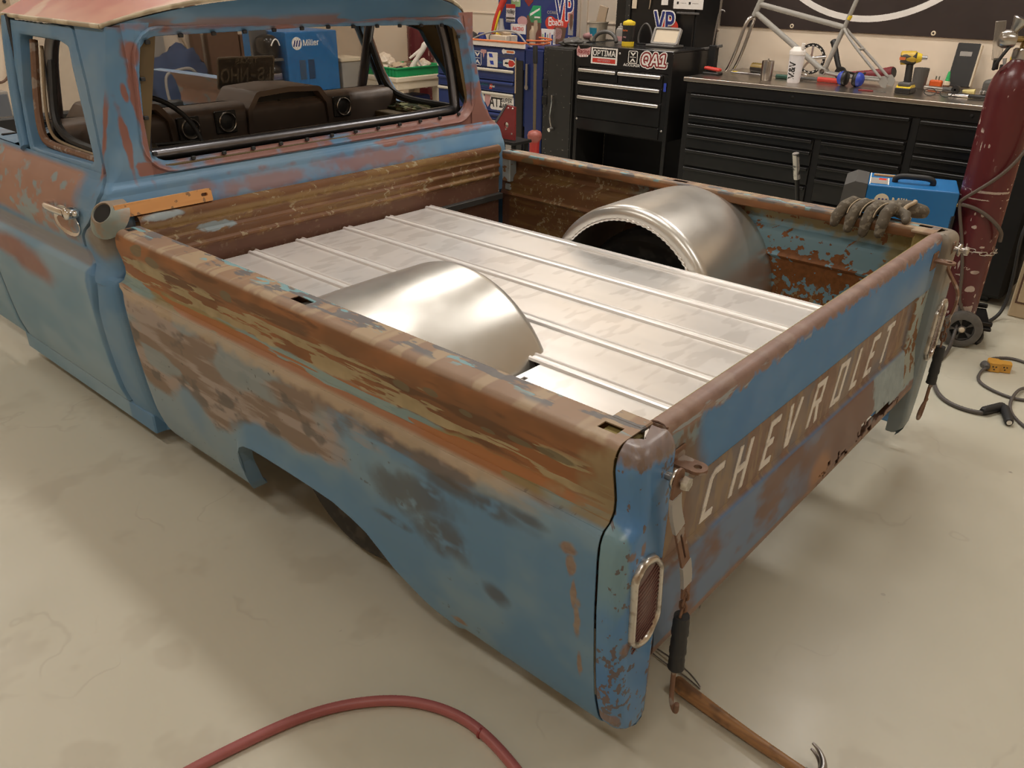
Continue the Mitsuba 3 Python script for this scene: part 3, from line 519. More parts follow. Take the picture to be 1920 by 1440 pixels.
# lettering: each letter is drawn as strokes in a slanted box 0.125 high
def strokes(ls, w=0.017): return unary_union([LineString(l).buffer(w / 2, cap_style='flat', join_style='mitre') for l in ls])
H = 0.126
GL = {'C': [[(0.062, H - 0.0085), (0.022, H - 0.0085), (0.0085, H - 0.022), (0.0085, 0.0085), (0.055, 0.0085)]],
      'H': [[(0.0085, 0), (0.0085, H)], [(0.060, 0), (0.060, H)], [(0.0085, H / 2), (0.060, H / 2)]],
      'E': [[(0.058, H - 0.0085), (0.0085, H - 0.0085), (0.0085, 0.0085), (0.058, 0.0085)], [(0.0085, H / 2), (0.045, H / 2)]],
      'V': [[(0.0085, H), (0.024, 0.010), (0.036, 0.010), (0.070, H)]],
      'R': [[(0.0085, 0), (0.0085, H - 0.0085), (0.060, H - 0.0085), (0.060, H / 2), (0.0085, H / 2)], [(0.040, H / 2), (0.062, 0)]],
      'O': [[(0.0085, 0.0085), (0.0085, H - 0.0085), (0.062, H - 0.0085), (0.062, 0.0085), (0.0085, 0.0085), (0.0085, 0.03)]],
      'L': [[(0.0085, H), (0.0085, 0.0085), (0.050, 0.0085)]],
      'T': [[(0.034, 0), (0.034, H)], [(0.0, H - 0.0085), (0.068, H - 0.0085)]]}
SHEAR = 0.22
for ch_, x0 in zip('CHEVROLET', (-0.632, -0.497, -0.338, -0.215, -0.062, 0.100, 0.245, 0.357, 0.478)):
    g = affinity.affine_transform(strokes(GL[ch_]), [1, SHEAR if ch_ != 'V' else 0.12, 0, 1, 0, 0])
    g = affinity.translate(g, x0, 0.466)
    M = np.array([[1, 0, 0, 0], [0, 0, -1, 0.0145], [0, 1, 0, 0], [0, 0, 0, 1.0]])
    put('letter', prism(g, 0.003, M), 'letter_cream', tg)
# latch ears, links, chains and hooks at both ends of the tailgate
def link(c, d, r, L, w, wire=0.0028):
    """One chain link round c, its long axis along d."""
    a = np.linspace(0, 2 * PI, 25)[:-1]; d = np.asarray(d, float); d /= np.linalg.norm(d); e = np.asarray(w, float); e -= d * (e @ d); e /= np.linalg.norm(e)
    P = np.array([np.asarray(c) + d * (L / 2 - r) * np.sign(math.sin(t)) * (abs(math.sin(t)) > 1e-6) + d * r * math.sin(t) + e * r * math.cos(t) for t in a])
    return tube(P, wire, 6, closed=True)
for sgn in (-1, 1):
    x0, z0 = (-0.800, 0.716) if sgn < 0 else (0.800, 0.735)
    ear = prism(unary_union([rrect(0.042, 0.050, 0.006, cx=0.0, cy=-0.022), Point(0, -0.050).buffer(0.021, quad_segs=8)]).difference(Point(0, -0.052).buffer(0.008)), 0.007, np.array([[1, 0, 0, x0], [0, 1, 0, 0.004], [0, 0, 1, z0], [0, 0, 0, 1.0]]))
    put('latch_ear', [ear, bx(x0 - 0.028, x0 + 0.028, -0.005, 0.0, z0 - 0.028, z0 + 0.030, 0.002)], 'rusty_iron', tg, 40)
    bxx, bz = (-0.885, 0.738) if sgn < 0 else (0.880, 0.765)
    put('hinge_bolt', cat_([tube([(bxx, 0.0, bz), (bxx, -0.070, bz)], 0.008, 14), tr(lathe([(0, -0.013), (0.014, -0.013), (0.015, -0.009), (0.015, -0.002), (0, 0.0)], 6, 'y'), bxx, -0.064, bz), tr(lathe([(0.008, -0.006), (0.020, -0.006), (0.021, -0.003), (0.020, 0.0), (0.008, 0.0)], 20, 'y'), bxx, -0.047, bz)]), 'dull_chrome', T_, 40)
    # flat pivoting link: a strap with a slot, bent twice
    yl = -0.056
    if sgn < 0:
        pl = [(-0.890, 0.752), (-0.896, 0.715), (-0.888, 0.672), (-0.868, 0.625), (-0.838, 0.555), (-0.812, 0.490), (-0.803, 0.450), (-0.800, 0.420)]
        c = spl(np.array(pl), 44); w_ = 0.0145; body = LineString(c).buffer(w_, cap_style='round').difference(LineString(c[20:29]).buffer(0.003, cap_style='flat'))
        lk = put('latch_link', prism(body, 0.005, np.array([[1, 0, 0, 0], [0, 0, -1, yl], [0, 1, 0, 0], [0, 0, 0, 1.0]])), 'rusty_iron', T_, label='rusty hinged link hanging from the near tailgate post')
        ex, ez = c[-1]; sx_, sz_ = -0.806, 0.366
    else:      # the far link swings out behind the tailgate
        c = spl(np.array([(-0.030, 0.785), (-0.026, 0.745), (-0.024, 0.716), (-0.047, 0.672), (-0.076, 0.631), (-0.083, 0.585), (-0.074, 0.525)]), 44)
        lk = put('latch_link', prism(LineString(c).buffer(0.003), 0.022, np.array([[0, 0, 1, 0.869], [1, 0, 0, 0], [0, 1, 0, 0], [0, 0, 0, 1.0]])), 'rusty_iron', T_, label='rusty hinged link hanging from the far tailgate post')
        yl = -0.068; ex, ez = 0.880, 0.520; sx_, sz_ = 0.882, 0.425
    if sgn < 0:
        for a_, b__ in ((6, 19), (30, 40)): put('tape_wrap', prism(LineString(c[a_:b__]).buffer(w_ + 0.0016, cap_style='flat'), 0.008, np.array([[1, 0, 0, 0], [0, 0, -1, yl + 0.0015], [0, 1, 0, 0], [0, 0, 0, 1.0]])), 'grey_tape', lk)
    for i in range(4):
        t = (i + 0.5) / 4; put('chain_link', link((ex + (sx_ - ex) * t, yl - 0.004, ez + 0.006 + (sz_ - ez - 0.006) * t), (sx_ - ex + 0.01 * (-1) ** i, 0, sz_ - ez), 0.0080, abs(ez - sz_) / 4 + 0.012, (1, 0.2, 0) if i % 2 else (0.2, 1, 0), 0.003), 'rusty_iron', lk, True)
    SL = 0.150 if sgn < 0 else 0.140; zz = np.linspace(sz_, sz_ - SL, 31); k_ = np.arange(31)
    rr = (0.0175 if sgn < 0 else 0.0165) + 0.0018 * np.sign((k_ % 11) - 5) * (np.abs((k_ % 11) - 5) > 2) * 0.6
    lean = 0.006 if sgn < 0 else 0.0
    put('rubber_sleeve', tube([(sx_ + lean * (sz_ - z) / SL, yl - 0.005, z) for z in zz], rr, 16), 'black_rubber', lk, 40, label='black tape wrapped grip')
    hx, hz = sx_ + lean, sz_ - SL; yy = yl - 0.006
    if sgn < 0: hook = [(hx - 0.006, yy, hz + 0.012), (hx - 0.008, yy, hz - 0.022), (hx - 0.014, yy - 0.004, hz - 0.052), (hx - 0.026, yy - 0.014, hz - 0.078), (hx - 0.028, yy - 0.024, hz - 0.092), (hx - 0.034, yy - 0.030, hz - 0.078), (hx - 0.040, yy - 0.032, hz - 0.055)]
    else: hook = [(hx, yy, hz + 0.01), (hx - 0.012, yy, hz - 0.045), (hx - 0.018, yy, hz - 0.088), (hx - 0.034, yy, hz - 0.118), (hx - 0.058, yy, hz - 0.120), (hx - 0.064, yy, hz - 0.098), (hx - 0.045, yy, hz - 0.078), (hx - 0.020, yy, hz - 0.070), (hx + 0.004, yy, hz - 0.064)]
    put('hook', [tube(spl(hook, 36), 0.0055, 10)], 'rusty_iron', lk, True); put('hook_tail', tube([(hx + 0.010, yy, hz + 0.01), (hx + 0.009, yy, hz - 0.018)], 0.0050, 8), 'rusty_iron', lk, True)

# cab ------------------------------------------------------------------
def cx(z):
    """Half width of the cab at height z."""
    up = np.interp(z, [.78, .82, .86, .89, .915, .935, .95, 1.0, 1.25, 1.385], [.968, .964, .954, .943, .926, .907, .897, .885, .822, .789])
    return np.where(np.asarray(z) > .782, up, sx(z))
GAPZ = [0.06, 0.25, 0.375, 0.51, 0.57, 0.625, 0.65, 0.713, 0.757, 0.815, 0.86, 0.906, 0.938, 1.029, 1.104, 1.211, 1.302, 1.385]
GAPY = [2.10, 2.125, 2.137, 2.126, 2.095, 2.055, 2.15, 2.205, 2.17, 2.10, 2.055, 2.045, 2.071, 2.123, 2.167, 2.231, 2.295, 2.350]
GAPY = [2.125, 2.135, 2.137, 2.126, 2.098, 2.085, 2.135, 2.195, 2.165, 2.10, 2.062, 2.048, 2.071, 2.123, 2.167, 2.231, 2.295, 2.350]
def gap(z): return np.interp(z, GAPZ, GAPY)
def yr(z): return np.interp(z, [0.06, 0.80, 0.84, 0.895, 0.908, 0.915, 0.922, 0.935, 1.42], [1.995, 1.995, 1.997, 2.022, 2.024, 2.026, 2.036, 2.042, 2.045])
WX0, WX1, WZ0, WZ1 = -0.80, 0.80, 0.935, 1.388
def rear_band(z0, z1, zs, xcut=None, sgn=None):
    """Back of the cab with its rounded corners between two heights; xcut keeps only the corner outside |x| = xcut on one side."""
    rows = []
    for z in zs:
        c = float(cx(z)); y = float(yr(z)); g = float(gap(z)); r = 0.075 if z > 0.92 else 0.05
        r = min(r, max(g - 0.009 - y, 0.012) * 0.98)
        a = np.linspace(0, PI / 2, 9)
        lft = [(-c, g - 0.009), (-c, y + r + 0.6 * (g - 0.009 - y - r))] + [(-c + r - r * math.cos(t), y + r - r * math.sin(t)) for t in a]
        if xcut is None: line = lft + [(x, y) for x in np.linspace(-c + r, c - r, 26)[1:-1]] + [(-q[0], q[1]) for q in lft[::-1]]
        else:
            line = lft + [((-c + r) * (1 - t) + -xcut * t, y) for t in np.linspace(0.2, 1, 5)]
            if sgn > 0: line = [(-q[0], q[1]) for q in line[::-1]]
        rows.append([(q[0], q[1], z) for q in line])
    return np.array(rows)
zl = np.unique(np.r_[np.linspace(0.62, 0.93, 26), 0.895, 0.908, 0.915, 0.922, 0.935])
cab = put('cab', grid(rear_band(0, 0, zl), 0.003, flip=True), 'cab_paint', T_, 40, label='blue cab patched with red primer, its rear window without glass')
zc = np.linspace(0.935, 1.388, 24)
put('corner_panel', grid(rear_band(0, 0, zc, 0.76, -1), 0.003, flip=True), 'cab_paint', cab, 40)
put('corner_panel', grid(rear_band(0, 0, zc, 0.76, 1), 0.003, flip=True), 'cab_paint', cab, 40)
# lower corner of the cab between the door gap and the bed
zq = np.unique(np.r_[np.linspace(0.055, 0.60, 22), 0.615, 0.628, 0.636, 0.641, 0.646]); V = []
for z in zq:
    c = float(sx(max(z, 0.085))) - 0.006; g = float(gap(z)) - 0.009
    V.append([(-c, g, z), (-c, g * 0.5 + 0.5 * 1.985, z), (-c + 0.004, 1.985, z), (-c + 0.02, 1.972, z), (-c + 0.06, 1.966, z)])
V = np.array(V)
put('corner_panel', grid(V, 0.003, flip=True), 'cab_paint', cab, 40); V2 = V.copy(); V2[:, :, 0] *= -1
put('corner_panel', grid(V2, 0.003), 'cab_paint', cab, 40)
# the window surround
def rounded(pts, r, n=160):
    g = Polygon(pts).buffer(-r).buffer(r, quad_segs=10); e = g.exterior; return g, np.array([e.interpolate(t, normalized=True).coords[0] for t in np.linspace(0, 1, n, endpoint=False)])
WO = [(-0.762, 0.972), (0.768, 0.980), (0.690, 1.352), (0.0, 1.366), (-0.722, 1.358)]
gw, inner = rounded(WO, 0.075)
outer_rect = Polygon([(-0.76, 0.935), (0.76, 0.935), (0.76, 1.388), (-0.76, 1.388)])
def ring_patch(inner, to_outer, offs, fy):
    """Rings from an opening out to a boundary; offs are distances from the opening, fy their relief."""
    C = inner.mean(0); n = len(inner); V = []
    tang = np.roll(inner, -1, 0) - np.roll(inner, 1, 0); tang /= np.linalg.norm(tang, axis=1, keepdims=True); nor = np.stack([tang[:, 1], -tang[:, 0]], 1)
    if ((inner + nor * 0.01 - C) ** 2).sum() < ((inner - C) ** 2).sum(): nor = -nor
    for o, f in zip(offs, fy): V.append(np.c_[inner + nor * o, np.full(n, f)])
    if to_outer is not None: V.append(np.c_[to_outer, np.full(n, fy[-1])])
    return np.array(V)
# frame: a flange inside the opening, a raised rounded rim, then the flat back wall
offs = [0.000, 0.001, 0.004, 0.011, 0.018, 0.024, 0.028, 0.0315, 0.034]; rel = [0.030, 0.020, 0.014, 0.012, 0.002, -0.008, -0.010, -0.008, -0.001]
R_ = ring_patch(inner, None, offs, rel)
def clampz(V):
    V[:, :, 1] = np.minimum(V[:, :, 1], 1.392); return V
V = np.zeros((R_.shape[0], R_.shape[1], 3)); V[:, :, 0], V[:, :, 2], V[:, :, 1] = R_[:, :, 0], R_[:, :, 1], 2.045 + R_[:, :, 2]
V = np.concatenate([V, V[:, :1]], 1)
put('window_frame', grid(V, 0.003, flip=False), 'cab_paint', cab, 50)
ring = Polygon(R_[-1][:, :2]); back = sbox(-0.775, 0.925, 0.775, 1.40).difference(ring)
put('back_panel', prism(back, 0.004, np.array([[1, 0, 0, 0], [0, 0, -1, 2.0485], [0, 1, 0, 0], [0, 0, 0, 1.0]])), 'cab_paint', cab)
for t in np.linspace(0.02, 0.98, 30):
    q = Polygon(inner).exterior.interpolate(t, normalized=True).coords[0]
    if q[1] > 1.30 or q[0] < -0.73 or q[1] < 0.985:
        c = np.array(q) * 0.996 + np.array((0, 1.17)) * 0.004
        put('clip', bx(c[0] - 0.008, c[0] + 0.008, 2.050, 2.060, c[1] - 0.006, c[1] + 0.006, 0.002), 'black_rubber', cab)
# overhanging visor and roof
def lip(x):
    u = np.abs(x) / 0.80
    return np.stack([x, 1.93 + 0.20 * u ** 3.5, 1.389 + 0.094 * (1 - u ** 3.6)], -1)
xs = 0.80 * np.sin(np.linspace(-PI / 2, PI / 2, 61)); Lp = lip(xs)
base = np.stack([np.clip(xs, -0.775, 0.775) * 0.985, np.where(np.abs(xs) > 0.70, 2.046 + 0.10 * np.clip((np.abs(xs) - 0.70) / 0.1, 0, 1) ** 2, 2.046), np.full(61, 1.383)], 1)
V = []
for t in np.linspace(0, 1, 12):
    w = t ** 1.25; q = base * (1 - t) + Lp * t; q[:, 2] = base[:, 2] * (1 - w) + (Lp[:, 2] - 0.010) * w + 0.018 * math.sin(PI * t) * (1 - (np.abs(xs) / 0.8) ** 2); V.append(q)
roof = put('roof', grid(np.array(V), 0.003, flip=True), 'visor_paint', T_, 40, label='roof with faded pink primer on top and a blue overhanging rear lip')
put('lip_edge', tube(Lp, 0.0075, 10), 'lip_cream', roof, True)
V = []
for v in np.linspace(0, 1, 18):
    row = []
    for i, x in enumerate(xs):
        yb = Lp[i, 1]; y = yb + (2.98 - yb) * v; e = 1 - (abs(x) / 0.80) ** 4
        side = 1.392 + 0.0 * v
        row.append((x * (1 - 0.012 * v), y, Lp[i, 2] + 0.006 + e * (0.058 * math.sin(min(v * 1.6, 1) * PI / 2) - 0.06 * max(0, v - 0.75) ** 2 * 8)))
    V.append(row)
put('roof_skin', grid(np.array(V), 0.003), 'roof_primer', roof, 50)
for s in (-1, 1):
    put('drip_rail', tube([(s * 0.800, 2.13, 1.389), (s * 0.799, 2.4, 1.390), (s * 0.797, 2.7, 1.391), (s * 0.79, 2.95, 1.393)], 0.008, 8), 'lip_cream', roof, True)
# headlining and inner posts
put('headlining', bx(-0.76, 0.76, 2.10, 2.90, 1.395, 1.405, 0.002), mat('headliner_grey', lambda p, n, uv: mix((0.17, 0.135, 0.09), (0.10, 0.075, 0.05), f3(p, 5, 3)), 0.8), roof)
mat('inner_olive', lambda p, n, uv: mix((0.14, 0.095, 0.035), (0.085, 0.055, 0.025), f3(p, 6, 3)), 0.55)
for s in (-1, 1):
    V = []
    for z in np.linspace(0.86, 1.385, 14):
        c = float(cx(z)) - 0.018; g = float(gap(z)) - 0.01
        V.append([(s * c, g + 0.005, z), (s * c, 2.13, z), (s * (c - 0.02), 2.085, z), (s * (c - 0.06), 2.066, z), (s * (c - 0.115), 2.062, z)])
    put('inner_corner', grid(np.array(V), 0.003, flip=s > 0), 'inner_olive', cab, 40)
put('inner_back', bx(-0.86, 0.86, 2.052, 2.060, 0.30, 0.965, 0.002), 'inner_olive', cab)
put('cab_floor', bx(-0.86, 0.86, 2.06, 3.15, 0.17, 0.20, 0.002), 'chassis_black', cab)
put('firewall', bx(-0.86, 0.86, 3.05, 3.07, 0.20, 0.96, 0.002), 'black_void', cab)
# doors ------------------------------------------------------------------
YD = 3.075
def door(s):
    zs = np.unique(np.r_[np.linspace(0.135, 0.955, 34), 0.632, 0.640, 0.646, 0.655, 0.668, 0.89, 0.915, 0.935]); V = []
    for z in zs:
        g = float(gap(z)) + 0.008; e = YD + 0.0 * z
        u = np.r_[0, 0.01, np.linspace(0.03, 0.97, 22), 0.99, 1]
        row = [(s * float(cx(z)), g + (e - g) * t, z) for t in u]
        row[0] = (s * (float(cx(z)) - 0.022), row[0][1], z); row[-1] = (s * (float(cx(z)) - 0.010), row[-1][1], z); V.append(row)
    V = np.array(V); lowr = V[:1].copy(); lowr[:, :, 0] -= s * 0.012
    k = put('door', grid(np.concatenate([lowr, V]), 0.003, flip=s > 0), 'cab_paint', T_, 40, label='door with pinkish primer on its shoulder and a chrome handle' if s < 0 else 'far side door')
    wo = [(2.150, 0.972), (2.60, 0.962), (2.665, 0.965), (2.755, 1.113), (2.800, 1.300), (2.795, 1.336), (2.46, 1.333), (2.375, 1.315), (2.345, 1.255)]
    g, inn = rounded(wo, 0.02, 120)
    cen = inn.mean(0)
    def outer(q):
        y, z = q; return (min(max(y, float(gap(z)) + 0.004), 2.90 if z > 1.0 else 2.90), min(max(z, 0.952), 1.380))
    out = []
    for q in inn:
        d = (q - cen) / np.linalg.norm(q - cen); t = 0.0
        while True:
            t += 0.004; w = q + d * t
            if w[0] < float(gap(w[1])) + 0.008 or w[1] < 0.955 or w[1] > 1.378 or w[0] > 2.66 + (min(max(w[1], 0.95), 1.38) - 0.95) * 0.52 + 0.025: break
        out.append(q + d * (t - 0.004))
    out = np.array(out); rows = []
    for t, dx in ((0.0, 0.045), (0.0, 0.006), (0.06, 0.0), (0.35, 0.0), (0.7, 0.0), (0.97, 0.0), (1.0, 0.008)):
        q = inn * (1 - t) + out * t; rows.append(np.stack([s * (cx(q[:, 1]) - dx), q[:, 0], q[:, 1]], 1))
    V = np.array(rows); V = np.concatenate([V, V[:, :1]], 1)
    put('window_frame', grid(V, 0.003, flip=s > 0), 'cab_paint', k, 50)
    # inner rails of the window: rust, a tan strip, black felt
    for j, (o, m_, w) in enumerate(((0.036, 'rusty_iron', 0.014), (0.056, 'tan_strip', 0.006), (0.078, 'black_rubber', 0.015))):
        d = 0.010 + 0.020 * j; q = spl([(2.772 - d, 1.325 - d), (2.752 - d, 1.20), (2.715 - d, 1.06), (2.668 - d, 0.990 + d * 0.6), (2.60 - d, 0.975 + d * 0.5), (2.40, 0.972 + d * 0.35), (2.20, 0.970 + d * 0.3)], 60)
        put('window_channel', tube(np.stack([s * (cx(q[:, 1]) - o), q[:, 0], q[:, 1]], 1), w, 8), m_, k, 40)
    rows = []
    for z in np.linspace(0.952, 1.375, 16):
        f = np.interp(z, [0.952, 0.975, 1.258, 1.312, 1.331, 1.375], [2.150, 2.150, 2.348, 2.380, 2.47, 2.60])
        rows.append([(s * (float(cx(z)) - 0.022), y, z) for y in np.linspace(float(gap(z)) - 0.03, f, 5)])
    put('inner_trim', grid(np.array(rows), 0.003, flip=s < 0), 'inner_olive', k, 40)
    put('door_seal', grid(np.array([[(s * (float(cx(z)) - 0.020), float(gap(z)) + t, z) for t in (-0.016, 0.016)] for z in np.linspace(0.08, 1.38, 60)]), 0.004, flip=s > 0), 'black_void', k)
    return k
mat('tan_strip', (0.26, 0.19, 0.115), 0.5)
dk = {}
for s in (-1, 1): dk[s] = door(s)
# chrome handle in a scooped recess
hx, hy, hz = -0.972, 2.27, 0.808
h = put('handle', [tube(spl([(-0.964, 2.392, 0.822), (-0.995, 2.380, 0.826), (-1.006, 2.33, 0.828), (-1.006, 2.25, 0.829), (-1.000, 2.190, 0.830), (-0.975, 2.168, 0.830)], 30), np.r_[np.linspace(0.008, 0.013, 15), np.linspace(0.013, 0.011, 15)], 14), tr(lathe([(0, -0.012), (0.017, -0.010), (0.020, 0.0), (0.020, 0.02), (0.014, 0.034), (0, 0.036)], 18, 'x'), -1.005, 2.185, 0.830)], 'chrome', dk[-1], True, label='chrome door handle')
cup = []
for r in np.linspace(0, 1, 9): cup.append([(-0.966 - 0.012 * r ** 3 - 0.002, 2.275 + 0.098 * r * math.cos(t) * (1 - 0.12 * math.sin(t)), 0.786 + 0.050 * r * math.sin(t)) for t in np.linspace(0, 2 * PI, 41)])
put('escutcheon', grid(np.array(cup), 0.002, flip=False), 'chrome', dk[-1], 40, label='chrome scoop behind the handle')
# fender, cowl and hood ahead of the door
for s in (-1, 1):
    V = []
    for z in np.unique(np.r_[np.linspace(0.13, 0.93, 26), 0.632, 0.640, 0.646, 0.655, 0.668]):
        V.append([(s * (float(cx(z)) - (0.012 if i == 0 else 0) - 0.05 * max(0, (y - 4.2) / 0.8) ** 2), y, z) for i, y in enumerate(np.r_[YD + 0.006, YD + 0.012, np.linspace(YD + 0.05, 5.0, 16)])])
    V = np.array(V); top = V[-1].copy(); T2 = top.copy(); T2[:, 0] -= s * 0.05; T2[:, 2] += 0.018; T3 = top.copy(); T3[:, 0] -= s * 0.13; T3[:, 2] += 0.015
    put('fender', grid(np.concatenate([V, T2[None], T3[None]]), 0.003, flip=s > 0), 'cab_paint', T_, 40, label='front fender ahead of the door')
rows = []
for y in np.r_[2.86, 2.90, 2.96, 3.05]:
    rows.append([(x, y + 0.16 * (1 - (x / 0.9) ** 2), 0.953 + 0.010 * (1 - (x / 0.9) ** 4)) for x in np.linspace(-0.885, 0.885, 25)])
put('cowl', grid(np.array(rows), 0.003), 'cab_paint', T_, 40, label='cowl below the windscreen')
put('radiator_wall', bx(-0.70, 0.70, 4.55, 4.62, 0.25, 0.80, 0.01), 'chassis_black', T_)
for s in (-1, 1):
    put('rocker', bx(min(s * 0.90, s * 0.955), max(s * 0.90, s * 0.955), 1.98, 3.12, 0.052, 0.130, 0.006), 'cab_paint', T_)
    # sloping pillar beside the windscreen, from the cowl to the roof
    pp_ = np.array([(s * 0.895, 2.72, 0.955), (s * 0.862, 2.80, 1.08), (s * 0.825, 2.86, 1.25), (s * 0.790, 2.90, 1.385)])
    put('pillar', [tube(spl(pp_, 24), 0.022, 10)], 'cab_paint', T_, 40)
# windscreen: dusty wrapped glass
def ws(x, z):
    u = min(abs(x) / 0.855, 1.0); c, e = 3.08 - (z - 0.965) * 0.30, 2.745 + (z - 0.965) * 0.33; return c + (e - c) * (0.25 * u ** 2 + 0.75 * u ** 5)
V = np.array([[(x * (1 - (z - 0.965) * 0.16), ws(x, z), z) for x in np.linspace(-0.855, 0.855, 33)] for z in np.linspace(0.962, 1.39, 10)])
n_, m_ = V.shape[:2]; i, j = np.meshgrid(np.arange(n_ - 1), np.arange(m_ - 1), indexing='ij'); i, j = i.ravel(), j.ravel()
gl = tm((V.reshape(-1, 3), np.stack([i * m_ + j, i * m_ + j + 1, (i + 1) * m_ + j + 1, (i + 1) * m_ + j], 1)))
scene['dust_film'] = {'type': 'twosided', 'bsdf': {'type': 'diffuse', 'reflectance': rgb((0.33, 0.26, 0.18))}}
scene['dusty_glass'] = {'type': 'blendbsdf', 'weight': proc(lambda p, n, uv: 0.16 + 0.22 * fbm(p.x * 6, p.z * 6, 2.0, 4)), 'a': {'type': 'thindielectric'}, 'b': {'type': 'ref', 'id': 'dust_film'}}
put('windscreen', gl, 'dusty_glass', T_, True, label='dusty curved windscreen')
put('windscreen_gasket', tube(np.concatenate([V[0], V[1:, -1], V[-1, ::-1][1:], V[::-1, 0][1:]]), 0.010, 6), 'black_rubber', T_, True)
# dashboard ------------------------------------------------------------
mat('dash_paint', lambda p, n, uv: mix(mix((0.085, 0.058, 0.045), (0.045, 0.033, 0.026), f3(p, 9, 3)), (0.26, 0.185, 0.14), 0.8 * ss(0.98, 1.06, p.z + (f3(p, 14, 3) - 0.5) * 0.04)), 0.5)
dz = [(2.66, 0.80), (2.615, 0.83), (2.605, 0.88), (2.605, 0.95), (2.607, 1.00), (2.615, 1.022), (2.64, 1.036), (2.70, 1.040), (2.80, 1.030), (2.93, 0.985)]
dash = put('dashboard', extr(dz, -0.80, 0.80, 0, 24, 0.004, flip=False), 'dash_paint', T_, 40, label='dark worn dashboard with an arched glove box cover')
def hump(x0, x1, zt, y0=2.585):
    g = Polygon([(x0, 0.90), (x1, 0.90), (x1 - 0.01, 1.02), (x1 - 0.06, zt - 0.005), ((x0 + x1) / 2, zt + 0.004), (x0 + 0.06, zt - 0.005), (x0 + 0.01, 1.02)]).buffer(-0.03).buffer(0.03, quad_segs=6)
    M = np.array([[1, 0, 0, 0], [0, 0, -1, y0 + 0.27], [0, 1, 0, 0], [0, 0, 0, 1.0]])
    ring = prism(g.difference(g.buffer(-0.022)), 0.27, M); face = prism(g.buffer(-0.020), 0.22, M)
    return ring, face
r1, f1 = hump(-0.055, 0.395, 1.092); put('glove_box_hood', r1, 'dash_paint', dash, 30); gb = put('glove_box', f1, 'chassis_black', dash, 30); put('lock', tr(lathe([(0, -0.004), (0.008, -0.004), (0.009, 0.0)], 14, 'y'), 0.145, 2.632, 1.035), 'chrome', gb)
r2, f2 = hump(-0.70, -0.375, 1.085); put('instrument_hood', r2, 'dash_paint', dash, 30); put('instrument_panel', f2, 'black_void', dash, 30)
for vx, vz in ((-0.318, 0.972), (-0.150, 0.980), (0.458, 0.985)):
    v = put('vent', bx(vx - 0.048, vx + 0.048, 2.590, 2.606, vz - 0.045, vz + 0.045, 0.004), 'chassis_black', dash)
    put('vent_ring', tr(lathe([(0.034, 0.0), (0.035, -0.010), (0.038, -0.012), (0.041, -0.010), (0.041, 0.0)], 28, 'y'), vx, 2.590, vz), 'dull_chrome', v, 40)
    put('vent_cap', tr(lathe([(0, -0.006), (0.02, -0.006), (0.03, 0.0)], 20, 'y'), vx, 2.590, vz), 'black_rubber', v, 40)
for gx in (-0.235, -0.205, -0.175):
    put('small_gauge', tr(lathe([(0, -0.004), (0.011, -0.004), (0.012, -0.008), (0.015, -0.008), (0.015, 0.0)], 18, 'y'), gx, 2.598, 0.905), 'steel', dash, 40)
# steering wheel
a = np.linspace(0, 2 * PI, 49)[:-1]
tilt = trimesh.transformations.rotation_matrix(math.radians(62), (1, 0, 0)); tilt[:3, 3] = (-0.545, 2.46, 0.945)
swh = put('steering_wheel', mv(cat_([tube(np.stack([0.20 * np.cos(a), 0.20 * np.sin(a), 0 * a], 1), 0.0095, 10, closed=True)]), tilt), 'black_rubber', T_, True, label='thin black steering wheel')
put('spoke', mv(tube([(-0.19, 0, 0), (0, 0.02, -0.03)], 0.007, 8), tilt), 'chassis_black', swh, True); put('spoke', mv(tube([(0.19, 0, 0), (0, 0.02, -0.03)], 0.007, 8), tilt), 'chassis_black', swh, True)
put('column', mv(tube([(0, 0, -0.02), (0, 0, -0.42)], 0.022, 12), tilt), 'chassis_black', swh, True)
put('horn_cap', mv(lathe([(0, -0.015), (0.03, -0.02), (0.035, -0.03), (0.03, -0.045)], 18), tilt), 'chrome', swh, True)
# roll cage: a hoop behind the seat and a bar up each windscreen pillar
rc = put('roll_cage', tube([(-0.735, 2.125, 0.986), (-0.45, 2.125, 0.986), (0.0, 2.125, 0.986), (0.45, 2.125, 0.986), (0.715, 2.125, 0.990)], 0.0235, 16), 'bare_tube', T_, True, label='bare steel roll cage tube across the rear window')
for s in (-1, 1):
    put('upright', tube(spl([(s * 0.745, 2.125, 0.30), (s * 0.738, 2.125, 0.98), (s * 0.700, 2.13, 1.25), (s * 0.672, 2.15, 1.375)], 24), 0.0235, 14), 'bare_tube', rc, True)
    put('front_bar', tube(spl([(s * 0.70, 2.62, 1.375), (s * 0.735, 2.70, 1.30), (s * 0.742, 2.77, 1.10), (s * 0.742, 2.84, 0.88), (s * 0.742, 2.85, 0.30)], 30), 0.0235, 14), 'bare_tube', rc, True)
    put('roof_bar', tube([(s * 0.672, 2.15, 1.375), (s * 0.70, 2.62, 1.378)], 0.0235, 14), 'bare_tube', rc, True)
mat('filler_paint', lambda p, n, uv: mix((0.20, 0.235, 0.215), (0.25, 0.195, 0.145), ss(0.45, 0.6, f3(p, 20, 3))), 0.45)
# fuel filler: an empty round neck in the cab corner
Mf = frame((-0.966, 2.008, 0.860), (0.10, 0.50, 0.35), None, (-0.72, -0.34, 0.60))
put('filler_ring', mv(lathe([(0.030, -0.03), (0.031, -0.004), (0.034, 0.0), (0.039, -0.001), (0.047, -0.010), (0.058, -0.022), (0.074, -0.040)], 32), Mf), 'filler_paint', cab, 40, label='grey round fuel filler neck without its cap')
put('filler_hole', mv(lathe([(0.0, -0.004), (0.0315, -0.004), (0.0315, -0.008)], 28), Mf), 'black_void', cab)
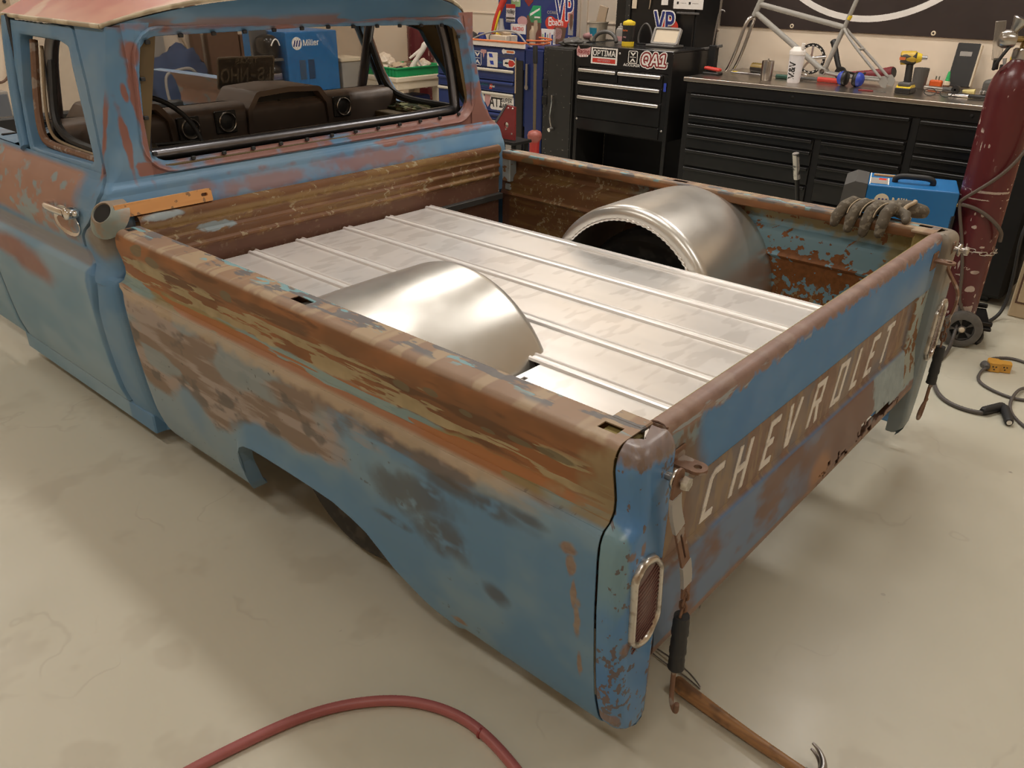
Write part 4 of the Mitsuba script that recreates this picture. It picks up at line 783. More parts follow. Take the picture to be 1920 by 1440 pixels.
# dark bench seat base and back, below the window sill
seat = put('seat', rbox(-0.66, 0.66, 2.16, 2.28, 0.35, 0.90, 0.04), 'chassis_black', T_, 40)
# small registration plate behind the glass: seen from its back, so its embossing reads mirrored
pl = thing('registration_plate', 'grey embossed registration plate leaning on the windscreen, reading mirrored', 'number plate')
mat('plate_back', (0.055, 0.045, 0.035), 0.5); mat('plate_emboss', (0.33, 0.29, 0.22), 0.5)
Mp = frame((0.27, 3.075, 1.110), (-1, 0.06, 0.02), None, (0, 1, 0.25))
Mp2 = Mp.copy()
put('sheet', mv(prism(rrect(0.30, 0.15, 0.012), 0.0015), Mp), 'plate_back', pl)
put('rim', mv(prism(rrect(0.30, 0.15, 0.012).difference(rrect(0.284, 0.134, 0.008)), 0.003, None, -0.0015), Mp), 'plate_emboss', pl)
for s_, hh, yy in (('LS-NHO', 0.062, -0.042), ('TEXAS', 0.022, 0.044)):
    put('lettering', mv(tr(text(s_, hh, 0.0025, np.eye(4), True, 0.78 if hh > 0.03 else 1.2), 0, yy, -0.0022), Mp), 'plate_emboss', pl)

# ---------------------------------------------------------------- the workbench side of the room
mat('black_enamel', lambda p, n, uv: mix((0.009, 0.0085, 0.0085), (0.016, 0.015, 0.0145), f3(p, 7, 3)), 0.26, spec=0.4)
mat('black_matte', (0.012, 0.0115, 0.0115), 0.6, spec=0.3)
mat('black_dusty', lambda p, n, uv: mix((0.020, 0.019, 0.017), (0.22, 0.205, 0.18), ss(0.90, 0.93, noise(p.x * 90, p.y * 90, p.z * 90))), 0.5)
mat('bench_steel', lambda p, n, uv: mix((0.56, 0.50, 0.44), (0.40, 0.35, 0.30), fbm(p.x * 14, p.y * 2.5, 1.0, 4)), 0.28, 1.0)
mat('pull_steel', (0.70, 0.67, 0.64), 0.25, 1.0)
mat('pull_cream', (0.55, 0.51, 0.42), 0.4)
mat('chest_blue', (0.022, 0.040, 0.155), 0.35)
mat('side_blue', (0.010, 0.022, 0.110), 0.4)
for nm, c in {'white': (0.78, 0.74, 0.70), 'cream': (0.66, 0.56, 0.42), 'red': (0.55, 0.045, 0.03), 'maroon': (0.22, 0.03, 0.03), 'orange': (0.62, 0.16, 0.05), 'yellow': (0.72, 0.52, 0.03), 'navy': (0.02, 0.03, 0.16),
              'royal': (0.03, 0.06, 0.40), 'green': (0.02, 0.30, 0.12), 'teal': (0.02, 0.20, 0.30), 'pink': (0.55, 0.30, 0.30), 'grey': (0.30, 0.28, 0.26), 'darkgrey': (0.09, 0.085, 0.08), 'black': (0.016, 0.015, 0.015), 'tan': (0.42, 0.32, 0.22), 'brown': (0.13, 0.07, 0.045), 'lime': (0.30, 0.45, 0.22)}.items():
    mat('p_' + nm, c, 0.42)
def face(x, y, z): return np.array([[0, 0, -1, x], [-1, 0, 0, y], [0, 1, 0, z], [0, 0, 0, 1.0]])
def stick(parent, x, y, z, poly, m, dep=0.0, t=0.0012, rot_=0, name='sticker', label=None):
    M = face(x - dep, y, z) @ trimesh.transformations.rotation_matrix(math.radians(rot_), (0, 0, 1))
    return put(name, prism(poly, t, M), m, parent, label=label)
def word(parent, x, y, z, s, h, m, bold=True, sq=1.0, sh=0.0, rot_=0, name='lettering'):
    M = face(x, y, z) @ trimesh.transformations.rotation_matrix(math.radians(rot_), (0, 0, 1))
    return put(name, text(s, h, 0.0008, M, bold, sq, sh), m, parent)
# workbench ------------------------------------------------------------
wb = thing('tool_workbench', 'long black workbench with drawers and a stainless steel top, behind the truck bed', 'workbench')
put('carcass', bx(3.005, 3.62, 0.385, 2.225, 0.13, 0.935, 0.006), 'black_enamel', wb)
put('top', rbox(2.975, 3.80, 0.36, 2.245, 0.935, 0.963, 0.006), 'bench_steel', wb, 40, label='stainless steel worktop with a folded front edge')
ap = put('apron', bx(2.990, 3.010, 0.39, 2.222, 0.868, 0.934, 0.003), 'black_enamel', wb)
for yy in (1.49, 0.487): put('apron_screw', tr(lathe([(0, -0.004), (0.008, -0.003), (0.011, 0.0)], 14, 'x'), 2.989, yy, 0.905), 'black_matte', ap, 40)
for yy in (2.206, 1.292, 0.763): put('upright', bx(3.001, 3.012, yy - 0.022, yy + 0.022, 0.14, 0.868, 0.002), 'black_matte', wb)
def drawer(parent, y0, y1, z0, z1, fx=3.0, pm='black_enamel', dm='black_enamel', pr=0.010):
    d = put('drawer', bx(fx - 0.012, fx + 0.006, y0, y1, z0 + 0.003, z1 - 0.004, 0.003), dm, parent)
    put('pull', rbox(fx - 0.030, fx - 0.006, y0 + 0.004, y1 - 0.004, z1 - 0.004 - 2 * pr, z1 - 0.003, pr * 0.7), pm, d, 40); return d
for z0, z1 in ((0.737, 0.866), (0.680, 0.735)): drawer(wb, 0.787, 2.184, z0, z1)
for z0, z1 in ((0.610, 0.678), (0.514, 0.608), (0.397, 0.512), (0.265, 0.395), (0.14, 0.262)):
    drawer(wb, 1.316, 2.184, z0, z1)
for z0, z1 in ((0.600, 0.678), (0.535, 0.598), (0.455, 0.533), (0.31, 0.453), (0.14, 0.308)): drawer(wb, 0.787, 1.268, z0, z1)
for z0, z1 in ((0.742, 0.860), (0.672, 0.740), (0.602, 0.670), (0.50, 0.600), (0.36, 0.498), (0.14, 0.358)): drawer(wb, 0.400, 0.739, z0, z1)
for yy in (0.46, 2.15):
    for xx in (3.08, 3.55): put('caster', lathe([(0.0, -0.022), (0.058, -0.022), (0.064, -0.015), (0.064, 0.015), (0.058, 0.022), (0, 0.022)], 20, 'y', (xx, yy, 0.064)), 'black_rubber', wb, 40); put('caster_fork', bx(xx - 0.03, xx + 0.03, yy - 0.03, yy + 0.03, 0.10, 0.135, 0.003), 'black_matte', wb)
put('side_handle', tube(spl([(3.12, 2.225, 0.86), (3.12, 2.265, 0.85), (3.18, 2.275, 0.835), (3.32, 2.275, 0.835), (3.38, 2.265, 0.85), (3.38, 2.225, 0.86)], 24), 0.009, 8), 'steel', wb, True)
# banner ----------------------------------------------------------------
mat('banner_cloth', lambda p, n, uv: mix((0.030, 0.020, 0.018), (0.045, 0.032, 0.028), f3(p, 5, 3)), 0.65, spec=0.3)
bn = thing('wall_banner', 'black cloth banner with a large white ring, hung on the wall above the workbench', 'banner')
put('cloth', bx(3.838, 3.845, -0.35, 2.486, 1.232, 3.10, 0.002), 'banner_cloth', bn)
an = np.linspace(0, 2 * PI, 97)[:-1]
ring = Polygon([(0.872 * math.cos(t), 0.872 * math.sin(t)) for t in an], [[(0.834 * math.cos(t), 0.834 * math.sin(t)) for t in an]])
put('printed_ring', prism(ring, 0.0015, face(3.838, 1.475, 2.170)), 'p_white', bn, label='white ring printed on the banner')
for yy in (1.937, 1.012): put('grommet', tr(lathe([(0.006, -0.002), (0.010, -0.004), (0.014, -0.002), (0.015, 0.0)], 18, 'x'), 3.838, yy, 1.253), 'p_cream', bn, 40)
# battens and seams of the wall: shallow boards
for i, (yy, w) in enumerate(((3.80, 0.075), (3.715, 0.05))): put('trim', bx(3.835, 3.85, yy - w / 2, yy + w / 2, 0, CEIL, 0.002), 'wall_paint', kind='structure', label='upright batten on the cream wall beside the sticker board')
put('trim', bx(3.842, 3.85, 3.84, 7.2, 1.226, 1.238, 0.001), 'wall_paint', kind='structure', label='horizontal joint strip on the cream wall')
put('trim', bx(3.842, 3.85, 2.49, 3.69, 1.198, 1.208, 0.001), 'wall_paint', kind='structure', label='horizontal joint strip behind the white bucket')
# black tool chest ---------------------------------------------------------
tc = thing('tool_chest', 'black rolling tool chest with stickers on its lid, left of the workbench', 'tool chest')
put('case', bx(3.012, 3.46, 2.352, 3.150, 0.52, 1.098, 0.006), 'black_enamel', tc)
put('lid_front', bx(3.000, 3.014, 2.350, 3.152, 0.962, 1.104, 0.004), 'black_enamel', tc)
put('lid', bx(3.000, 3.46, 2.350, 3.152, 1.094, 1.106, 0.004), 'black_enamel', tc)
for y0, y1, z0, z1 in ((2.785, 3.118, 0.872, 0.955), (2.418, 2.776, 0.872, 0.955), (2.418, 3.118, 0.775, 0.868), (2.418, 3.118, 0.615, 0.770)):
    d = put('drawer', bx(3.0, 3.014, y0, y1, z0, z1 - 0.002, 0.003), 'black_enamel', tc)
    put('pull', rbox(2.972, 3.000, y0 + 0.003, y1 - 0.003, z1 - 0.028, z1 - 0.001, 0.011), 'pull_steel', d, 40, label='bright steel pull')
put('lower_door', bx(3.0, 3.014, 2.418, 3.118, 0.53, 0.608, 0.003), 'black_enamel', tc)
put('shelf_back', bx(3.40, 3.44, 2.36, 3.14, 0.16, 0.52, 0.003), 'black_matte', tc); put('bottom_shelf', bx(3.02, 3.44, 2.36, 3.14, 0.14, 0.17, 0.003), 'black_matte', tc)
for yy in (2.362, 3.132):
    for xx in (3.0, 3.43): put('corner_post', bx(xx, xx + 0.03, yy - 0.014, yy + 0.014, 0.09, 1.095 if xx < 3.1 else 0.6, 0.003), 'black_enamel', tc); put('caster', lathe([(0, -0.018), (0.042, -0.018), (0.047, -0.01), (0.047, 0.01), (0.042, 0.018), (0, 0.018)], 18, 'y', (xx + 0.015, yy, 0.047)), 'black_rubber', tc, 40)
for yy, zz in ((2.39, 0.595), (3.12, 0.60), (2.775, 1.068), (2.39, 1.03)): put('bolt_head', tr(lathe([(0, -0.004), (0.006, -0.003), (0.008, 0.0)], 12, 'x'), 2.999, yy, zz), 'pull_steel', tc, 40)
# its stickers
X0 = 2.9998
p = stick(tc, X0, 2.905, 1.043, rrect(0.225, 0.108, 0.004), 'p_white', label='white, black and red rectangular sticker reading OPTIMA BATTERIES')
stick(p, X0, 2.905, 1.062, rrect(0.195, 0.052, 0.001), 'p_black', 0.0012, 0.0005, name='black_bar'); stick(p, X0, 2.905, 1.012, rrect(0.195, 0.028, 0.001), 'p_red', 0.0012, 0.0005, name='red_bar')
word(p, X0 - 0.0017, 2.905, 1.044, 'OPTIMA', 0.036, 'p_white', True, 0.95); word(p, X0 - 0.0017, 2.905, 1.006, 'BATTERIES', 0.013, 'p_pink', True, 1.1)
p = stick(tc, X0, 2.665, 1.052, rrect(0.076, 0.082, 0.010).difference(rrect(0.066, 0.072, 0.007)), 'p_white', label='white outline emblem of two arrowheads meeting at a bar, ACCUAIR below it')
for sg in (1, -1): stick(p, X0, 2.665, 1.052, Polygon([(-0.024, sg * 0.031), (-0.012, sg * 0.031), (0, sg * 0.019), (0.012, sg * 0.031), (0.024, sg * 0.031), (0.002, sg * 0.008), (-0.002, sg * 0.008)]), 'p_white', name='arrowhead')
stick(p, X0, 2.665, 1.052, rrect(0.05, 0.004, 0.001), 'p_white', name='bar'); word(p, X0, 2.672, 0.992, 'ACCUAIR', 0.017, 'p_white', True, 1.25)
q = affinity.translate(rrect(0.205, 0.094, 0.012), 0, 0)
qs = text('QA1', 0.072, 0.001, np.eye(4), True, 1.02, 0.15)
def outline(s, h, sq, sh, grow):
    m = meshkit.text_mesh(s, h, 0.001, True); m.apply_translation((-m.bounds[:, 0].mean(), 0, 0)); A = np.eye(4); A[0, 0] = sq; A[0, 1] = sh; m.apply_transform(A)
    return unary_union([Polygon(m.vertices[f][:, :2]).buffer(0) for f, n in zip(m.faces, m.face_normals) if n[2] > 0.9]).buffer(grow, quad_segs=3)
p = stick(tc, X0, 2.500, 1.010, outline('QA1', 0.070, 1.0, 0.12, 0.017), 'p_white', label='white QA1 lettering sticker with a dark red outline')
stick(p, X0, 2.500, 1.010, outline('QA1', 0.070, 1.0, 0.12, 0.010), 'p_maroon', 0.0012, 0.0006, name='outline'); word(p, X0 - 0.0018, 2.500, 1.010, 'QA1', 0.070, 'p_white', True, 1.0, 0.12)
p = stick(tc, X0, 3.085, 1.055, unary_union([Polygon([(-0.062, 0.02), (-0.045, 0.045), (-0.03, 0.022), (0.0, 0.026), (0.035, 0.03), (0.062, 0.042), (0.058, -0.005), (0.03, -0.028), (-0.03, -0.032), (-0.058, -0.02)])]), 'p_pink', label='pink script sticker with a chequered strip')
for k_ in range(4): stick(p, X0, 3.115 - 0.022 * k_, 1.030 + 0.002 * k_, rrect(0.011, 0.013, 0.001), 'p_white', 0.0012, 0.0005, name='check')
word(p, X0 - 0.0012, 3.085, 1.050, 'Racing', 0.026, 'p_maroon', True, 0.9, 0.1)
stick(tc, 3.0, 2.392, 0.880, rrect(0.020, 0.055, 0.003), 'p_royal', label='small blue sticker on the corner post')
# things on the black chest
cn = thing('yellow_can', 'tall yellow and black spray canister standing on the black tool chest', 'canister')
put('body', lathe([(0.0, 0.0), (0.041, 0.0), (0.043, 0.004), (0.043, 0.030), (0.0425, 0.031), (0.0425, 0.138), (0.043, 0.139), (0.043, 0.142)], 28, 'z', (3.15, 2.815, 1.106)), 'p_yellow', cn, 40)
put('label_band', lathe([(0.0432, 0.032), (0.0434, 0.034), (0.0434, 0.134), (0.0432, 0.136)], 28, 'z', (3.15, 2.815, 1.106)), 'p_black', cn, 40, label='black label band')
put('cap', lathe([(0.043, 0.142), (0.044, 0.148), (0.040, 0.158), (0.020, 0.165), (0.012, 0.170), (0, 0.170)], 28, 'z', (3.15, 2.815, 1.106)), 'p_yellow', cn, 40)
for zz, h, s_, mm in ((0.098, 0.012, 'turbo', 'p_orange'), (0.055, 0.009, 'PRO', 'p_pink')): put('lettering', text(s_, h, 0.001, face(3.106, 2.815, 1.106 + zz), True), mm, cn)
sp = thing('spray_can', 'grey and red aerosol can behind the yellow canister', 'spray can')
put('body', lathe([(0, 0), (0.032, 0), (0.033, 0.003), (0.033, 0.09), (0.027, 0.103), (0.020, 0.106)], 24, 'z', (3.30, 2.985, 1.106)), 'p_grey', sp, 40); put('label_band', lathe([(0.0332, 0.02), (0.0334, 0.021), (0.0334, 0.05), (0.0332, 0.051)], 24, 'z', (3.30, 2.985, 1.106)), 'p_pink', sp, 40)
put('nozzle', lathe([(0.020, 0.106), (0.020, 0.115), (0.008, 0.118), (0.008, 0.135), (0, 0.137)], 18, 'z', (3.30, 2.985, 1.106)), 'p_grey', sp, 40)
oc = thing('open_case', 'small open grey case showing a cream label on the black tool chest', 'case')
put('base', rbox(3.20, 3.34, 2.475, 2.705, 1.106, 1.125, 0.008), 'p_darkgrey', oc, 40)
Ml = face(3.26, 2.575, 1.165); Ml = trimesh.transformations.translation_matrix((3.265, 2.585, 1.122)) @ trimesh.transformations.rotation_matrix(math.radians(24), (0, 1, 0)) @ face(0, 0, 0.055)
put('lid', prism(rrect(0.215, 0.115, 0.014), 0.012, Ml), 'p_grey', oc, 30); put('label_sheet', prism(rrect(0.180, 0.085, 0.004), 0.001, Ml, 0.0125), 'p_cream', oc, label='printed cream label'); put('lid_rim', prism(rrect(0.215, 0.115, 0.014).difference(rrect(0.190, 0.092, 0.008)), 0.010, Ml, 0.012), 'p_grey', oc, 30)
put('latch', prism(rrect(0.03, 0.012, 0.003), 0.016, Ml @ trimesh.transformations.translation_matrix((0, 0.060, 0))), 'p_black', oc)
vp = thing('oval_sign', 'round red and blue sign reading VP behind the small grey case', 'sign')
put('disc', prism(affinity.scale(Point(0, 0).buffer(0.075, quad_segs=16), 1.15, 0.82), 0.004, face(3.43, 2.675, 1.225)), 'p_red', vp, 30)
put('outline', prism(outline('VP', 0.118, 0.80, -0.06, 0.009), 0.003, face(3.426, 2.70, 1.205)), 'p_white', vp); put('lettering', text('VP', 0.118, 0.003, face(3.4228, 2.70, 1.205), True, 0.80, -0.06), 'p_navy', vp); word(vp, 3.4258, 2.630, 1.195, 'Racing', 0.020, 'p_pink', True, 0.9, 0.2)
put('foot', bx(3.40, 3.47, 2.63, 2.72, 1.106, 1.170, 0.003), 'p_black', vp)
bk = thing('plastic_bucket', 'small white bucket with a blue label behind the black tool chest', 'bucket')
put('pail', [lathe([(0, 0), (0.058, 0.0), (0.060, 0.004), (0.074, 0.128), (0.079, 0.130), (0.079, 0.138), (0.071, 0.138), (0.057, 0.012), (0, 0.010)], 32, 'z', (3.60, 3.40, 1.09))], mat('pail_plastic', (0.46, 0.40, 0.31), 0.45), bk, 40)
put('label_patch', grid(np.array([[(3.60 - (0.0605 + 0.113 * (z - 0.004)) * math.cos(t), 3.40 + (0.0605 + 0.113 * (z - 0.004)) * math.sin(t) , 1.09 + z) for t in np.linspace(0.7, -0.45, 12)] for z in (0.035, 0.095)]), 0.0008), 'p_teal', bk)
bd = thing('scrap_board', 'cream board standing in the small white bucket', 'board'); put('board', rot(bx(3.60, 3.612, 3.37, 3.45, 1.112, 1.34, 0.002), 13, (1, 0, 0), (3.6, 3.40, 1.11)), 'p_tan', bd)
sh_ = thing('wall_shelf', 'dark shelf board behind the tool chests carrying the bucket', 'shelf'); put('board', bx(3.50, 3.80, 3.16, 3.56, 1.07, 1.09, 0.003), 'black_matte', sh_); put('leg', bx(3.74, 3.78, 3.18, 3.22, 0, 1.07, 0.002), 'black_matte', sh_); put('leg', bx(3.74, 3.78, 3.50, 3.54, 0, 1.07, 0.002), 'black_matte', sh_); put('leg', bx(3.52, 3.56, 3.18, 3.22, 0, 1.07, 0.002), 'black_matte', sh_); put('leg', bx(3.52, 3.56, 3.50, 3.54, 0, 1.07, 0.002), 'black_matte', sh_)
hm = thing('headset', 'grey padded headband lying on the black tool chest', 'headband'); put('band', tube(spl([(3.20, 3.145, 1.112), (3.21, 3.13, 1.16), (3.22, 3.06, 1.185), (3.22, 2.99, 1.165), (3.21, 2.955, 1.118)], 24), 0.014, 10), 'p_darkgrey', hm, True)
mr = thing('round_strap', 'black looped strap standing behind the yellow canister', 'strap'); put('loop', tube(spl([(3.36, 2.86, 1.112), (3.36, 2.855, 1.20), (3.36, 2.81, 1.245), (3.36, 2.765, 1.20), (3.36, 2.76, 1.112)], 24), 0.007, 8), 'p_darkgrey', mr, True); put('foot', bx(3.345, 3.375, 2.75, 2.87, 1.106, 1.116, 0.002), 'black_matte', mr)
# tall black cabinet behind, with papers and hooks on its door
ub = thing('tall_cabinet', 'tall black cabinet standing behind the black tool chest, papers on its door', 'cabinet')
put('body', bx(3.48, 3.80, 2.48, 3.155, 0.05, 1.95, 0.006), 'black_matte', ub); put('door', bx(3.462, 3.48, 2.49, 3.145, 0.30, 1.94, 0.003), 'black_enamel', ub)
for yy, w, z0, s_ in ((2.545, 0.235, 1.345, 2), (2.735, 0.055, 1.365, 0)):
    st_ = put('paper', bx(3.4585, 3.462, yy - w / 2, yy + w / 2, z0, z0 + 0.30, 0.001), 'p_white', ub, label='white printed chart' if s_ else 'narrow white paper strip')
    if s_:
        for k_ in range(2):
            for j_ in range(6): put('print', bx(3.4578, 3.4586, yy + 0.075 - 0.095 * k_, yy + 0.090 - 0.095 * k_ + 0.004 * (j_ % 2), z0 + 0.030 + 0.030 * j_, z0 + 0.046 + 0.030 * j_, 0), 'p_black', st_); put('print', bx(3.4578, 3.4586, yy + 0.015 - 0.095 * k_, yy + 0.062 - 0.095 * k_, z0 + 0.036 + 0.030 * j_, z0 + 0.039 + 0.030 * j_, 0), 'p_grey', st_)
put('rail', bx(3.452, 3.462, 2.45, 2.63, 1.312, 1.326, 0.002), 'p_darkgrey', ub)
tg1 = thing('paper_tag', 'small white paper tag hanging on the black cabinet door', 'tag'); put('tag', bx(3.452, 3.456, 2.965, 3.005, 1.335, 1.395, 0.001), 'p_cream', tg1); put('string', tube([(3.455, 2.985, 1.395), (3.458, 2.985, 1.47)], 0.002, 6), 'p_tan', tg1)
kn = thing('hanging_knife', 'pale slim tool hanging on the black cabinet door', 'tool'); put('blade', tube(spl([(3.450, 2.848, 1.45), (3.450, 2.848, 1.385), (3.450, 2.855, 1.335)], 12), np.linspace(0.006, 0.003, 12), 8), 'p_tan', kn, True)
rp = thing('rolled_print', 'dark rolled strap hanging on the black cabinet door', 'strap'); put('strap', bx(3.445, 3.458, 3.015, 3.055, 1.20, 1.50, 0.004), 'black_dusty', rp)
# bent rod stand and vice at the end of the bench
cl = thing('bench_clamp', 'grey bar clamp with a bent rod handle at the left end of the workbench', 'clamp')
put('post', bx(3.40, 3.45, 2.262, 2.315, 0.30, 1.13, 0.004), 'black_matte', cl); put('arm', rot(bx(3.41, 3.44, 2.23, 2.42, 1.112, 1.130, 0.003), -12, (1, 0, 0), (3.42, 2.27, 1.12)), 'p_darkgrey', cl)
put('rod', tube(spl([(3.42, 2.300, 1.10), (3.42, 2.293, 1.20), (3.42, 2.278, 1.325), (3.42, 2.268, 1.347), (3.42, 2.250, 1.350), (3.42, 2.237, 1.338)], 28), 0.0055, 8), 'steel', cl, True); put('base', bx(3.34, 3.50, 2.255, 2.34, 0.0, 0.30, 0.004), 'black_matte', cl)
# black side cabinet with a hanging wrench
sc_ = thing('side_cabinet', 'narrow black side locker between the blue and the black tool chest', 'cabinet')
put('body', bx(3.0, 3.45, 3.172, 3.452, 0.06, 1.075, 0.006), 'black_dusty', sc_); put('door_edge', bx(2.985, 3.0, 3.176, 3.395, 0.10, 1.065, 0.004), 'black_dusty', sc_)
for zz in (0.70, 0.82): put('hinge', bx(2.975, 2.99, 3.395, 3.44, zz - 0.03, zz + 0.03, 0.004), 'black_matte', sc_)
wr = thing('hanging_wrench', 'long chrome wrench hanging on the black side locker', 'wrench')
wp = [(2.965, 3.335, 0.745), (2.963, 3.338, 0.66), (2.962, 3.345, 0.60), (2.960, 3.338, 0.555), (2.960, 3.325, 0.515)]
put('shaft', tube(spl(wp, 30), 0.0055, 8), 'chrome', wr, True); put('socket', tube([(2.970, 3.326, 0.505), (2.935, 3.330, 0.498)], 0.015, 14), 'chrome', wr, 40); put('hook', tube([(2.985, 3.335, 0.742), (2.962, 3.335, 0.742)], 0.004, 8), 'chrome', wr)
# blue tool chest ------------------------------------------------------------
bc = thing('blue_tool_chest', 'blue tool chest covered in stickers, beside the truck cab', 'tool chest')
put('case', bx(3.012, 3.46, 3.640, 4.60, 0.475, 1.045, 0.006), 'chest_blue', bc)
put('lid_front', bx(3.0, 3.014, 3.640, 4.60, 0.893, 1.035, 0.003), 'chest_blue', bc)
put('side', bx(3.0, 3.45, 3.46, 3.632, 0.10, 1.045, 0.006), 'side_blue', bc)
for y0, y1, z0, z1, pm in ((4.19, 4.58, 0.800, 0.885, 'pull_cream'), (3.735, 4.18, 0.800, 0.885, 'pull_cream'), (3.735, 4.58, 0.715, 0.795, 'chest_blue'), (3.735, 4.58, 0.560, 0.710, 'pull_cream'), (3.735, 4.58, 0.500, 0.555, 'chest_blue')):
    d = put('drawer', bx(3.0, 3.014, y0, y1, z0, z1 - 0.002, 0.003), 'chest_blue', bc); put('pull', rbox(2.976, 3.0, y0 + 0.003, y1 - 0.003, z1 - 0.024, z1 - 0.001, 0.010), pm, d, 40)
    put('lower_rib', bx(2.990, 3.0, y0 + 0.003, y1 - 0.003, z0 + 0.001, z0 + 0.014, 0.003), 'chest_blue', d)
put('grey_base', bx(3.02, 3.44, 3.72, 4.58, 0.20, 0.472, 0.006), 'p_grey', bc); put('bottom_trim', bx(2.985, 3.01, 3.71, 4.58, 0.474, 0.494, 0.004), 'pull_cream', bc)
put('corner_post', bx(2.990, 3.012, 3.648, 3.728, 0.10, 0.96, 0.004), 'p_black', bc); put('corner_rail', bx(2.984, 2.992, 3.712, 3.722, 0.72, 0.98, 0.002), 'p_tan', bc)
put('foot', bx(3.02, 3.10, 3.72, 3.78, 0, 0.20, 0.003), 'p_black', bc); put('foot', bx(3.34, 3.42, 4.5, 4.56, 0, 0.20, 0.003), 'p_black', bc); put('foot', bx(3.02, 3.10, 4.5, 4.56, 0, 0.20, 0.003), 'p_black', bc); put('foot', bx(3.34, 3.42, 3.72, 3.78, 0, 0.20, 0.003), 'p_black', bc); put('side_foot', bx(3.05, 3.40, 3.47, 3.62, 0, 0.10, 0.003), 'p_black', bc)
put('open_tray', bx(3.02, 3.45, 3.46, 3.63, 1.045, 1.060, 0.003), 'side_blue', bc)
p = stick(bc, X0, 4.130, 0.950, rrect(0.088, 0.105, 0.010).difference(rrect(0.078, 0.095, 0.007)), 'p_white', label='white outline emblem of two arrowheads on blue')
for sg in (1, -1): stick(p, X0, 4.130, 0.950, Polygon([(-0.030, sg * 0.042), (-0.016, sg * 0.042), (0, sg * 0.026), (0.016, sg * 0.042), (0.030, sg * 0.042), (0.002, sg * 0.010), (-0.002, sg * 0.010)]), 'p_white', name='arrowhead')
stick(p, X0, 4.130, 0.950, rrect(0.062, 0.004, 0.001), 'p_white', name='bar')
p = stick(bc, X0, 3.968, 0.948, rrect(0.112, 0.108, 0.003), 'p_white', label='white square sticker with two blue blocks')
for dx_, dz_ in ((-0.018, 0.030), (-0.006, -0.022)): stick(p, X0, 3.968 - dx_, 0.948 + dz_, Polygon([(-0.022, 0.014), (0.014, 0.014), (0.024, -0.014), (-0.012, -0.014)]), 'p_royal', 0.0012, 0.0005, name='block')
p = stick(bc, X0, 4.062, 1.003, unary_union([rrect(0.062, 0.026, 0.008), Polygon([(-0.012, -0.01), (0.012, -0.01), (0.0, -0.055)])]), 'p_pink', label='small salmon pink pin shaped sticker')
stick(bc, X0, 3.800, 1.015, unary_union([rrect(0.13, 0.026, 0.012), affinity.translate(Point(0, 0).buffer(0.018), -0.05, 0)]), 'p_white', label='white and orange rounded sticker'); stick(bc, X0, 3.782, 1.014, rrect(0.075, 0.014, 0.006), 'p_orange', 0.0012, 0.0005, label='orange part of the rounded sticker')
word(bc, X0, 3.845, 0.970, 'MOTORSPORT', 0.022, 'p_darkgrey', True, 0.95, 0.25); word(bc, X0, 3.885, 0.928, 'nitto', 0.013, 'p_teal', True, 1.0)
p = stick(bc, X0, 3.785, 0.932, Polygon([(-0.070, 0.020), (-0.02, 0.032), (0.035, 0.028), (0.068, 0.0), (0.035, -0.028), (-0.02, -0.032), (-0.070, -0.020)]), 'p_white', label='white and red pointed oval sticker')
stick(p, X0, 3.785, 0.932, Polygon([(-0.005, 0.024), (0.030, 0.021), (0.055, 0.0), (0.030, -0.021), (-0.005, -0.024), (-0.018, 0)]), 'p_red', 0.0012, 0.0005, name='red_half'); stick(p, X0, 3.820, 0.932, rrect(0.034, 0.014, 0.006), 'p_black', 0.0012, 0.0005, name='black_mark')
word(bc, X0, 4.06, 0.752, 'CASE', 0.022, 'p_teal', True, 1.15); p = stick(bc, X0, 3.985, 0.752, Polygon([(-0.02, -0.03), (0.012, -0.03), (0.022, 0.034), (-0.004, 0.034)]), 'p_red', label='red slanted sticker with white writing'); word(p, X0 - 0.0014, 3.970, 0.744, 'Hurst', 0.016, 'p_white', True, 1.0, 0.2)
stick(bc, X0, 4.15, 0.752, rrect(0.05, 0.030, 0.006), 'p_white', label='small white sticker')
p = stick(bc, X0, 3.865, 0.634, rrect(0.250, 0.115, 0.018), 'p_white', label='white rounded sticker reading ATI SUPER DAMPER'); word(p, X0 - 0.0014, 3.930, 0.600, 'ATI', 0.068, 'p_black', True, 0.85); stick(p, X0, 3.930, 0.664, rrect(0.088, 0.012, 0.001), 'p_black', 0.0012, 0.0006, name='bar')
word(p, X0 - 0.0014, 3.815, 0.642, 'SUPER', 0.030, 'p_black', True, 0.85); word(p, X0 - 0.0014, 3.812, 0.600, 'DAMPER', 0.030, 'p_black', True, 0.82)
stick(bc, X0, 4.10, 0.645, Point(0, 0).buffer(0.052, quad_segs=12), 'p_white', label='round white sticker'); stick(bc, X0, 4.018, 0.638, Polygon([(-0.032, 0.045), (0.032, 0.045), (0.030, -0.01), (0.0, -0.05), (-0.030, -0.01)]), 'p_pink', label='salmon red shield sticker')
ob = thing('orange_level', 'long cream and orange straightedge lying along the front edge of the blue tool chest', 'straightedge')
put('web', rbox(2.975, 2.990, 3.62, 4.62, 1.046, 1.082, 0.003), 'p_white', ob); put('top_flange', rbox(2.965, 3.012, 3.62, 4.62, 1.080, 1.090, 0.003), 'p_orange', ob)
cp = thing('baseball_hat', 'black baseball cap with a small white tag on the blue tool chest', 'cap')
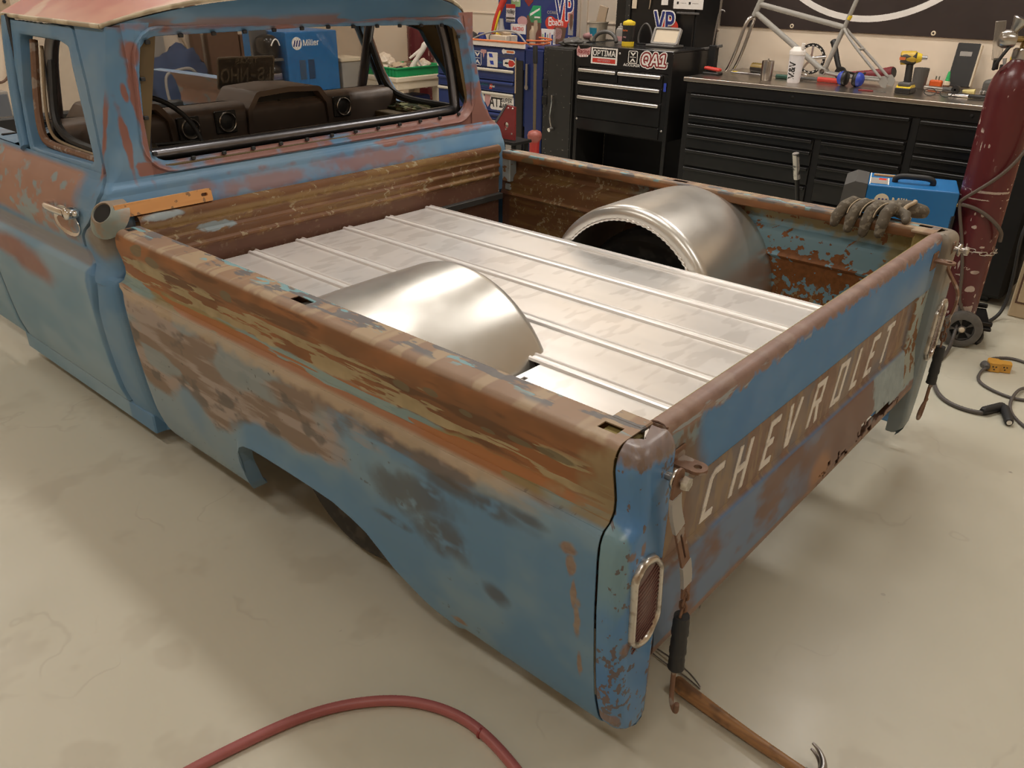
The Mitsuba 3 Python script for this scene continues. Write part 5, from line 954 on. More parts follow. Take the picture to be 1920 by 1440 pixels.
th = np.linspace(0, PI / 2, 12); put('crown', lathe([(0.090 * math.cos(t) if t < 1.57 else 0, 0.088 * math.sin(t)) for t in th], 28, 'z', (3.15, 4.36, 1.045)), 'p_black', cp, True); put('brim', mv(prism(affinity.scale(Point(0, 0).buffer(0.085), 1.0, 0.8), 0.005), frame((3.08, 4.40, 1.05), (1, 0, 0))), 'p_black', cp, 30); put('tag', bx(3.052, 3.060, 4.40, 4.45, 1.062, 1.092, 0.002), 'p_white', cp)
# sticker board leaning behind the blue chest
sb = thing('sticker_board', 'blue board crowded with stickers, standing behind the blue tool chest', 'board')
put('panel', bx(3.48, 3.50, 3.545, 4.345, 1.045, 1.75, 0.004), 'chest_blue', sb); put('rim', [bx(3.470, 3.50, 3.535, 3.548, 1.045, 1.76, 0.002)], 'side_blue', sb); put('stand', bx(3.48, 3.52, 3.6, 4.3, 0.70, 1.045, 0.003), 'side_blue', sb)
XB = 3.4795
def sk(y, z, poly, m, lab=None, rot_=0): return stick(sb, XB, y, z, poly, m, rot_=rot_, label=lab)
p = sk(4.205, 1.260, rrect(0.10, 0.135, 0.003), 'p_white', 'white label with a red and a black bar reading Holley'); stick(p, XB, 4.205, 1.312, rrect(0.10, 0.030, 0.001), 'p_red', 0.0012, 0.0005, name='red_bar'); word(p, XB - 0.0014, 4.205, 1.258, 'Holley', 0.032, 'p_black', True, 0.7); stick(p, XB, 4.205, 1.222, rrect(0.095, 0.016, 0.001), 'p_darkgrey', 0.0012, 0.0005, name='grey_bar'); stick(p, XB, 4.205, 1.200, rrect(0.095, 0.007, 0.001), 'p_darkgrey', 0.0012, 0.0005, name='grey_bar')
p = sk(4.15, 1.375, rrect(0.10, 0.13, 0.01), 'p_lime', 'pale green tag sticker'); word(p, XB - 0.0014, 4.15, 1.35, 'SI', 0.05, 'p_white', True)
p = sk(4.01, 1.375, Polygon([(-0.05, 0.08), (0.05, 0.08), (0.045, -0.02), (0.0, -0.06), (-0.045, -0.02)]), 'p_maroon', 'maroon shield sticker'); word(p, XB - 0.0014, 4.01, 1.365, 'R', 0.06, 'p_pink', True)
p = sk(3.935, 1.255, Polygon([(-0.075, 0.0), (-0.03, 0.07), (0.05, 0.07), (0.06, -0.055), (-0.05, -0.055)]), 'p_green', 'green angular sticker with white strokes'); stick(p, XB, 3.945, 1.270, Polygon([(-0.05, -0.005), (0.05, 0.04), (0.05, 0.025), (-0.05, -0.025)]), 'p_white', 0.0012, 0.0005, name='stroke'); stick(p, XB, 3.92, 1.240, rrect(0.06, 0.012, 0.001), 'p_white', 0.0012, 0.0005, name='stroke')
sk(4.075, 1.205, affinity.scale(Point(0, 0).buffer(0.05), 1.1, 0.75), 'p_pink', 'salmon oval sticker'); p = sk(4.12, 1.145, rrect(0.165, 0.075, 0.003), 'p_white', 'white sticker with red writing'); word(p, XB - 0.0014, 4.12, 1.133, 'RACING', 0.026, 'p_red', True, 0.85)
p = sk(3.955, 1.150, rrect(0.15, 0.20, 0.003), 'p_brown', 'dark brown photo print'); stick(p, XB, 3.93, 1.175, Polygon([(-0.02, 0.04), (0.012, 0.045), (0.02, -0.02), (0.0, -0.06), (-0.025, -0.01)]), 'p_tan', 0.0012, 0.0005, name='pale_figure')
p = sk(3.780, 1.205, unary_union([affinity.scale(Point(0, 0).buffer(0.055), 1.0, 0.9), affinity.translate(rrect(0.19, 0.06, 0.02), 0.075, 0.0)]), 'p_red', 'red lettering sticker reading Eibach'); word(p, XB - 0.0014, 3.715, 1.190, 'ibach', 0.042, 'p_white', True, 0.85); word(p, XB - 0.0014, 3.785, 1.185, 'E', 0.06, 'p_white', True, 0.8)
p = sk(3.625, 1.285, affinity.scale(Point(0, 0).buffer(0.085), 1.0, 0.9), 'p_red', 'round red sticker reading VP'); stick(p, XB, 3.645, 1.235, outline('VP', 0.165, 0.62, -0.05, 0.008), 'p_white', 0.0012, 0.0006, name='outline'); word(p, XB - 0.002, 3.645, 1.235, 'VP', 0.165, 'p_navy', True, 0.62, -0.05)
p = sk(3.765, 1.300, Polygon([(-0.10, -0.03), (0.0, 0.06), (0.10, -0.03)]), 'p_navy', 'dark blue triangular sticker'); word(p, XB - 0.0014, 3.765, 1.27, 'COMP', 0.022, 'p_grey', True, 1.2)
p = sk(3.575, 1.225, rrect(0.055, 0.20, 0.003), 'p_grey', 'grey upright photo strip'); stick(p, XB, 3.575, 1.225, Polygon([(-0.01, 0.05), (0.012, 0.05), (0.018, -0.02), (0.0, -0.07), (-0.018, -0.02)]), 'p_brown', 0.0012, 0.0005, name='dark_figure'); word(sb, XB, 3.575, 1.075, 'RC', 0.035, 'p_white', True, 0.8)
p = sk(3.800, 1.085, rrect(0.15, 0.15, 0.003), 'p_white', 'white poster card with pale vertical figures')
for k_, mm in enumerate(('p_lime', 'p_navy', 'p_grey', 'p_pink', 'p_navy')): stick(p, XB, 3.855 - 0.024 * k_, 1.075 + 0.012 * (k_ % 2), rrect(0.014, 0.09, 0.004), mm, 0.0012, 0.0005, name='stripe')
sk(3.895, 1.085, rrect(0.07, 0.12, 0.003), 'p_maroon', 'maroon card', 12); sk(3.69, 1.12, rrect(0.12, 0.14, 0.02), 'p_brown', 'dark mottled photo print', -10); sk(3.70, 1.13, rrect(0.07, 0.08, 0.02), 'p_pink', None, -10); sk(3.85, 1.42, rrect(0.2, 0.08, 0.003), 'p_royal', 'blue label at the top of the board'); sk(3.66, 1.40, rrect(0.09, 0.05, 0.003), 'p_orange', 'small orange label')
# clutter standing in front of the board
def clutter(nm, lab, cat, mesh, m, smooth=40): t_ = thing(nm, lab, cat); put('body', mesh, m, t_, smooth); return t_
t_ = clutter('red_grease_gun', 'red handled grease gun leaning against the sticker board', 'grease gun', tube(spl([(3.36, 4.29, 1.10), (3.37, 4.25, 1.25), (3.39, 4.19, 1.38), (3.41, 4.16, 1.47)], 20), np.linspace(0.018, 0.030, 20), 12), 'p_red'); put('lever', tube([(3.35, 4.27, 1.11), (3.37, 4.215, 1.31)], 0.010, 8), 'p_yellow', t_, True); put('foot', lathe([(0, 0), (0.03, 0), (0.03, 0.04), (0.02, 0.06), (0, 0.06)], 16, 'z', (3.355, 4.295, 1.045)), 'p_darkgrey', t_, 40)
clutter('grey_funnel', 'grey tapered funnel beside the red grease gun', 'funnel', lathe([(0, 0), (0.055, 0.0), (0.055, 0.01), (0.020, 0.13), (0.016, 0.18), (0, 0.18)], 22, 'z', (3.32, 4.165, 1.045)), 'p_grey')
clutter('blue_sleeve', 'blue rubber boot lying behind the straightedge', 'boot', lathe([(0, 0), (0.035, 0), (0.04, 0.03), (0.028, 0.07), (0.02, 0.075), (0, 0.075)], 18, 'z', (3.22, 4.29, 1.045)), 'p_navy')
clutter('white_box', 'white cardboard box on the blue tool chest', 'box', bx(3.12, 3.26, 3.935, 4.11, 1.045, 1.115, 0.003), 'p_cream')
clutter('tan_sponge', 'tan sponge block tilted on the white box', 'sponge', rot(bx(3.16, 3.24, 3.98, 4.06, 1.118, 1.142, 0.004), 14, (1, 0, 0), (3.2, 4.02, 1.13)), 'p_tan')
clutter('yellow_marker', 'yellow marker lying on the white box', 'marker', tube([(3.20, 4.11, 1.122), (3.21, 4.065, 1.122)], 0.007, 10), 'p_yellow')
clutter('grey_hose', 'thin grey hose arching over the blue tool chest', 'hose', tube(spl([(3.06, 4.245, 1.075), (3.10, 4.13, 1.125), (3.15, 3.98, 1.150), (3.16, 3.85, 1.135), (3.12, 3.74, 1.085), (3.06, 3.62, 1.055), (3.0, 3.545, 1.01), (2.985, 3.525, 0.95)], 60), 0.007, 8), 'p_grey', True)
clutter('orange_cable', 'coiled orange cable at the corner of the blue tool chest', 'cable', tube(np.array([(3.14 + 0.07 * math.cos(t), 3.62 + (0.07 + 0.004 * t) * math.sin(t), 1.062 + 0.004 * t) for t in np.linspace(0, 13, 90)]), 0.006, 8), 'p_orange', True)
clutter('dark_bottle', 'brown cylinder standing before the sticker board', 'bottle', lathe([(0, 0), (0.025, 0), (0.026, 0.10), (0.012, 0.12), (0.012, 0.14), (0, 0.14)], 18, 'z', (3.33, 3.84, 1.045)), 'p_tan')
clutter('pink_rag_roll', 'pinkish rolled leather pouch on the shelf board', 'pouch', tube(spl([(3.60, 3.535, 1.115), (3.58, 3.46, 1.125), (3.56, 3.40, 1.135)], 14), np.r_[0.012, np.linspace(0.020, 0.030, 12), 0.028], 12), 'p_pink', True)
clutter('glove_pile', 'dark crumpled work gloves heaped on the side locker', 'gloves', trimesh.Trimesh(*(lambda m: (m.vertices * [0.10, 0.10, 0.035] * (0.7 + 0.6 * meshkit.noise(m.vertices * 3.0, 3))[:, None] + [3.20, 3.32, 1.098], m.faces))(trimesh.creation.icosphere(3)), process=False), 'p_darkgrey', True)
# leaning tools between the truck and the chests
sd = thing('steel_ruler', 'pale wrench hanging on the corner of the blue tool chest', 'wrench'); put('bar', prism(unary_union([rrect(0.020, 0.17, 0.008), affinity.translate(Point(0, 0).buffer(0.018), 0, -0.085)]), 0.006, face(2.985, 3.60, 0.86)), 'steel', sd, 40); put('peg', rod((3.0, 3.60, 0.94), (2.984, 3.60, 0.94), 0.004), 'steel', sd)
sld = thing('sledge_hammer', 'red headed dead blow hammer standing with its long handle up, before the blue chest', 'hammer')
put('handle', tube([(2.70, 3.275, 0.50), (2.72, 3.30, 1.02)], 0.0115, 12), mat('handle_olive', (0.13, 0.10, 0.06), 0.5), sld, True); put('grip', tube([(2.719, 3.298, 0.985), (2.722, 3.304, 1.10)], 0.017, 12), 'black_rubber', sld, True)
put('head', lathe([(0, 0.0), (0.034, 0.0), (0.036, 0.005), (0.036, 0.43), (0.040, 0.455), (0.052, 0.475), (0.054, 0.50), (0.045, 0.522), (0.020, 0.532), (0, 0.532)], 24, 'z', (2.698, 3.270, 0.0)), lambda_red := mat('hammer_red', lambda p, n, uv: mix((0.42, 0.035, 0.03), (0.36, 0.11, 0.09), ss(0.44, 0.47, p.z)), 0.4), sld, True)
ms = thing('magnet_square', 'red welding magnet square with steel rivets, propped behind the cab corner', 'magnet square')
mp = Polygon([(-0.085, -0.095), (0.085, -0.095), (0.085, 0.115), (0.02, 0.120), (-0.085, -0.015)]).difference(affinity.translate(Point(0, 0).buffer(0.020), 0.012, -0.005))
Mm = face(2.10, 3.05, 0.665); Mm = trimesh.transformations.rotation_matrix(0.0, (0, 0, 1)) @ face(2.16, 3.07, 0.660)
put('plate', prism(mp, 0.016, Mm), 'p_maroon', ms); put('edge_bar', prism(LineString([(-0.092, -0.012), (0.016, 0.127)]).buffer(0.007, cap_style='flat'), 0.024, Mm, -0.004), 'steel', ms)
for q in ((-0.07, -0.02), (0.03, 0.105), (0.068, 0.105), (0.062, -0.055), (-0.065, -0.075), (0.012, -0.03)): put('rivet', tr(lathe([(0, -0.006), (0.005, -0.005), (0.007, 0)], 10, 'x'), 2.144, 3.07 - q[0], 0.660 + q[1]), 'chrome', ms, 40)
st_ = thing('tool_stand', 'low black stand holding the red magnet square', 'stand'); put('top', bx(2.08, 2.26, 2.93, 3.20, 0.545, 0.565, 0.003), 'black_matte', st_)
for xx in (2.10, 2.23):
    for yy in (2.95, 3.16): put('leg', bx(xx, xx + 0.025, yy, yy + 0.025, 0, 0.545, 0.002), 'black_matte', st_)
jk = thing('jack_handle', 'worn chrome and black jack handle standing before the workbench', 'jack handle')
put('grip', tube([(2.245, 1.078, 0.60), (2.20, 1.090, 0.735)], 0.018, 14), mat('worn_chrome', lambda p, n, uv: mix((0.10, 0.10, 0.10), (0.62, 0.60, 0.57), ss(0.42, 0.58, f3(p, 30, 3))), 0.3, 0.8), jk, 40); put('shaft', tube([(2.36, 1.03, 0.10), (2.245, 1.078, 0.60)], 0.012, 12), 'black_enamel', jk, True); put('foot', rbox(2.26, 2.46, 0.97, 1.10, 0.0, 0.11, 0.02), 'p_darkgrey', jk, 40)

# ---------------------------------------------------------------- on the workbench
BZ = 0.963
mat('primer_grey', lambda p, n, uv: mix((0.36, 0.345, 0.315), (0.29, 0.275, 0.25), f3(p, 14, 3)), 0.5)
mat('brushed_steel', lambda p, n, uv: mix((0.60, 0.57, 0.54), (0.50, 0.475, 0.45), noise(p.x * 60, p.y * 60, p.z * 4)), 0.24, 1.0)
bf = thing('bare_bicycle', 'bare grey bicycle frame with its fork standing on the workbench', 'bicycle frame')
HT, HB = (3.42, 1.985, 1.425), (3.42, 2.022, 1.325); BBk = (3.42, 1.495, 1.022); ST = (3.42, 1.412, 1.295); SP = (3.42, 1.335, 1.56)
put('head_tube', tube([HT, HB], 0.018, 16), 'primer_grey', bf, 40); put('top_tube', tube([(3.42, 1.995, 1.395), (3.42, 1.42, 1.283)], 0.0165, 14), 'primer_grey', bf, True); put('down_tube', tube([(3.42, 2.015, 1.345), BBk], 0.0175, 14), 'primer_grey', bf, True)
put('seat_tube', tube([BBk, ST], 0.0145, 14), 'primer_grey', bf, True); put('seat_post', tube([ST, SP], 0.0125, 14), 'primer_grey', bf, 40); put('tape_band', tube([(3.42, 1.400, 1.327), (3.42, 1.391, 1.350)], 0.0135, 14), 'p_yellow', bf, 40)
put('bottom_bracket', lathe([(0.016, -0.034), (0.021, -0.034), (0.021, 0.034), (0.016, 0.034), (0.016, -0.034)], 24, 'x', BBk), 'primer_grey', bf, 40)
for s in (-1, 1):
    put('fork_leg', tube(spl([(3.42 + s * 0.012, 2.028, 1.315), (3.42 + s * 0.042, 2.045, 1.29), (3.42 + s * 0.050, 2.075, 1.18), (3.42 + s * 0.050, 2.115, 1.05), (3.42 + s * 0.050, 2.150, 0.978)], 24), np.linspace(0.0135, 0.0085, 24), 12), 'brushed_steel', bf, True)
    put('seat_stay', tube(spl([(3.42 + s * 0.016, 1.408, 1.275), (3.42 + s * 0.035, 1.36, 1.225), (3.42 + s * 0.055, 1.24, 1.12), (3.42 + s * 0.062, 1.115, 1.015)], 20), 0.0085, 10), 'primer_grey', bf, True)
    put('chain_stay', tube(spl([(3.42 + s * 0.022, 1.48, 1.018), (3.42 + s * 0.045, 1.35, 1.008), (3.42 + s * 0.062, 1.12, 1.005)], 16), 0.0088, 10), 'primer_grey', bf, True)
    put('dropout', prism(Polygon([(0.0, 0.02), (0.03, 0.025), (0.055, -0.005), (0.05, -0.042), (0.02, -0.038), (-0.005, -0.01)]), 0.006, face(3.42 + s * 0.062 + 0.003, 1.125, 1.006)), 'primer_grey', bf)
put('stay_bridge', tube([(3.372, 1.29, 1.165), (3.468, 1.29, 1.165)], 0.008, 8), 'primer_grey', bf, True)
tu = thing('steel_tumbler', 'brushed stainless steel tumbler near the left end of the workbench', 'cup')
put('wall', lathe([(0.0, 0.0), (0.031, 0.0), (0.034, 0.004), (0.038, 0.05), (0.038, 0.112), (0.0375, 0.116), (0.034, 0.116), (0.034, 0.10), (0.0, 0.098)], 36, 'z', (3.20, 1.775, BZ)), 'brushed_steel', tu, 40); put('lid', lathe([(0.034, 0.105), (0.030, 0.115), (0.006, 0.118), (0.005, 0.128), (0, 0.130)], 28, 'z', (3.20, 1.775, BZ)), 'brushed_steel', tu, 40)
sk_ = thing('shaker_bottle', 'white shaker bottle with black lettering up its side, on the workbench', 'bottle')
put('body', lathe([(0, 0), (0.036, 0.0), (0.038, 0.004), (0.046, 0.155), (0.0465, 0.165)], 36, 'z', (3.20, 1.592, BZ)), mat('bottle_white', (0.76, 0.74, 0.76), 0.35), sk_, 40); put('lid', lathe([(0.0475, 0.163), (0.0495, 0.165), (0.0495, 0.183), (0.046, 0.188), (0.028, 0.208), (0, 0.210)], 36, 'z', (3.20, 1.592, BZ)), 'p_white', sk_, 40)
put('spout', tube([(3.185, 1.560, 1.160), (3.183, 1.556, 1.194)], 0.011, 12), 'p_white', sk_, 40)
bt = text('M&V', 0.040, 0.001, np.eye(4), True, 0.85); bt = rot(bt, 90, (0, 0, 1)); vb = bt.vertices.copy(); ang = vb[:, 0] / 0.042 + 0.35; hz_ = 0.075 + vb[:, 1]
rr_ = 0.0383 + 0.0515 * hz_ + 0.0012 * vb[:, 2] / 0.001
bt.vertices = np.stack([3.20 - rr_ * np.cos(ang), 1.592 - rr_ * np.sin(ang), BZ + hz_], 1); put('lettering', bt, 'p_black', sk_)
em = thing('ear_muffs', 'blue and black ear defenders lying on the workbench', 'ear muffs')
for yy, s in ((1.315, 1), (1.225, -1)):
    put('cup', lathe([(0, 0.034), (0.020, 0.033), (0.034, 0.024), (0.041, 0.010), (0.042, 0.0)] if s > 0 else [(0.042, 0.0), (0.041, -0.010), (0.034, -0.024), (0.020, -0.033), (0, -0.034)], 26, 'y', (3.285, yy, BZ + 0.043)), 'p_royal', em, True, label='glossy blue ear cup'); put('cushion', lathe([(0.042, 0.0), (0.044, -0.012), (0.036, -0.026), (0.0, -0.026)] if s > 0 else [(0.0, 0.026), (0.036, 0.026), (0.044, 0.012), (0.042, 0.0)], 26, 'y', (3.285, yy, BZ + 0.043)), 'p_black', em, True)
put('headband', tube(spl([(3.285, 1.325, BZ + 0.06), (3.34, 1.33, BZ + 0.075), (3.40, 1.27, BZ + 0.06), (3.34, 1.21, BZ + 0.075), (3.285, 1.215, BZ + 0.06)], 30), 0.007, 8), 'p_black', em, True)
iw = thing('impact_driver', 'yellow and black cordless impact driver standing on its battery on the workbench', 'power tool')
put('battery', [rbox(3.165, 3.275, 0.878, 0.965, BZ, BZ + 0.030, 0.006)], 'p_black', iw, 40); put('battery_top', prism(Polygon([(-0.055, 0), (0.055, 0), (0.046, 0.022), (0.025, 0.034), (-0.030, 0.034), (-0.050, 0.020)]), 0.078, np.array([[1, 0, 0, 3.22], [0, 0, -1, 0.961], [0, 1, 0, BZ + 0.012], [0, 0, 0, 1.0]])), 'p_yellow', iw, 30, label='yellow battery casing')
put('foot', rbox(3.175, 3.268, 0.885, 0.958, BZ + 0.034, BZ + 0.060, 0.010), 'p_darkgrey', iw, 40); put('handle', tube(spl([(3.225, 0.920, BZ + 0.055), (3.230, 0.925, BZ + 0.10), (3.238, 0.932, BZ + 0.155)], 14), np.linspace(0.021, 0.019, 14), 14), 'p_black', iw, True)
put('motor_housing', tube(spl([(3.218, 0.985, BZ + 0.185), (3.222, 0.972, BZ + 0.186), (3.235, 0.930, BZ + 0.188), (3.243, 0.905, BZ + 0.189)], 16), np.r_[0.024, 0.034, np.full(12, 0.037), 0.034, 0.030], 18), mat('tool_yellow', lambda p, n, uv: mix((0.55, 0.36, 0.04), (0.05, 0.045, 0.035), ss(0.49, 0.53, f3(p, 28, 2))), 0.45), iw, 40); put('nose', tube([(3.243, 0.905, BZ + 0.189), (3.250, 0.878, BZ + 0.190)], np.array([0.030, 0.020]), 16), 'p_yellow', iw, 40); put('chuck', tube([(3.250, 0.880, BZ + 0.190), (3.257, 0.850, BZ + 0.191)], 0.010, 12), 'steel', iw, 40)
stick(iw, 3.183, 0.962, BZ + 0.185, rrect(0.034, 0.016, 0.003), 'p_orange', label='orange badge on the motor housing')
cr = thing('chainring', 'black toothed chainring leaning against the wall behind the white bottle', 'chainring'); cc = [(0.094 + 0.004 * (i % 2)) for i in range(96)]
cp_ = Polygon([(r * math.cos(i * 2 * PI / 96), r * math.sin(i * 2 * PI / 96)) for i, r in enumerate(cc)], [[(0.078 * math.cos(t), 0.078 * math.sin(t)) for t in an]])
Mc = face(3.70, 1.705, 1.067); put('ring', prism(cp_, 0.005, Mc), 'p_black', cr); [put('mark', prism(sbox(-0.007, 0.081, 0.007, 0.087), 0.0008, Mc @ trimesh.transformations.rotation_matrix(t, (0, 0, 1)), 0.005), 'p_white', cr) for t in np.linspace(0, 2 * PI, 19)[:-1]]
put('arm', [tube([(3.695, 1.705, 1.067), (3.69, 1.60, 1.085)], 0.012, 10), prism(unary_union([LineString([(0, 0), (0.082 * math.cos(t), 0.082 * math.sin(t))]).buffer(0.007) for t in np.linspace(0.3, 2 * PI + 0.3, 6)[:-1]]), 0.004, Mc)], 'chrome', cr, 40)
ca = thing('crank_arm', 'black crank arm leaning behind the bicycle frame', 'crank arm'); put('arm', tube(spl([(3.66, 1.565, 1.19), (3.65, 1.545, 1.16), (3.63, 1.50, 1.07), (3.62, 1.47, 1.02)], 20), np.r_[0.010, np.linspace(0.020, 0.015, 18), 0.02], 12), 'p_black', ca, True); put('hub', lathe([(0.012, -0.014), (0.036, -0.012), (0.040, 0.0), (0.036, 0.012), (0.012, 0.014), (0.012, -0.014)], 26, 'x', (3.60, 1.455, BZ + 0.040)), 'p_black', ca, 40)
sa = thing('bicycle_saddle', 'dark red tapered saddle lying behind the bicycle frame', 'saddle'); put('shell', tube(spl([(3.58, 1.43, BZ + 0.030), (3.58, 1.32, BZ + 0.040), (3.57, 1.22, BZ + 0.052), (3.56, 1.115, BZ + 0.072)], 20), np.r_[0.012, np.linspace(0.020, 0.038, 18), 0.036], 14), mat('saddle_red', (0.19, 0.025, 0.03), 0.5), sa, 40); put('opening', tube([(3.561, 1.118, BZ + 0.0715), (3.5595, 1.110, BZ + 0.073)], 0.030, 14), 'p_black', sa)
rh = thing('red_handle_tool', 'long tool with a red grip and chrome collar lying on the workbench', 'tool'); put('grip', tube([(3.36, 1.50, BZ + 0.016), (3.36, 1.36, BZ + 0.016)], 0.015, 12), 'p_red', rh, 40); put('collar', tube([(3.36, 1.36, BZ + 0.017), (3.36, 1.33, BZ + 0.018)], 0.017, 14), 'pull_steel', rh, 40); put('shank', tube([(3.36, 1.62, BZ + 0.012), (3.36, 1.50, BZ + 0.015)], 0.011, 10), 'p_darkgrey', rh, True)
gt = thing('green_screwdriver', 'dark green handled screwdriver lying behind the steel tumbler', 'screwdriver'); put('grip', tube([(3.36, 1.78, BZ + 0.013), (3.36, 1.685, BZ + 0.013)], 0.013, 10), mat('dark_green', (0.02, 0.075, 0.05), 0.4), gt, 40); put('butt', tube([(3.36, 1.685, BZ + 0.013), (3.36, 1.655, BZ + 0.013)], 0.014, 10), 'p_maroon', gt, 40); put('shank', tube([(3.36, 1.90, BZ + 0.010), (3.36, 1.78, BZ + 0.013)], 0.004, 8), 'chrome', gt)
rs_ = thing('red_snips', 'red and black hand tool at the left end of the workbench', 'hand tool'); put('lower_arm', rbox(3.20, 3.27, 2.115, 2.235, BZ, BZ + 0.016, 0.007), 'p_black', rs_, 40); put('upper_arm', rot(rbox(3.21, 3.26, 2.12, 2.235, BZ + 0.020, BZ + 0.040, 0.009), 5, (1, 0, 0), (3.2, 2.12, BZ + 0.03)), 'p_red', rs_, 40); put('pivot', tube([(3.235, 2.14, BZ + 0.010), (3.235, 2.14, BZ + 0.030)], 0.012, 12), 'pull_steel', rs_, 40)
gl_ = thing('black_gold_roll', 'black and gold cylinder lying behind the steel tumbler', 'roll'); put('body', tube([(3.52, 2.03, BZ + 0.035), (3.50, 1.90, BZ + 0.035)], 0.034, 20), mat('gold_black', lambda p, n, uv: mix((0.035, 0.03, 0.025), (0.30, 0.20, 0.05), ss(BZ + 0.040, BZ + 0.046, p.z)), 0.4), gl_, 40)
rk = thing('steel_rasp', 'long grey file lying along the back of the workbench', 'file'); put('blade', bx(3.42, 3.455, 1.86, 2.14, BZ, BZ + 0.010, 0.003), 'steel', rk); put('yellow_mark', bx(3.42, 3.455, 2.10, 2.13, BZ + 0.010, BZ + 0.012, 0.0), 'p_yellow', rk)
wt = thing('silver_fitting', 'bright chrome fitting between the tumbler and the white bottle', 'fitting'); put('body', tube(spl([(3.52, 1.74, BZ + 0.02), (3.50, 1.70, BZ + 0.024), (3.50, 1.63, BZ + 0.02)], 14), 0.018, 12), 'chrome', wt, 40)
bx_ = thing('black_panel_box', 'tall flat black box leaning against the wall on the workbench', 'box'); Mb = trimesh.transformations.translation_matrix((3.72, 0.765, BZ + 0.004)) @ trimesh.transformations.rotation_matrix(math.radians(12), (0, 1, 0)) @ face(0, 0, 0); put('case', prism(rrect(0.125, 0.245, 0.006, cy=0.123), 0.040, Mb), 'p_black', bx_, 30)
put('label', prism(rrect(0.066, 0.026, 0.002, cx=-0.004, cy=0.185), 0.001, Mb, 0.0402), 'p_grey', bx_, label='pale blue printed label'); put('grey_side', prism(rrect(0.010, 0.235, 0.003, cx=0.066, cy=0.123), 0.036, Mb), 'p_cream', bx_)
du = thing('dark_tumbler', 'dark grey tumbler behind the impact driver', 'cup'); put('wall', lathe([(0, 0), (0.037, 0.0), (0.039, 0.004), (0.043, 0.115), (0.041, 0.116), (0.037, 0.01), (0, 0.008)], 28, 'z', (3.50, 0.935, BZ)), 'p_darkgrey', du, 40)
od = thing('orange_adapter', 'orange socket adapter with two metal prongs on the workbench', 'adapter'); put('body', rbox(3.52, 3.56, 0.815, 0.885, BZ, BZ + 0.052, 0.010), mat('bright_orange', (0.70, 0.115, 0.02), 0.4), od, 40)
for yy in (0.835, 0.852): put('prong', bx(3.538, 3.542, yy, yy + 0.007, BZ + 0.05, BZ + 0.075, 0.001), 'pull_steel', od)
gb_ = thing('glue_bottle', 'small clear glue bottle with a green pointed cap on the workbench', 'bottle'); put('body', lathe([(0, 0), (0.017, 0), (0.018, 0.003), (0.018, 0.045), (0.010, 0.056), (0, 0.056)], 20, 'z', (3.52, 0.785, BZ)), 'p_cream', gb_, 40); put('cap', lathe([(0.012, 0.054), (0.013, 0.056), (0.006, 0.105), (0, 0.107)], 18, 'z', (3.52, 0.785, BZ)), mat('cap_green', (0.04, 0.42, 0.13), 0.4), gb_, 40); put('label', lathe([(0.0181, 0.008), (0.0183, 0.009), (0.0183, 0.030), (0.0181, 0.031)], 20, 'z', (3.52, 0.785, BZ)), 'p_brown', gb_, 40)
sg_ = thing('safety_glasses', 'thin dark framed spectacles lying on the workbench', 'glasses')
for yy in (0.775, 0.690): put('rim', tube([(3.185 + 0.022 * math.sin(t) * 0.25, yy + 0.032 * math.cos(t), BZ + 0.021 + 0.018 * math.sin(t)) for t in np.linspace(0, 2 * PI, 25)[:-1]], 0.0022, 6, closed=True), 'p_black', sg_, True); put('lens', mv(prism(affinity.scale(Point(0, 0).buffer(0.031), 1, 0.56), 0.0008), face(3.186, yy, BZ + 0.021)), scene.get('clear_lens') and 'clear_lens' or (scene.update(clear_lens={'type': 'thindielectric'}) or 'clear_lens'), sg_)
put('bridge', tube([(3.186, 0.744, BZ + 0.026), (3.186, 0.721, BZ + 0.026)], 0.0022, 6), 'p_black', sg_)
for yy, y2 in ((0.806, 0.74), (0.659, 0.71)): put('temple', tube(spl([(3.186, yy, BZ + 0.024), (3.23, yy, BZ + 0.016), (3.30, y2, BZ + 0.004)], 14), 0.0022, 6), 'p_black', sg_, True)
ag = thing('die_grinder', 'chrome and black air die grinder lying on the workbench', 'air tool'); put('barrel', tube([(3.42, 0.875, BZ + 0.018), (3.40, 0.765, BZ + 0.018)], np.array([0.012, 0.013]), 14), 'pull_steel', ag, 40); put('neck', tube([(3.40, 0.765, BZ + 0.018), (3.395, 0.715, BZ + 0.018)], 0.015, 14), 'p_darkgrey', ag, 40); put('head', lathe([(0.006, -0.02), (0.022, -0.018), (0.024, 0.0), (0.022, 0.018), (0.006, 0.02)], 22, 'x', (3.39, 0.695, BZ + 0.024)), 'p_black', ag, 40)
yt = thing('yellow_nozzle', 'pale yellow plastic nozzle lying on the workbench', 'nozzle'); put('body', tube([(3.42, 0.665, BZ + 0.016), (3.42, 0.60, BZ + 0.017)], np.array([0.009, 0.016]), 14), mat('pale_yellow', (0.62, 0.53, 0.22), 0.45), yt, 40)
for i, (x, y, a_, l_, w_, mm, lab) in enumerate(((3.36, 0.56, 20, 0.16, 0.035, 'p_white', 'white paper card under the pliers'), (3.30, 0.52, -8, 0.20, 0.05, 'p_white', 'white paper sheet at the right end of the workbench'))):
    t_ = thing('paper_card', lab, 'paper'); put('sheet', rz(bx(x - w_ / 2, x + w_ / 2, y - l_ / 2, y + l_ / 2, BZ, BZ + 0.002, 0), a_, (x, y, 0)), mm, t_)
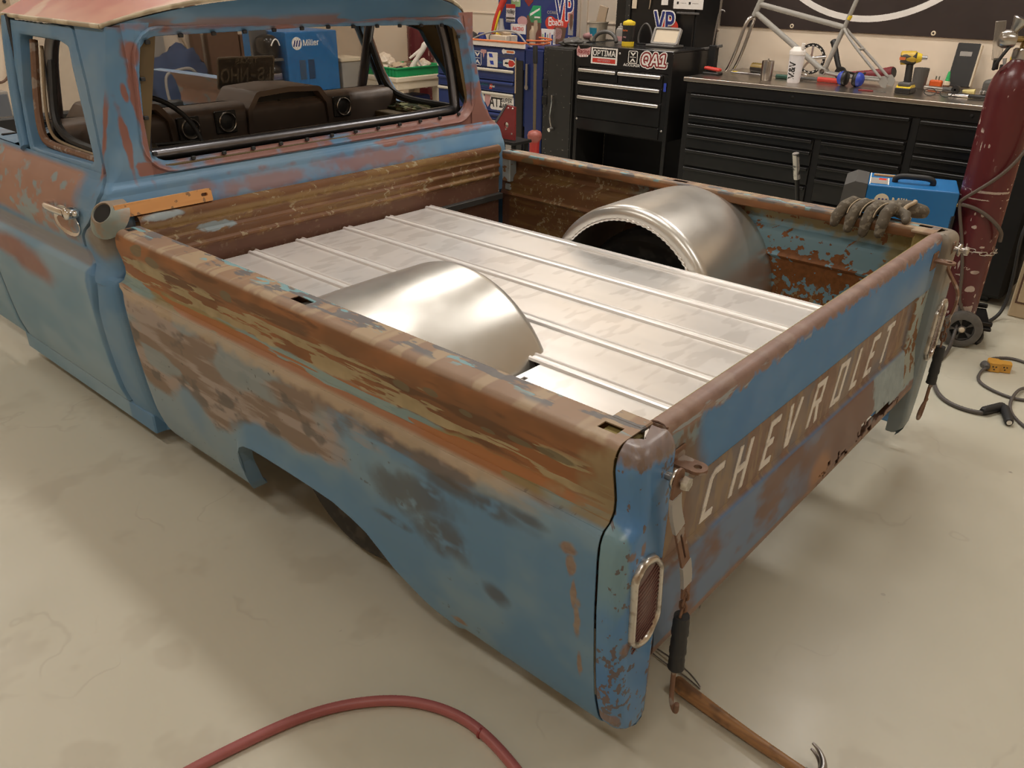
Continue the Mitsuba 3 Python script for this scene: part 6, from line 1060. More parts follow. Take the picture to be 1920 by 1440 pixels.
pb = thing('utility_blade', 'striped silver handled tool near the maroon gas cylinder', 'tool'); put('handle', rz(rbox(3.44, 3.47, 0.45, 0.60, BZ + 0.002, BZ + 0.022, 0.006), -30, (3.45, 0.52, 0)), mat('striped_metal', lambda p, n, uv: mix((0.60, 0.57, 0.54), (0.18, 0.17, 0.16), ss(0.45, 0.55, dr.abs(dr.sin(p.y * 150)))), 0.35, 0.6), pb, 40)
pk = thing('black_pliers', 'black handled pliers lying on the paper at the workbench end', 'pliers'); put('handle', tube(spl([(3.245, 0.585, BZ + 0.012), (3.24, 0.52, BZ + 0.012), (3.25, 0.46, BZ + 0.012)], 12), 0.011, 10), 'p_black', pk, True); put('jaw', tube([(3.245, 0.585, BZ + 0.012), (3.24, 0.69, BZ + 0.010)], np.array([0.008, 0.006]), 10), 'chrome', pk, True)
cb = thing('charcoal_pouch', 'dark grey tool pouch holding pens at the back of the workbench', 'pouch'); put('bag', rbox(3.54, 3.66, 0.42, 0.60, BZ, BZ + 0.075, 0.022), 'p_darkgrey', cb, 40); put('cup', lathe([(0, 0), (0.045, 0), (0.048, 0.004), (0.050, 0.085), (0.046, 0.085), (0.044, 0.01), (0, 0.01)], 24, 'z', (3.62, 0.50, BZ + 0.07)), 'p_black', cb, 40)
for i, (dy, dxx, mm, h_) in enumerate(((0.025, 0.0, 'p_grey', 0.19), (0.0, 0.01, 'p_yellow', 0.20), (-0.02, -0.01, 'pull_steel', 0.17), (-0.03, 0.015, 'p_tan', 0.18))):
    t_ = thing('pen', ['grey handled blade standing in the dark pouch', 'yellow handled cutter standing in the dark pouch', 'steel rod standing in the dark pouch', 'tan brush handle standing in the dark pouch'][i], 'hand tool'); put('shaft', tube([(3.62 + dxx, 0.50 + dy * 0.5, BZ + 0.082), (3.62 + dxx * 1.5, 0.50 + dy * 1.4, BZ + h_)], np.array([0.005, 0.011]), 10), mm, t_, 40)
rp_ = thing('red_pen', 'flat dark red carpenter pencil lying beside the ear defenders', 'pencil'); put('body', bx(3.12, 3.135, 1.07, 1.155, BZ, BZ + 0.008, 0.002), 'p_maroon', rp_); put('tip', tube([(3.127, 1.07, BZ + 0.005), (3.14, 1.00, BZ + 0.003)], 0.002, 6), 'p_darkgrey', rp_)

# ---------------------------------------------------------------- welder, its cart and the gas cylinder
U = np.array([0.117, -0.366, 0]) / 0.3842; Vv = np.array([0.366, 0.117, 0]) / 0.3842
def wl(a, b, z): return np.array([1.9, 0.603, 0]) + U * a + Vv * b + np.array([0, 0, z])
Mw = np.eye(4); Mw[:3, 0], Mw[:3, 1], Mw[:3, 3] = U, Vv, wl(0, 0, 0)[:3]
Mw[:3, 2] = np.cross(U, Vv)
def W_(m): return mv(m, Mw)
SGN = 1 if Mw[2, 2] > 0 else -1
we = thing('mig_welder', 'blue welding machine with a grey front and a black carry handle, beside the gas cylinder', 'welder')
mat('welder_blue', lambda p, n, uv: mix((0.012, 0.125, 0.345), (0.02, 0.15, 0.37), f3(p, 8, 2)), 0.35); mat('welder_grey', (0.075, 0.073, 0.07), 0.5)
put('housing', W_(rbox(0.0, 0.385, 0.0, 0.28, 0.285, 0.705, 0.008)), 'welder_blue', we, 40)
fr_ = np.array([(0.0, 0.285), (0.0, 0.705), (-0.055, 0.712), (-0.10, 0.690), (-0.125, 0.285)])
def wprism(poly2, b0, b1):   # section in (a, z), from b0 to b1 across
    m = prism(Polygon(poly2), b1 - b0, None); v = m.vertices.copy(); m.vertices = np.stack([v[:, 0], v[:, 2] + b0, v[:, 1]], 1); m.invert(); return W_(m)
put('front_cheek', wprism(fr_, 0.0, 0.022), 'welder_grey', we, 30); put('front_cheek', wprism(fr_, 0.258, 0.28), 'welder_grey', we, 30); put('front_hood', wprism([(0.0, 0.675), (0.0, 0.7055), (-0.055, 0.7125), (-0.10, 0.6905), (-0.085, 0.660)], 0.0, 0.28), 'welder_grey', we, 30)
cpn = put('control_panel', wprism([(0.0, 0.285), (0.0, 0.68), (-0.055, 0.66), (-0.085, 0.285)], 0.02, 0.26), 'black_dusty', we)
for b_, z_ in ((0.09, 0.56), (0.19, 0.56), (0.14, 0.44)): put('dial', mv(lathe([(0, 0.02), (0.018, 0.018), (0.022, 0.0)], 16, 'z'), frame(wl(-0.068 + (0.56 - z_) * -0.06, b_, z_), Vv, None, -U)), 'p_grey', cpn, 40)
Mside = np.eye(4); Mside[:3, 0], Mside[:3, 1], Mside[:3, 2] = U, (0, 0, 1.0), np.cross(U, (0, 0, 1.0)); 
if Mside[:3, 2] @ Vv > 0: Mside[:3, 2] *= -1
def wf(a, z): M = Mside.copy(); M[:3, 3] = wl(a, -0.0006, z); return M
put('logo_disc', prism(Point(0, 0).buffer(0.032, quad_segs=16), 0.0012, wf(0.072, 0.637)), 'p_cream', we, 30, label='round cream emblem with three slanted blue bars')
for k_ in (-1, 0, 1): put('logo_bar', prism(Polygon([(-0.009, -0.016), (-0.001, -0.016), (0.009, 0.014), (0.001, 0.014)]), 0.0012, wf(0.072 + 0.015 * k_, 0.633), 0.0012), 'p_navy', we)
put('lettering', mv(meshkit.text_mesh('Miller', 0.030, 0.0012, True), wf(0.112, 0.625)), 'p_cream', we, label='cream lettering reading Miller')
Mtop = Mw.copy(); Mtop[:3, 2] = (0, 0, 1.0); Mtop[:3, 3] = wl(0, 0, 0.7055)
put('warning_label', [tm(prism(sbox(0.01, 0.03, 0.085, 0.16), 0.0008, Mtop))], 'p_grey', we); put('warning_mark', prism(sbox(0.045, 0.115, 0.078, 0.155), 0.0012, Mtop), 'p_red', we); put('label_edge', prism(sbox(0.085, 0.02, 0.090, 0.17), 0.0012, Mtop), 'p_white', we); put('label_edge', prism(sbox(0.006, 0.005, 0.010, 0.27), 0.0012, Mtop), 'p_white', we)
put('carry_handle', mv(tube(spl([(0.115, 0.105, 0.0), (0.118, 0.10, 0.020), (0.14, 0.095, 0.030), (0.19, 0.093, 0.032), (0.25, 0.095, 0.030), (0.272, 0.10, 0.020), (0.275, 0.105, 0.0)], 30), 0.013, 12), Mtop), 'black_rubber', we, True, label='black carry handle')
wk = thing('wood_strip', 'thin wooden strip lying on top of the blue welding machine', 'strip'); put('strip', mv(bx(0.02, 0.22, 0.200, 0.222, 0.0, 0.008, 0.001), Mtop), mat('pale_wood', lambda p, n, uv: mix((0.46, 0.29, 0.14), (0.36, 0.21, 0.10), noise(p.x * 8, p.y * 8, p.z * 120)), 0.6), wk)
ct = thing('welder_cart', 'black wheeled cart carrying the welding machine and the gas cylinder', 'cart')
put('tray', W_(bx(-0.14, 0.40, -0.01, 0.29, 0.262, 0.284, 0.003)), 'black_enamel', ct); put('rear_platform', W_(bx(0.40, 0.66, -0.005, 0.285, 0.083, 0.098, 0.003)), 'black_enamel', ct)
for b_ in (0.0, 0.265): put('side_rail', W_(bx(-0.12, 0.66, b_, b_ + 0.018, 0.105, 0.125, 0.003)), 'black_enamel', ct); put('strut', W_(bx(-0.12, -0.10, b_, b_ + 0.018, 0.12, 0.264, 0.002)), 'black_enamel', ct); put('strut', W_(bx(0.37, 0.39, b_, b_ + 0.018, 0.12, 0.60, 0.002)), 'black_enamel', ct)
wc = wl(0.575, -0.030, 0.0)
for b_ in (-0.030, 0.310):
    c_ = wl(0.535, b_, 0.088); Mx = frame(c_, (0, 0, 1.0), None, Vv)
    ty = put('wheel', mv(lathe([(0.052, -0.020), (0.070, -0.023), (0.084, -0.018), (0.088, -0.008), (0.088, 0.008), (0.084, 0.018), (0.070, 0.023), (0.052, 0.020)], 36), Mx), mat('wheel_grey', lambda p, n, uv: mix((0.075, 0.07, 0.065), (0.13, 0.12, 0.11), f3(p, 40, 2)), 0.6), ct, 40)
    sp_ = Point(0, 0).buffer(0.053).difference(unary_union([affinity.rotate(Polygon([(-0.010, 0.020), (0.010, 0.020), (0.019, 0.044), (-0.019, 0.044)]).buffer(0.003), 72 * k_, origin=(0, 0)) for k_ in range(5)]))
    put('hub_disc', mv(prism(sp_, 0.020, None, -0.010), Mx), 'p_darkgrey', ty, 30); put('hub_cap', mv(lathe([(0.013, -0.012), (0.013, -0.018), (0.008, -0.024), (0, -0.025)], 16), Mx), 'p_cream', ty, 40); put('hub_back', mv(lathe([(0, 0.0), (0.05, 0.0), (0.05, 0.004), (0, 0.004)], 20), Mx), 'black_void', ty)
put('axle', tube([wl(0.535, -0.02, 0.088), wl(0.535, 0.30, 0.088)], 0.008, 10), 'steel', ct)
for b_ in (0.03, 0.25): put('caster', lathe([(0, -0.014), (0.046, -0.014), (0.050, -0.006), (0.050, 0.006), (0.046, 0.014), (0, 0.014)], 18, 'y', tuple(wl(-0.09, b_, 0.050))), 'black_rubber', ct, 40)
gc = thing('gas_cylinder', 'tall maroon gas cylinder with chipped paint, standing behind the blue welding machine', 'gas cylinder')
def c_cyl(p, n, uv):
    a = f3(p, 6, 3); ch = f3(p, 26, 4)
    c = mix((0.085, 0.011, 0.014), (0.115, 0.018, 0.020), a)
    v = ss(0.80, 0.84, noise(p.x * 110 + p.y * 90, p.z * 34, 3.0)) * ss(0.50, 0.60, f3(p, 7, 3))
    ringm = many(p.x * 0 + 0.5, p.z, [(0.5, 0.716, 9.0, 0.006), (0.5, 0.682, 9.0, 0.003)], ch, 0.9, 0.3) * ss(0.46, 0.54, ch)
    return mix(c, (0.50, 0.40, 0.35), dr.maximum(dr.maximum(v, ringm), ss(0.72, 0.74, f3(p, 60, 3)) * ss(0.5, 0.6, f3(p, 5, 2))) * 0.9)
mat('cylinder_maroon', c_cyl, 0.30, spec=0.5)
GC = (2.15, 0.165, 0.0)
put('body', lathe([(0, 0.100), (0.088, 0.100), (0.098, 0.106), (0.100, 0.115), (0.100, 1.115), (0.098, 1.145), (0.090, 1.180), (0.078, 1.208), (0.060, 1.232), (0.046, 1.246), (0.040, 1.255), (0.038, 1.262)], 48, 'z', GC), 'cylinder_maroon', gc, True)
put('neck_ring', lathe([(0.040, 1.258), (0.043, 1.262), (0.043, 1.294), (0.036, 1.300), (0, 1.300)], 36, 'z', GC), 'brushed_steel', gc, 40, label='bright steel neck ring')
put('valve', [lathe([(0.018, 1.300), (0.022, 1.305), (0.018, 1.33), (0.016, 1.36), (0.022, 1.37), (0.022, 1.39), (0, 1.395)], 20, 'z', GC)], mat('brass', (0.42, 0.30, 0.13), 0.35, 1.0), gc, 40, label='brass valve')
rg = thing('gas_regulator', 'silver regulator with a clear flow tube on the gas cylinder valve', 'regulator')
rc_ = np.array([2.10, 0.232, 1.335]); put('stem', tube([(2.14, 0.182, 1.335), tuple(rc_)], 0.012, 12), 'brass', rg, 40)
put('bonnet', mv(lathe([(0.012, -0.032), (0.032, -0.030), (0.036, -0.018), (0.036, 0.010), (0.028, 0.028), (0.014, 0.034), (0, 0.034)], 24), frame(rc_, (0, 0, 1.0), None, (-0.5, 0.85, 0.1))), 'brushed_steel', rg, 40)
put('bell', mv(lathe([(0.012, 0.0), (0.020, 0.03), (0.034, 0.062), (0.030, 0.066), (0, 0.066)], 22), frame(rc_ + [0.005, -0.012, 0.02], (1, 0, 0), None, (0.15, -0.35, 0.9))), 'brushed_steel', rg, 40)
scene['clear_tube'] = {'type': 'blendbsdf', 'weight': 0.22, 'a': {'type': 'thindielectric'}, 'b': {'type': 'twosided', 'bsdf': {'type': 'diffuse', 'reflectance': rgb((0.35, 0.31, 0.25))}}}
put('flow_tube', tube([(2.085, 0.268, 1.402), (2.10, 0.250, 1.255)], 0.020, 18), 'clear_tube', rg, 40); put('tube_foot', tube([(2.10, 0.250, 1.258), (2.103, 0.248, 1.215)], 0.012, 12), 'p_black', rg, 40); put('gauge', mv(lathe([(0, -0.012), (0.028, -0.012), (0.030, 0.0), (0.028, 0.012), (0, 0.012)], 24), frame((2.135, 0.150, 1.385), (0, 0, 1.0), None, (-0.8, -0.3, 0.2))), 'brushed_steel', rg, 40)
put('loop_pipe', tube(spl([(2.118, 0.205, 1.325), (2.085, 0.215, 1.300), (2.075, 0.235, 1.255), (2.085, 0.250, 1.215)], 18), 0.007, 8), 'black_rubber', rg, True)
gh = thing('gas_hose', 'thin brown grey hose running down the front of the gas cylinder', 'hose')
put('upper', tube(spl([(2.10, 0.025, 1.02), (2.085, 0.050, 0.90), (2.050, 0.105, 0.80), (2.025, 0.185, 0.715), (2.028, 0.232, 0.665)], 40), 0.0075, 10), mat('hose_brown', (0.10, 0.075, 0.06), 0.5), gh, True); put('lower', tube(spl([(2.028, 0.232, 0.665), (2.030, 0.215, 0.60), (2.035, 0.170, 0.45), (2.040, 0.140, 0.30), (2.045, 0.12, 0.20), (2.06, 0.055, 0.11), (2.09, 0.03, 0.012)], 50), 0.0075, 10), 'hose_brown', gh, True)
put('side_loop', tube(spl([(2.030, 0.245, 0.648), (2.035, 0.210, 0.652), (2.05, 0.13, 0.628), (2.075, 0.055, 0.565), (2.10, 0.045, 0.53), (2.11, 0.045, 0.50)], 40), 0.0085, 10), 'hose_brown', gh, True); put('fitting', tube([(2.028, 0.262, 0.646), (2.030, 0.236, 0.650)], 0.011, 10), 'brass', gh, 40)
chn = thing('cylinder_chain', 'bright steel chain round the middle of the gas cylinder', 'chain')
for k_ in range(13):
    t = math.radians(150 + 15.0 * k_); c_ = np.array([2.15 + 0.106 * math.cos(t), 0.165 + 0.106 * math.sin(t), 0.452 - 0.0026 * k_ + 0.004 * abs(k_ - 6)]); put('chain_link', link(c_, (-math.sin(t), math.cos(t), -0.08), 0.008, 0.036, (0, 0, 1) if k_ % 2 else (math.cos(t), math.sin(t), 0), 0.0026), 'pull_steel', chn, True)
# cabinet and bin at the end of the workbench
bgc = thing('beige_cabinet', 'beige metal cabinet standing on the floor right of the gas cylinder', 'cabinet')
mat('beige_enamel', lambda p, n, uv: mix((0.56, 0.44, 0.29), (0.50, 0.39, 0.26), f3(p, 6, 3)), 0.45); put('body', bx(2.635, 3.10, -0.62, 0.004, 0.0, 0.95, 0.006), 'beige_enamel', bgc); put('door', bx(2.627, 2.637, -0.60, -0.022, 0.085, 0.92, 0.004), 'beige_enamel', bgc); put('door_groove', [bx(2.630, 2.6355, -0.61, -0.014, 0.076, 0.930, 0.001)], 'p_brown', bgc)
bb = thing('black_bin', 'tall black plastic bin between the gas cylinder and the workbench', 'bin'); put('body', bx(2.72, 3.25, 0.06, 0.365, 0.04, 0.93, 0.02), 'black_matte', bb); put('lid', rbox(2.70, 3.27, 0.05, 0.372, 0.93, 0.965, 0.012), 'black_matte', bb, 40); put('base_wheel', lathe([(0, -0.02), (0.05, -0.02), (0.05, 0.02), (0, 0.02)], 18, 'y', (2.80, 0.15, 0.05)), 'black_rubber', bb, 40)

# ---------------------------------------------------------------- seen through the cab
wt_ = thing('plastic_worktable', 'cream plastic work table under the green tray, seen through the cab', 'table')
put('top', rbox(2.86, 3.47, 4.95, 5.40, 0.70, 0.742, 0.010), 'p_cream', wt_, 40); put('apron', rbox(2.875, 3.455, 4.965, 5.385, 0.635, 0.705, 0.008), 'p_cream', wt_, 40); put('brand_plate', bx(2.870, 2.8755, 5.08, 5.16, 0.66, 0.685, 0.0), 'p_darkgrey', wt_)
for xx in (2.885, 3.365):
    for yy in (4.975, 5.295): put('leg', rbox(xx, xx + 0.08, yy, yy + 0.08, 0.0, 0.64, 0.012), 'p_cream', wt_, 40)
tr_ = thing('green_tray', 'green plastic tray full of odds and ends on the cream table', 'tray'); g0 = mat('tray_green', (0.015, 0.28, 0.09), 0.4)
put('base', bx(2.90, 3.44, 4.985, 5.37, 0.742, 0.750, 0.002), g0, tr_)
for a_, b_ in (((2.885, 2.903), (4.97, 5.385)), ((3.437, 3.455), (4.97, 5.385)), ((2.885, 3.455), (4.97, 4.988)), ((2.885, 3.455), (5.367, 5.385))): put('side', bx(*a_, *b_, 0.742, 0.812, 0.003), g0, tr_)
put('rim', prism(sbox(2.872, 4.957, 3.468, 5.398).difference(sbox(2.900, 4.985, 3.440, 5.370)), 0.010, None, 0.806), g0, tr_)
for k_ in range(9): put('rib', bx(2.878, 2.886, 5.0 + 0.042 * k_, 5.012 + 0.042 * k_, 0.745, 0.80, 0.001), g0, tr_)
def lump(c, s, seed, m, nm, lab, cat):
    q = trimesh.creation.icosphere(3); v = q.vertices; f_ = 0.55 + 0.9 * meshkit.fbm(v * 2.2 + seed, 3, seed); q.vertices = v * f_[:, None] * np.array(s) + np.array(c); q.vertices[:, 2] = np.maximum(q.vertices[:, 2], 0.7505 if c[2] > 0.7 and c[0] > 2 else -9); t_ = thing(nm, lab, cat); put('body', q, m, t_, True); return t_
mat('bag_film', (0.55, 0.46, 0.36), 0.3); mat('glove_white', (0.66, 0.60, 0.53), 0.6)
lump((3.00, 5.27, 0.83), (0.10, 0.10, 0.075), 1, 'bag_film', 'plastic_bag', 'crumpled clear plastic bag in the green tray', 'bag'); lump((3.02, 5.10, 0.795), (0.09, 0.09, 0.05), 2, 'p_tan', 'parts_heap', 'tan and dark small parts heaped in the green tray', 'parts'); lump((3.20, 5.16, 0.79), (0.12, 0.09, 0.045), 3, 'p_brown', 'parts_heap', 'dark metal parts in the middle of the green tray', 'parts'); lump((3.30, 5.08, 0.80), (0.07, 0.06, 0.06), 9, 'bag_film', 'parts_heap', 'pale wrapped part at the right of the green tray', 'parts')
lump((2.96, 5.02, 0.785), (0.05, 0.035, 0.035), 6, 'p_black', 'black_cap_part', 'black round part at the near corner of the green tray', 'part'); lump((3.13, 5.02, 0.79), (0.05, 0.03, 0.04), 7, 'p_grey', 'silver_part', 'grey metal part in the green tray', 'part')
gv = thing('spray_gun', 'white trigger spray gun standing up in the green tray', 'spray gun'); put('body', tube(spl([(3.10, 5.03, 0.755), (3.12, 5.00, 0.85), (3.16, 4.96, 0.93), (3.19, 4.93, 1.015)], 24), np.r_[np.linspace(0.030, 0.018, 12), np.linspace(0.020, 0.026, 10), 0.02, 0.012], 12), 'glove_white', gv, True); put('nozzle', tube([(3.165, 4.965, 0.95), (3.09, 5.03, 0.88)], np.array([0.016, 0.010]), 10), 'glove_white', gv, True); put('trigger', tube([(3.13, 4.99, 0.90), (3.15, 4.95, 0.82)], 0.007, 8), 'p_grey', gv, True)
gc2 = thing('gas_cylinder', 'maroon gas cylinder by the far wall behind the green tray', 'gas cylinder'); put('body', lathe([(0, 0), (0.12, 0), (0.125, 0.01), (0.125, 1.25), (0.10, 1.36), (0.04, 1.42), (0, 1.42)], 32, 'z', (3.66, 5.50, 0)), 'cylinder_maroon', gc2, 40)
bbx = thing('blue_crate', 'dark blue box on the floor under the cream table', 'box'); put('body', rbox(2.98, 3.36, 5.06, 5.29, 0.0, 0.56, 0.02), 'side_blue', bbx, 40); put('lettering', text('Miller', 0.05, 0.001, face(2.979, 5.2, 0.46), True), 'p_grey', bbx)
bw = thing('cable_hook', 'looped black cable hanging on the far cream wall', 'cable'); put('loop', tube(spl([(3.83, 6.52, 1.0), (3.80, 6.50, 0.90), (3.80, 6.44, 0.80), (3.82, 6.50, 0.72), (3.83, 6.56, 0.80)], 30), 0.012, 8), 'black_rubber', bw, True); put('peg', tube([(3.85, 6.52, 1.0), (3.80, 6.52, 1.0)], 0.010, 8), 'steel', bw)
bm = thing('large_welder', 'large blue welding machine with a white round emblem, seen through the windscreen', 'welder')
put('housing', rbox(2.165, 2.685, 5.50, 6.15, 0.34, 1.10, 0.010), 'welder_blue', bm, 40); put('skirt', bx(2.175, 2.675, 5.52, 6.14, 0.0, 0.34, 0.004), 'p_darkgrey', bm)
FN = lambda x, z, y=5.4995: np.array([[1, 0, 0, x], [0, 0, -1, y], [0, 1, 0, z], [0, 0, 0, 1.0]])
put('logo_disc', prism(Point(0, 0).buffer(0.050, quad_segs=16), 0.001, FN(2.268, 1.010)), 'p_white', bm, label='round white emblem with three slanted bars')
for k_ in (-1, 0, 1): put('logo_bar', prism(Polygon([(-0.014, -0.024), (-0.002, -0.024), (0.014, 0.024), (0.002, 0.024)]), 0.001, FN(2.268 + 0.025 * k_, 1.010), 0.001), 'p_navy', bm)
put('lettering', mv(meshkit.text_mesh('Miller', 0.045, 0.001, True), FN(2.325, 0.990)), 'p_white', bm, label='white lettering reading Miller')
for c0 in (2.275, 2.365):
    for k_ in range(12): put('vent_slot', bx(c0, c0 + 0.062, 5.497, 5.501, 0.872 - 0.013 * k_, 0.878 - 0.013 * k_, 0), 'black_void' if c0 > 2.3 else 'p_darkgrey', bm)
hl = thing('welding_helmets', 'black welding helmet with a pale reflection beside the large blue welder', 'helmet'); put('shell', rbox(1.99, 2.14, 5.52, 5.72, 0.62, 0.86, 0.06), 'black_enamel', hl, True); put('window', bx(2.02, 2.11, 5.514, 5.524, 0.74, 0.79, 0.003), 'chrome', hl)
hl2 = thing('welding_helmets', 'upper black welding helmet on the dark stand beside the large blue welder', 'helmet'); put('shell', rbox(2.0, 2.15, 5.54, 5.74, 0.90, 1.08, 0.06), 'black_enamel', hl2, True); put('strap', tube(spl([(2.04, 5.53, 1.0), (2.08, 5.52, 1.05), (2.12, 5.53, 1.0)], 12), 0.006, 8), 'p_white', hl2, True)
hs_ = thing('helmet_stand', 'dark stand carrying the two welding helmets', 'stand'); put('post', bx(2.0, 2.15, 5.60, 5.78, 0.0, 0.62, 0.004), 'p_darkgrey', hs_); put('back', bx(2.0, 2.15, 5.745, 5.78, 0.62, 1.2, 0.004), 'p_darkgrey', hs_); put('shelf', bx(2.0, 2.15, 5.54, 5.76, 0.88, 0.90, 0.002), 'p_darkgrey', hs_)
gbx = thing('grey_instrument', 'grey instrument box on the floor stand right of the large blue welder', 'box'); put('box', bx(2.72, 2.93, 5.50, 5.72, 0.60, 0.84, 0.006), 'p_grey', gbx); put('stand', bx(2.74, 2.91, 5.52, 5.70, 0.0, 0.60, 0.004), 'p_darkgrey', gbx); put('lid', bx(2.71, 2.94, 5.49, 5.73, 0.84, 0.87, 0.004), 'p_cream', gbx)
for i, (x0, x1, z0, z1, mm, nm, lab, cat) in enumerate(((1.80, 1.93, 0, 1.30, 'p_grey', 'steel_column', 'grey steel column at the far wall', 'column'), (2.22, 2.30, 0, 1.25, 'p_brown', 'timber_post', 'dark timber post leaning at the far wall', 'post'), (2.37, 2.70, 0, 1.02, 'p_brown', 'brown_board', 'brown board leaning on the far wall, left of its neighbour', 'board'), (2.72, 3.00, 0, 0.98, 'p_brown', 'brown_board', 'brown board leaning on the far wall, nearest the large blue welder', 'board'))):
    t_ = thing(nm, lab, cat); put('body', bx(x0, x1, 7.08, 7.16 + 0.03 * (i == 0), z0, z1, 0.004), mm, t_)
for yy, a0, a1 in ((7.0, (2.34, 0.0), (2.31, 1.0)), (6.98, (2.16, 0.95), (2.36, 0.28))):
    t_ = thing('slim_bar', 'slim pale bar leaning on the far wall' if yy > 6.99 else 'slim slanted bar crossing before the far wall', 'bar'); put('rod', tube([(a0[0], yy - 0.02, a0[1] if yy > 6.99 else a0[1]), (a1[0], yy + 0.18, a1[1])] if yy > 6.99 else [(2.42, 6.9, 0.0), (2.13, 7.18, 1.05)], 0.012, 8), 'p_tan', t_, True)
lump((1.93, 6.82, 0.50), (0.30, 0.16, 0.42), 4, mat('denim_blue', (0.035, 0.06, 0.13), 0.8), 'blue_cover', 'blue cloth cover draped over a machine by the far wall', 'cover'); t_ = thing('covered_machine', 'dark machine under the blue cloth cover', 'machine'); put('body', rbox(1.74, 2.10, 6.72, 6.95, 0.0, 0.45, 0.03), 'p_darkgrey', t_, 40)
t_ = thing('bent_pipe', 'thin grey pipe frame before the far wall, behind the steering wheel', 'pipe'); put('pipe', tube(spl([(1.62, 6.6, 0.0), (1.64, 6.6, 0.55), (1.66, 6.6, 0.72), (1.75, 6.6, 0.75), (1.88, 6.6, 0.76), (1.94, 6.6, 0.70), (1.95, 6.6, 0.0)], 50), 0.013, 8), 'p_grey', t_, True)
eb = thing('electrical_box', 'grey electrical box with two cables on the far wall, left of the cab', 'electrical box'); put('box', bx(0.60, 0.71, 7.10, 7.20, 1.17, 1.55, 0.006), 'p_tan', eb); put('knob', tube([(0.665, 7.10, 1.30), (0.665, 7.085, 1.30)], 0.012, 10), 'p_black', eb); put('cable', tube(spl([(0.66, 7.16, 1.17), (0.64, 7.14, 0.95), (0.58, 7.15, 0.75), (0.50, 7.15, 0.70)], 24), 0.010, 8), 'p_brown', eb, True); put('cable', tube(spl([(0.68, 7.16, 1.17), (0.70, 7.14, 0.9), (0.74, 7.15, 0.5), (0.74, 7.15, 0.0)], 24), 0.010, 8), 'p_brown', eb, True)
t_ = thing('blue_grey_locker', 'blue grey metal locker at the left edge, beyond the hood', 'locker'); put('body', bx(-0.2, 0.46, 6.9, 7.18, 0.0, 0.66, 0.005), 'p_grey', t_); put('panel', bx(-0.19, 0.45, 6.892, 6.902, 0.02, 0.64, 0.003), mat('slate', (0.11, 0.12, 0.14), 0.5), t_)

# ---------------------------------------------------------------- on the truck and on the floor
ow = thing('orange_wood_bar', 'orange slotted wooden bar resting on the front wall of the bed', 'wooden bar')
pl_ = rrect(0.335, 0.042, 0.004).difference(unary_union([affinity.translate(rrect(0.024, 0.011, 0.0054), -0.140, -0.001), affinity.translate(rrect(0.024, 0.011, 0.0054), 0.140, 0.004)]))
Mo = trimesh.transformations.translation_matrix((-0.768, 1.984, 0.859)) @ trimesh.transformations.rotation_matrix(math.radians(-10), (1, 0, 0)) @ np.array([[1, 0, 0, 0], [0, 0, -1, 0], [0, 1, 0, 0], [0, 0, 0, 1.0]])
mat('orange_wood', lambda p, n, uv: mix(mix((0.60, 0.30, 0.11), (0.54, 0.25, 0.085), noise(p.x * 9, p.y * 60, p.z * 140)), (0.16, 0.10, 0.06), 0.75 * ss(0.72, 0.78, fbm(p.x * 60, p.z * 50, 2.0, 3))), 0.5)
put('bar', prism(pl_, 0.010, Mo), 'orange_wood', ow); put('backing', prism(rrect(0.335, 0.042, 0.004), 0.012, Mo, -0.0125), 'orange_wood', ow)
for a_, b_ in ((-0.140, -0.001), (0.140, 0.004)): put('slot', prism(affinity.translate(rrect(0.024, 0.011, 0.0054), a_, b_), 0.001, Mo, -0.0005), 'p_brown', ow)
# leather glove lying over the far bed rail
gvl = thing('leather_glove', 'worn grey leather work glove draped over the far bed rail', 'glove')
def chain(pts, rad):
    sph = [m3.Manifold.sphere(r, 20).translate(tuple(p)) for p, r in zip(pts, rad)]
    return sum([m3.Manifold.batch_hull([a, b]) for a, b in zip(sph[:-1], sph[1:])], m3.Manifold())
G = m3.Manifold(); FY = (0.330, 0.288, 0.243, 0.196)
for k_, y in enumerate(FY):
    e = (0.012, 0.004, -0.004, -0.010)[k_]; d_ = (0.012, 0.0, -0.006, 0.002)[k_]
    G += chain([(0.952, y - 0.006, 0.838), (0.915, y, 0.850), (0.882, y + 0.010 + e * 0.4, 0.838), (0.862, y + 0.016 + e, 0.806), (0.856, y + 0.018 + e, 0.772 + d_)], (0.020, 0.0205, 0.0205, 0.0195, 0.0165))
G += m3.Manifold.batch_hull([m3.Manifold.sphere(r, 20).translate(c) for c, r in (((0.950, 0.325, 0.833), 0.020), ((0.930, 0.20, 0.838), 0.022), ((0.995, 0.29, 0.832), 0.020), ((1.00, 0.21, 0.836), 0.024))])
G += chain([(0.985, 0.21, 0.836), (1.005, 0.165, 0.838), (1.02, 0.125, 0.832)], (0.028, 0.029, 0.024)); G += chain([(0.945, 0.185, 0.836), (0.925, 0.150, 0.834), (0.895, 0.138, 0.822)], (0.020, 0.018, 0.012))
gm = tm(G.refine_to_length(0.007)); gm = trimesh.Trimesh(gm.vertices, gm.faces); trimesh.smoothing.filter_taubin(gm, iterations=12); gm.vertices += gm.vertex_normals * (0.0035 * (meshkit.fbm(gm.vertices * 60, 3) - 0.5))[:, None]
mat('glove_leather', lambda p, n, uv: mix(mix((0.115, 0.094, 0.066), (0.070, 0.056, 0.040), f3(p, 30, 3)), (0.215, 0.185, 0.14), 0.6 * ss(0.55, 0.66, f3(p, 90, 2))), 0.75)
put('hand', gm, 'glove_leather', gvl, True)
mat('glove_trim', (0.36, 0.28, 0.19), 0.7)
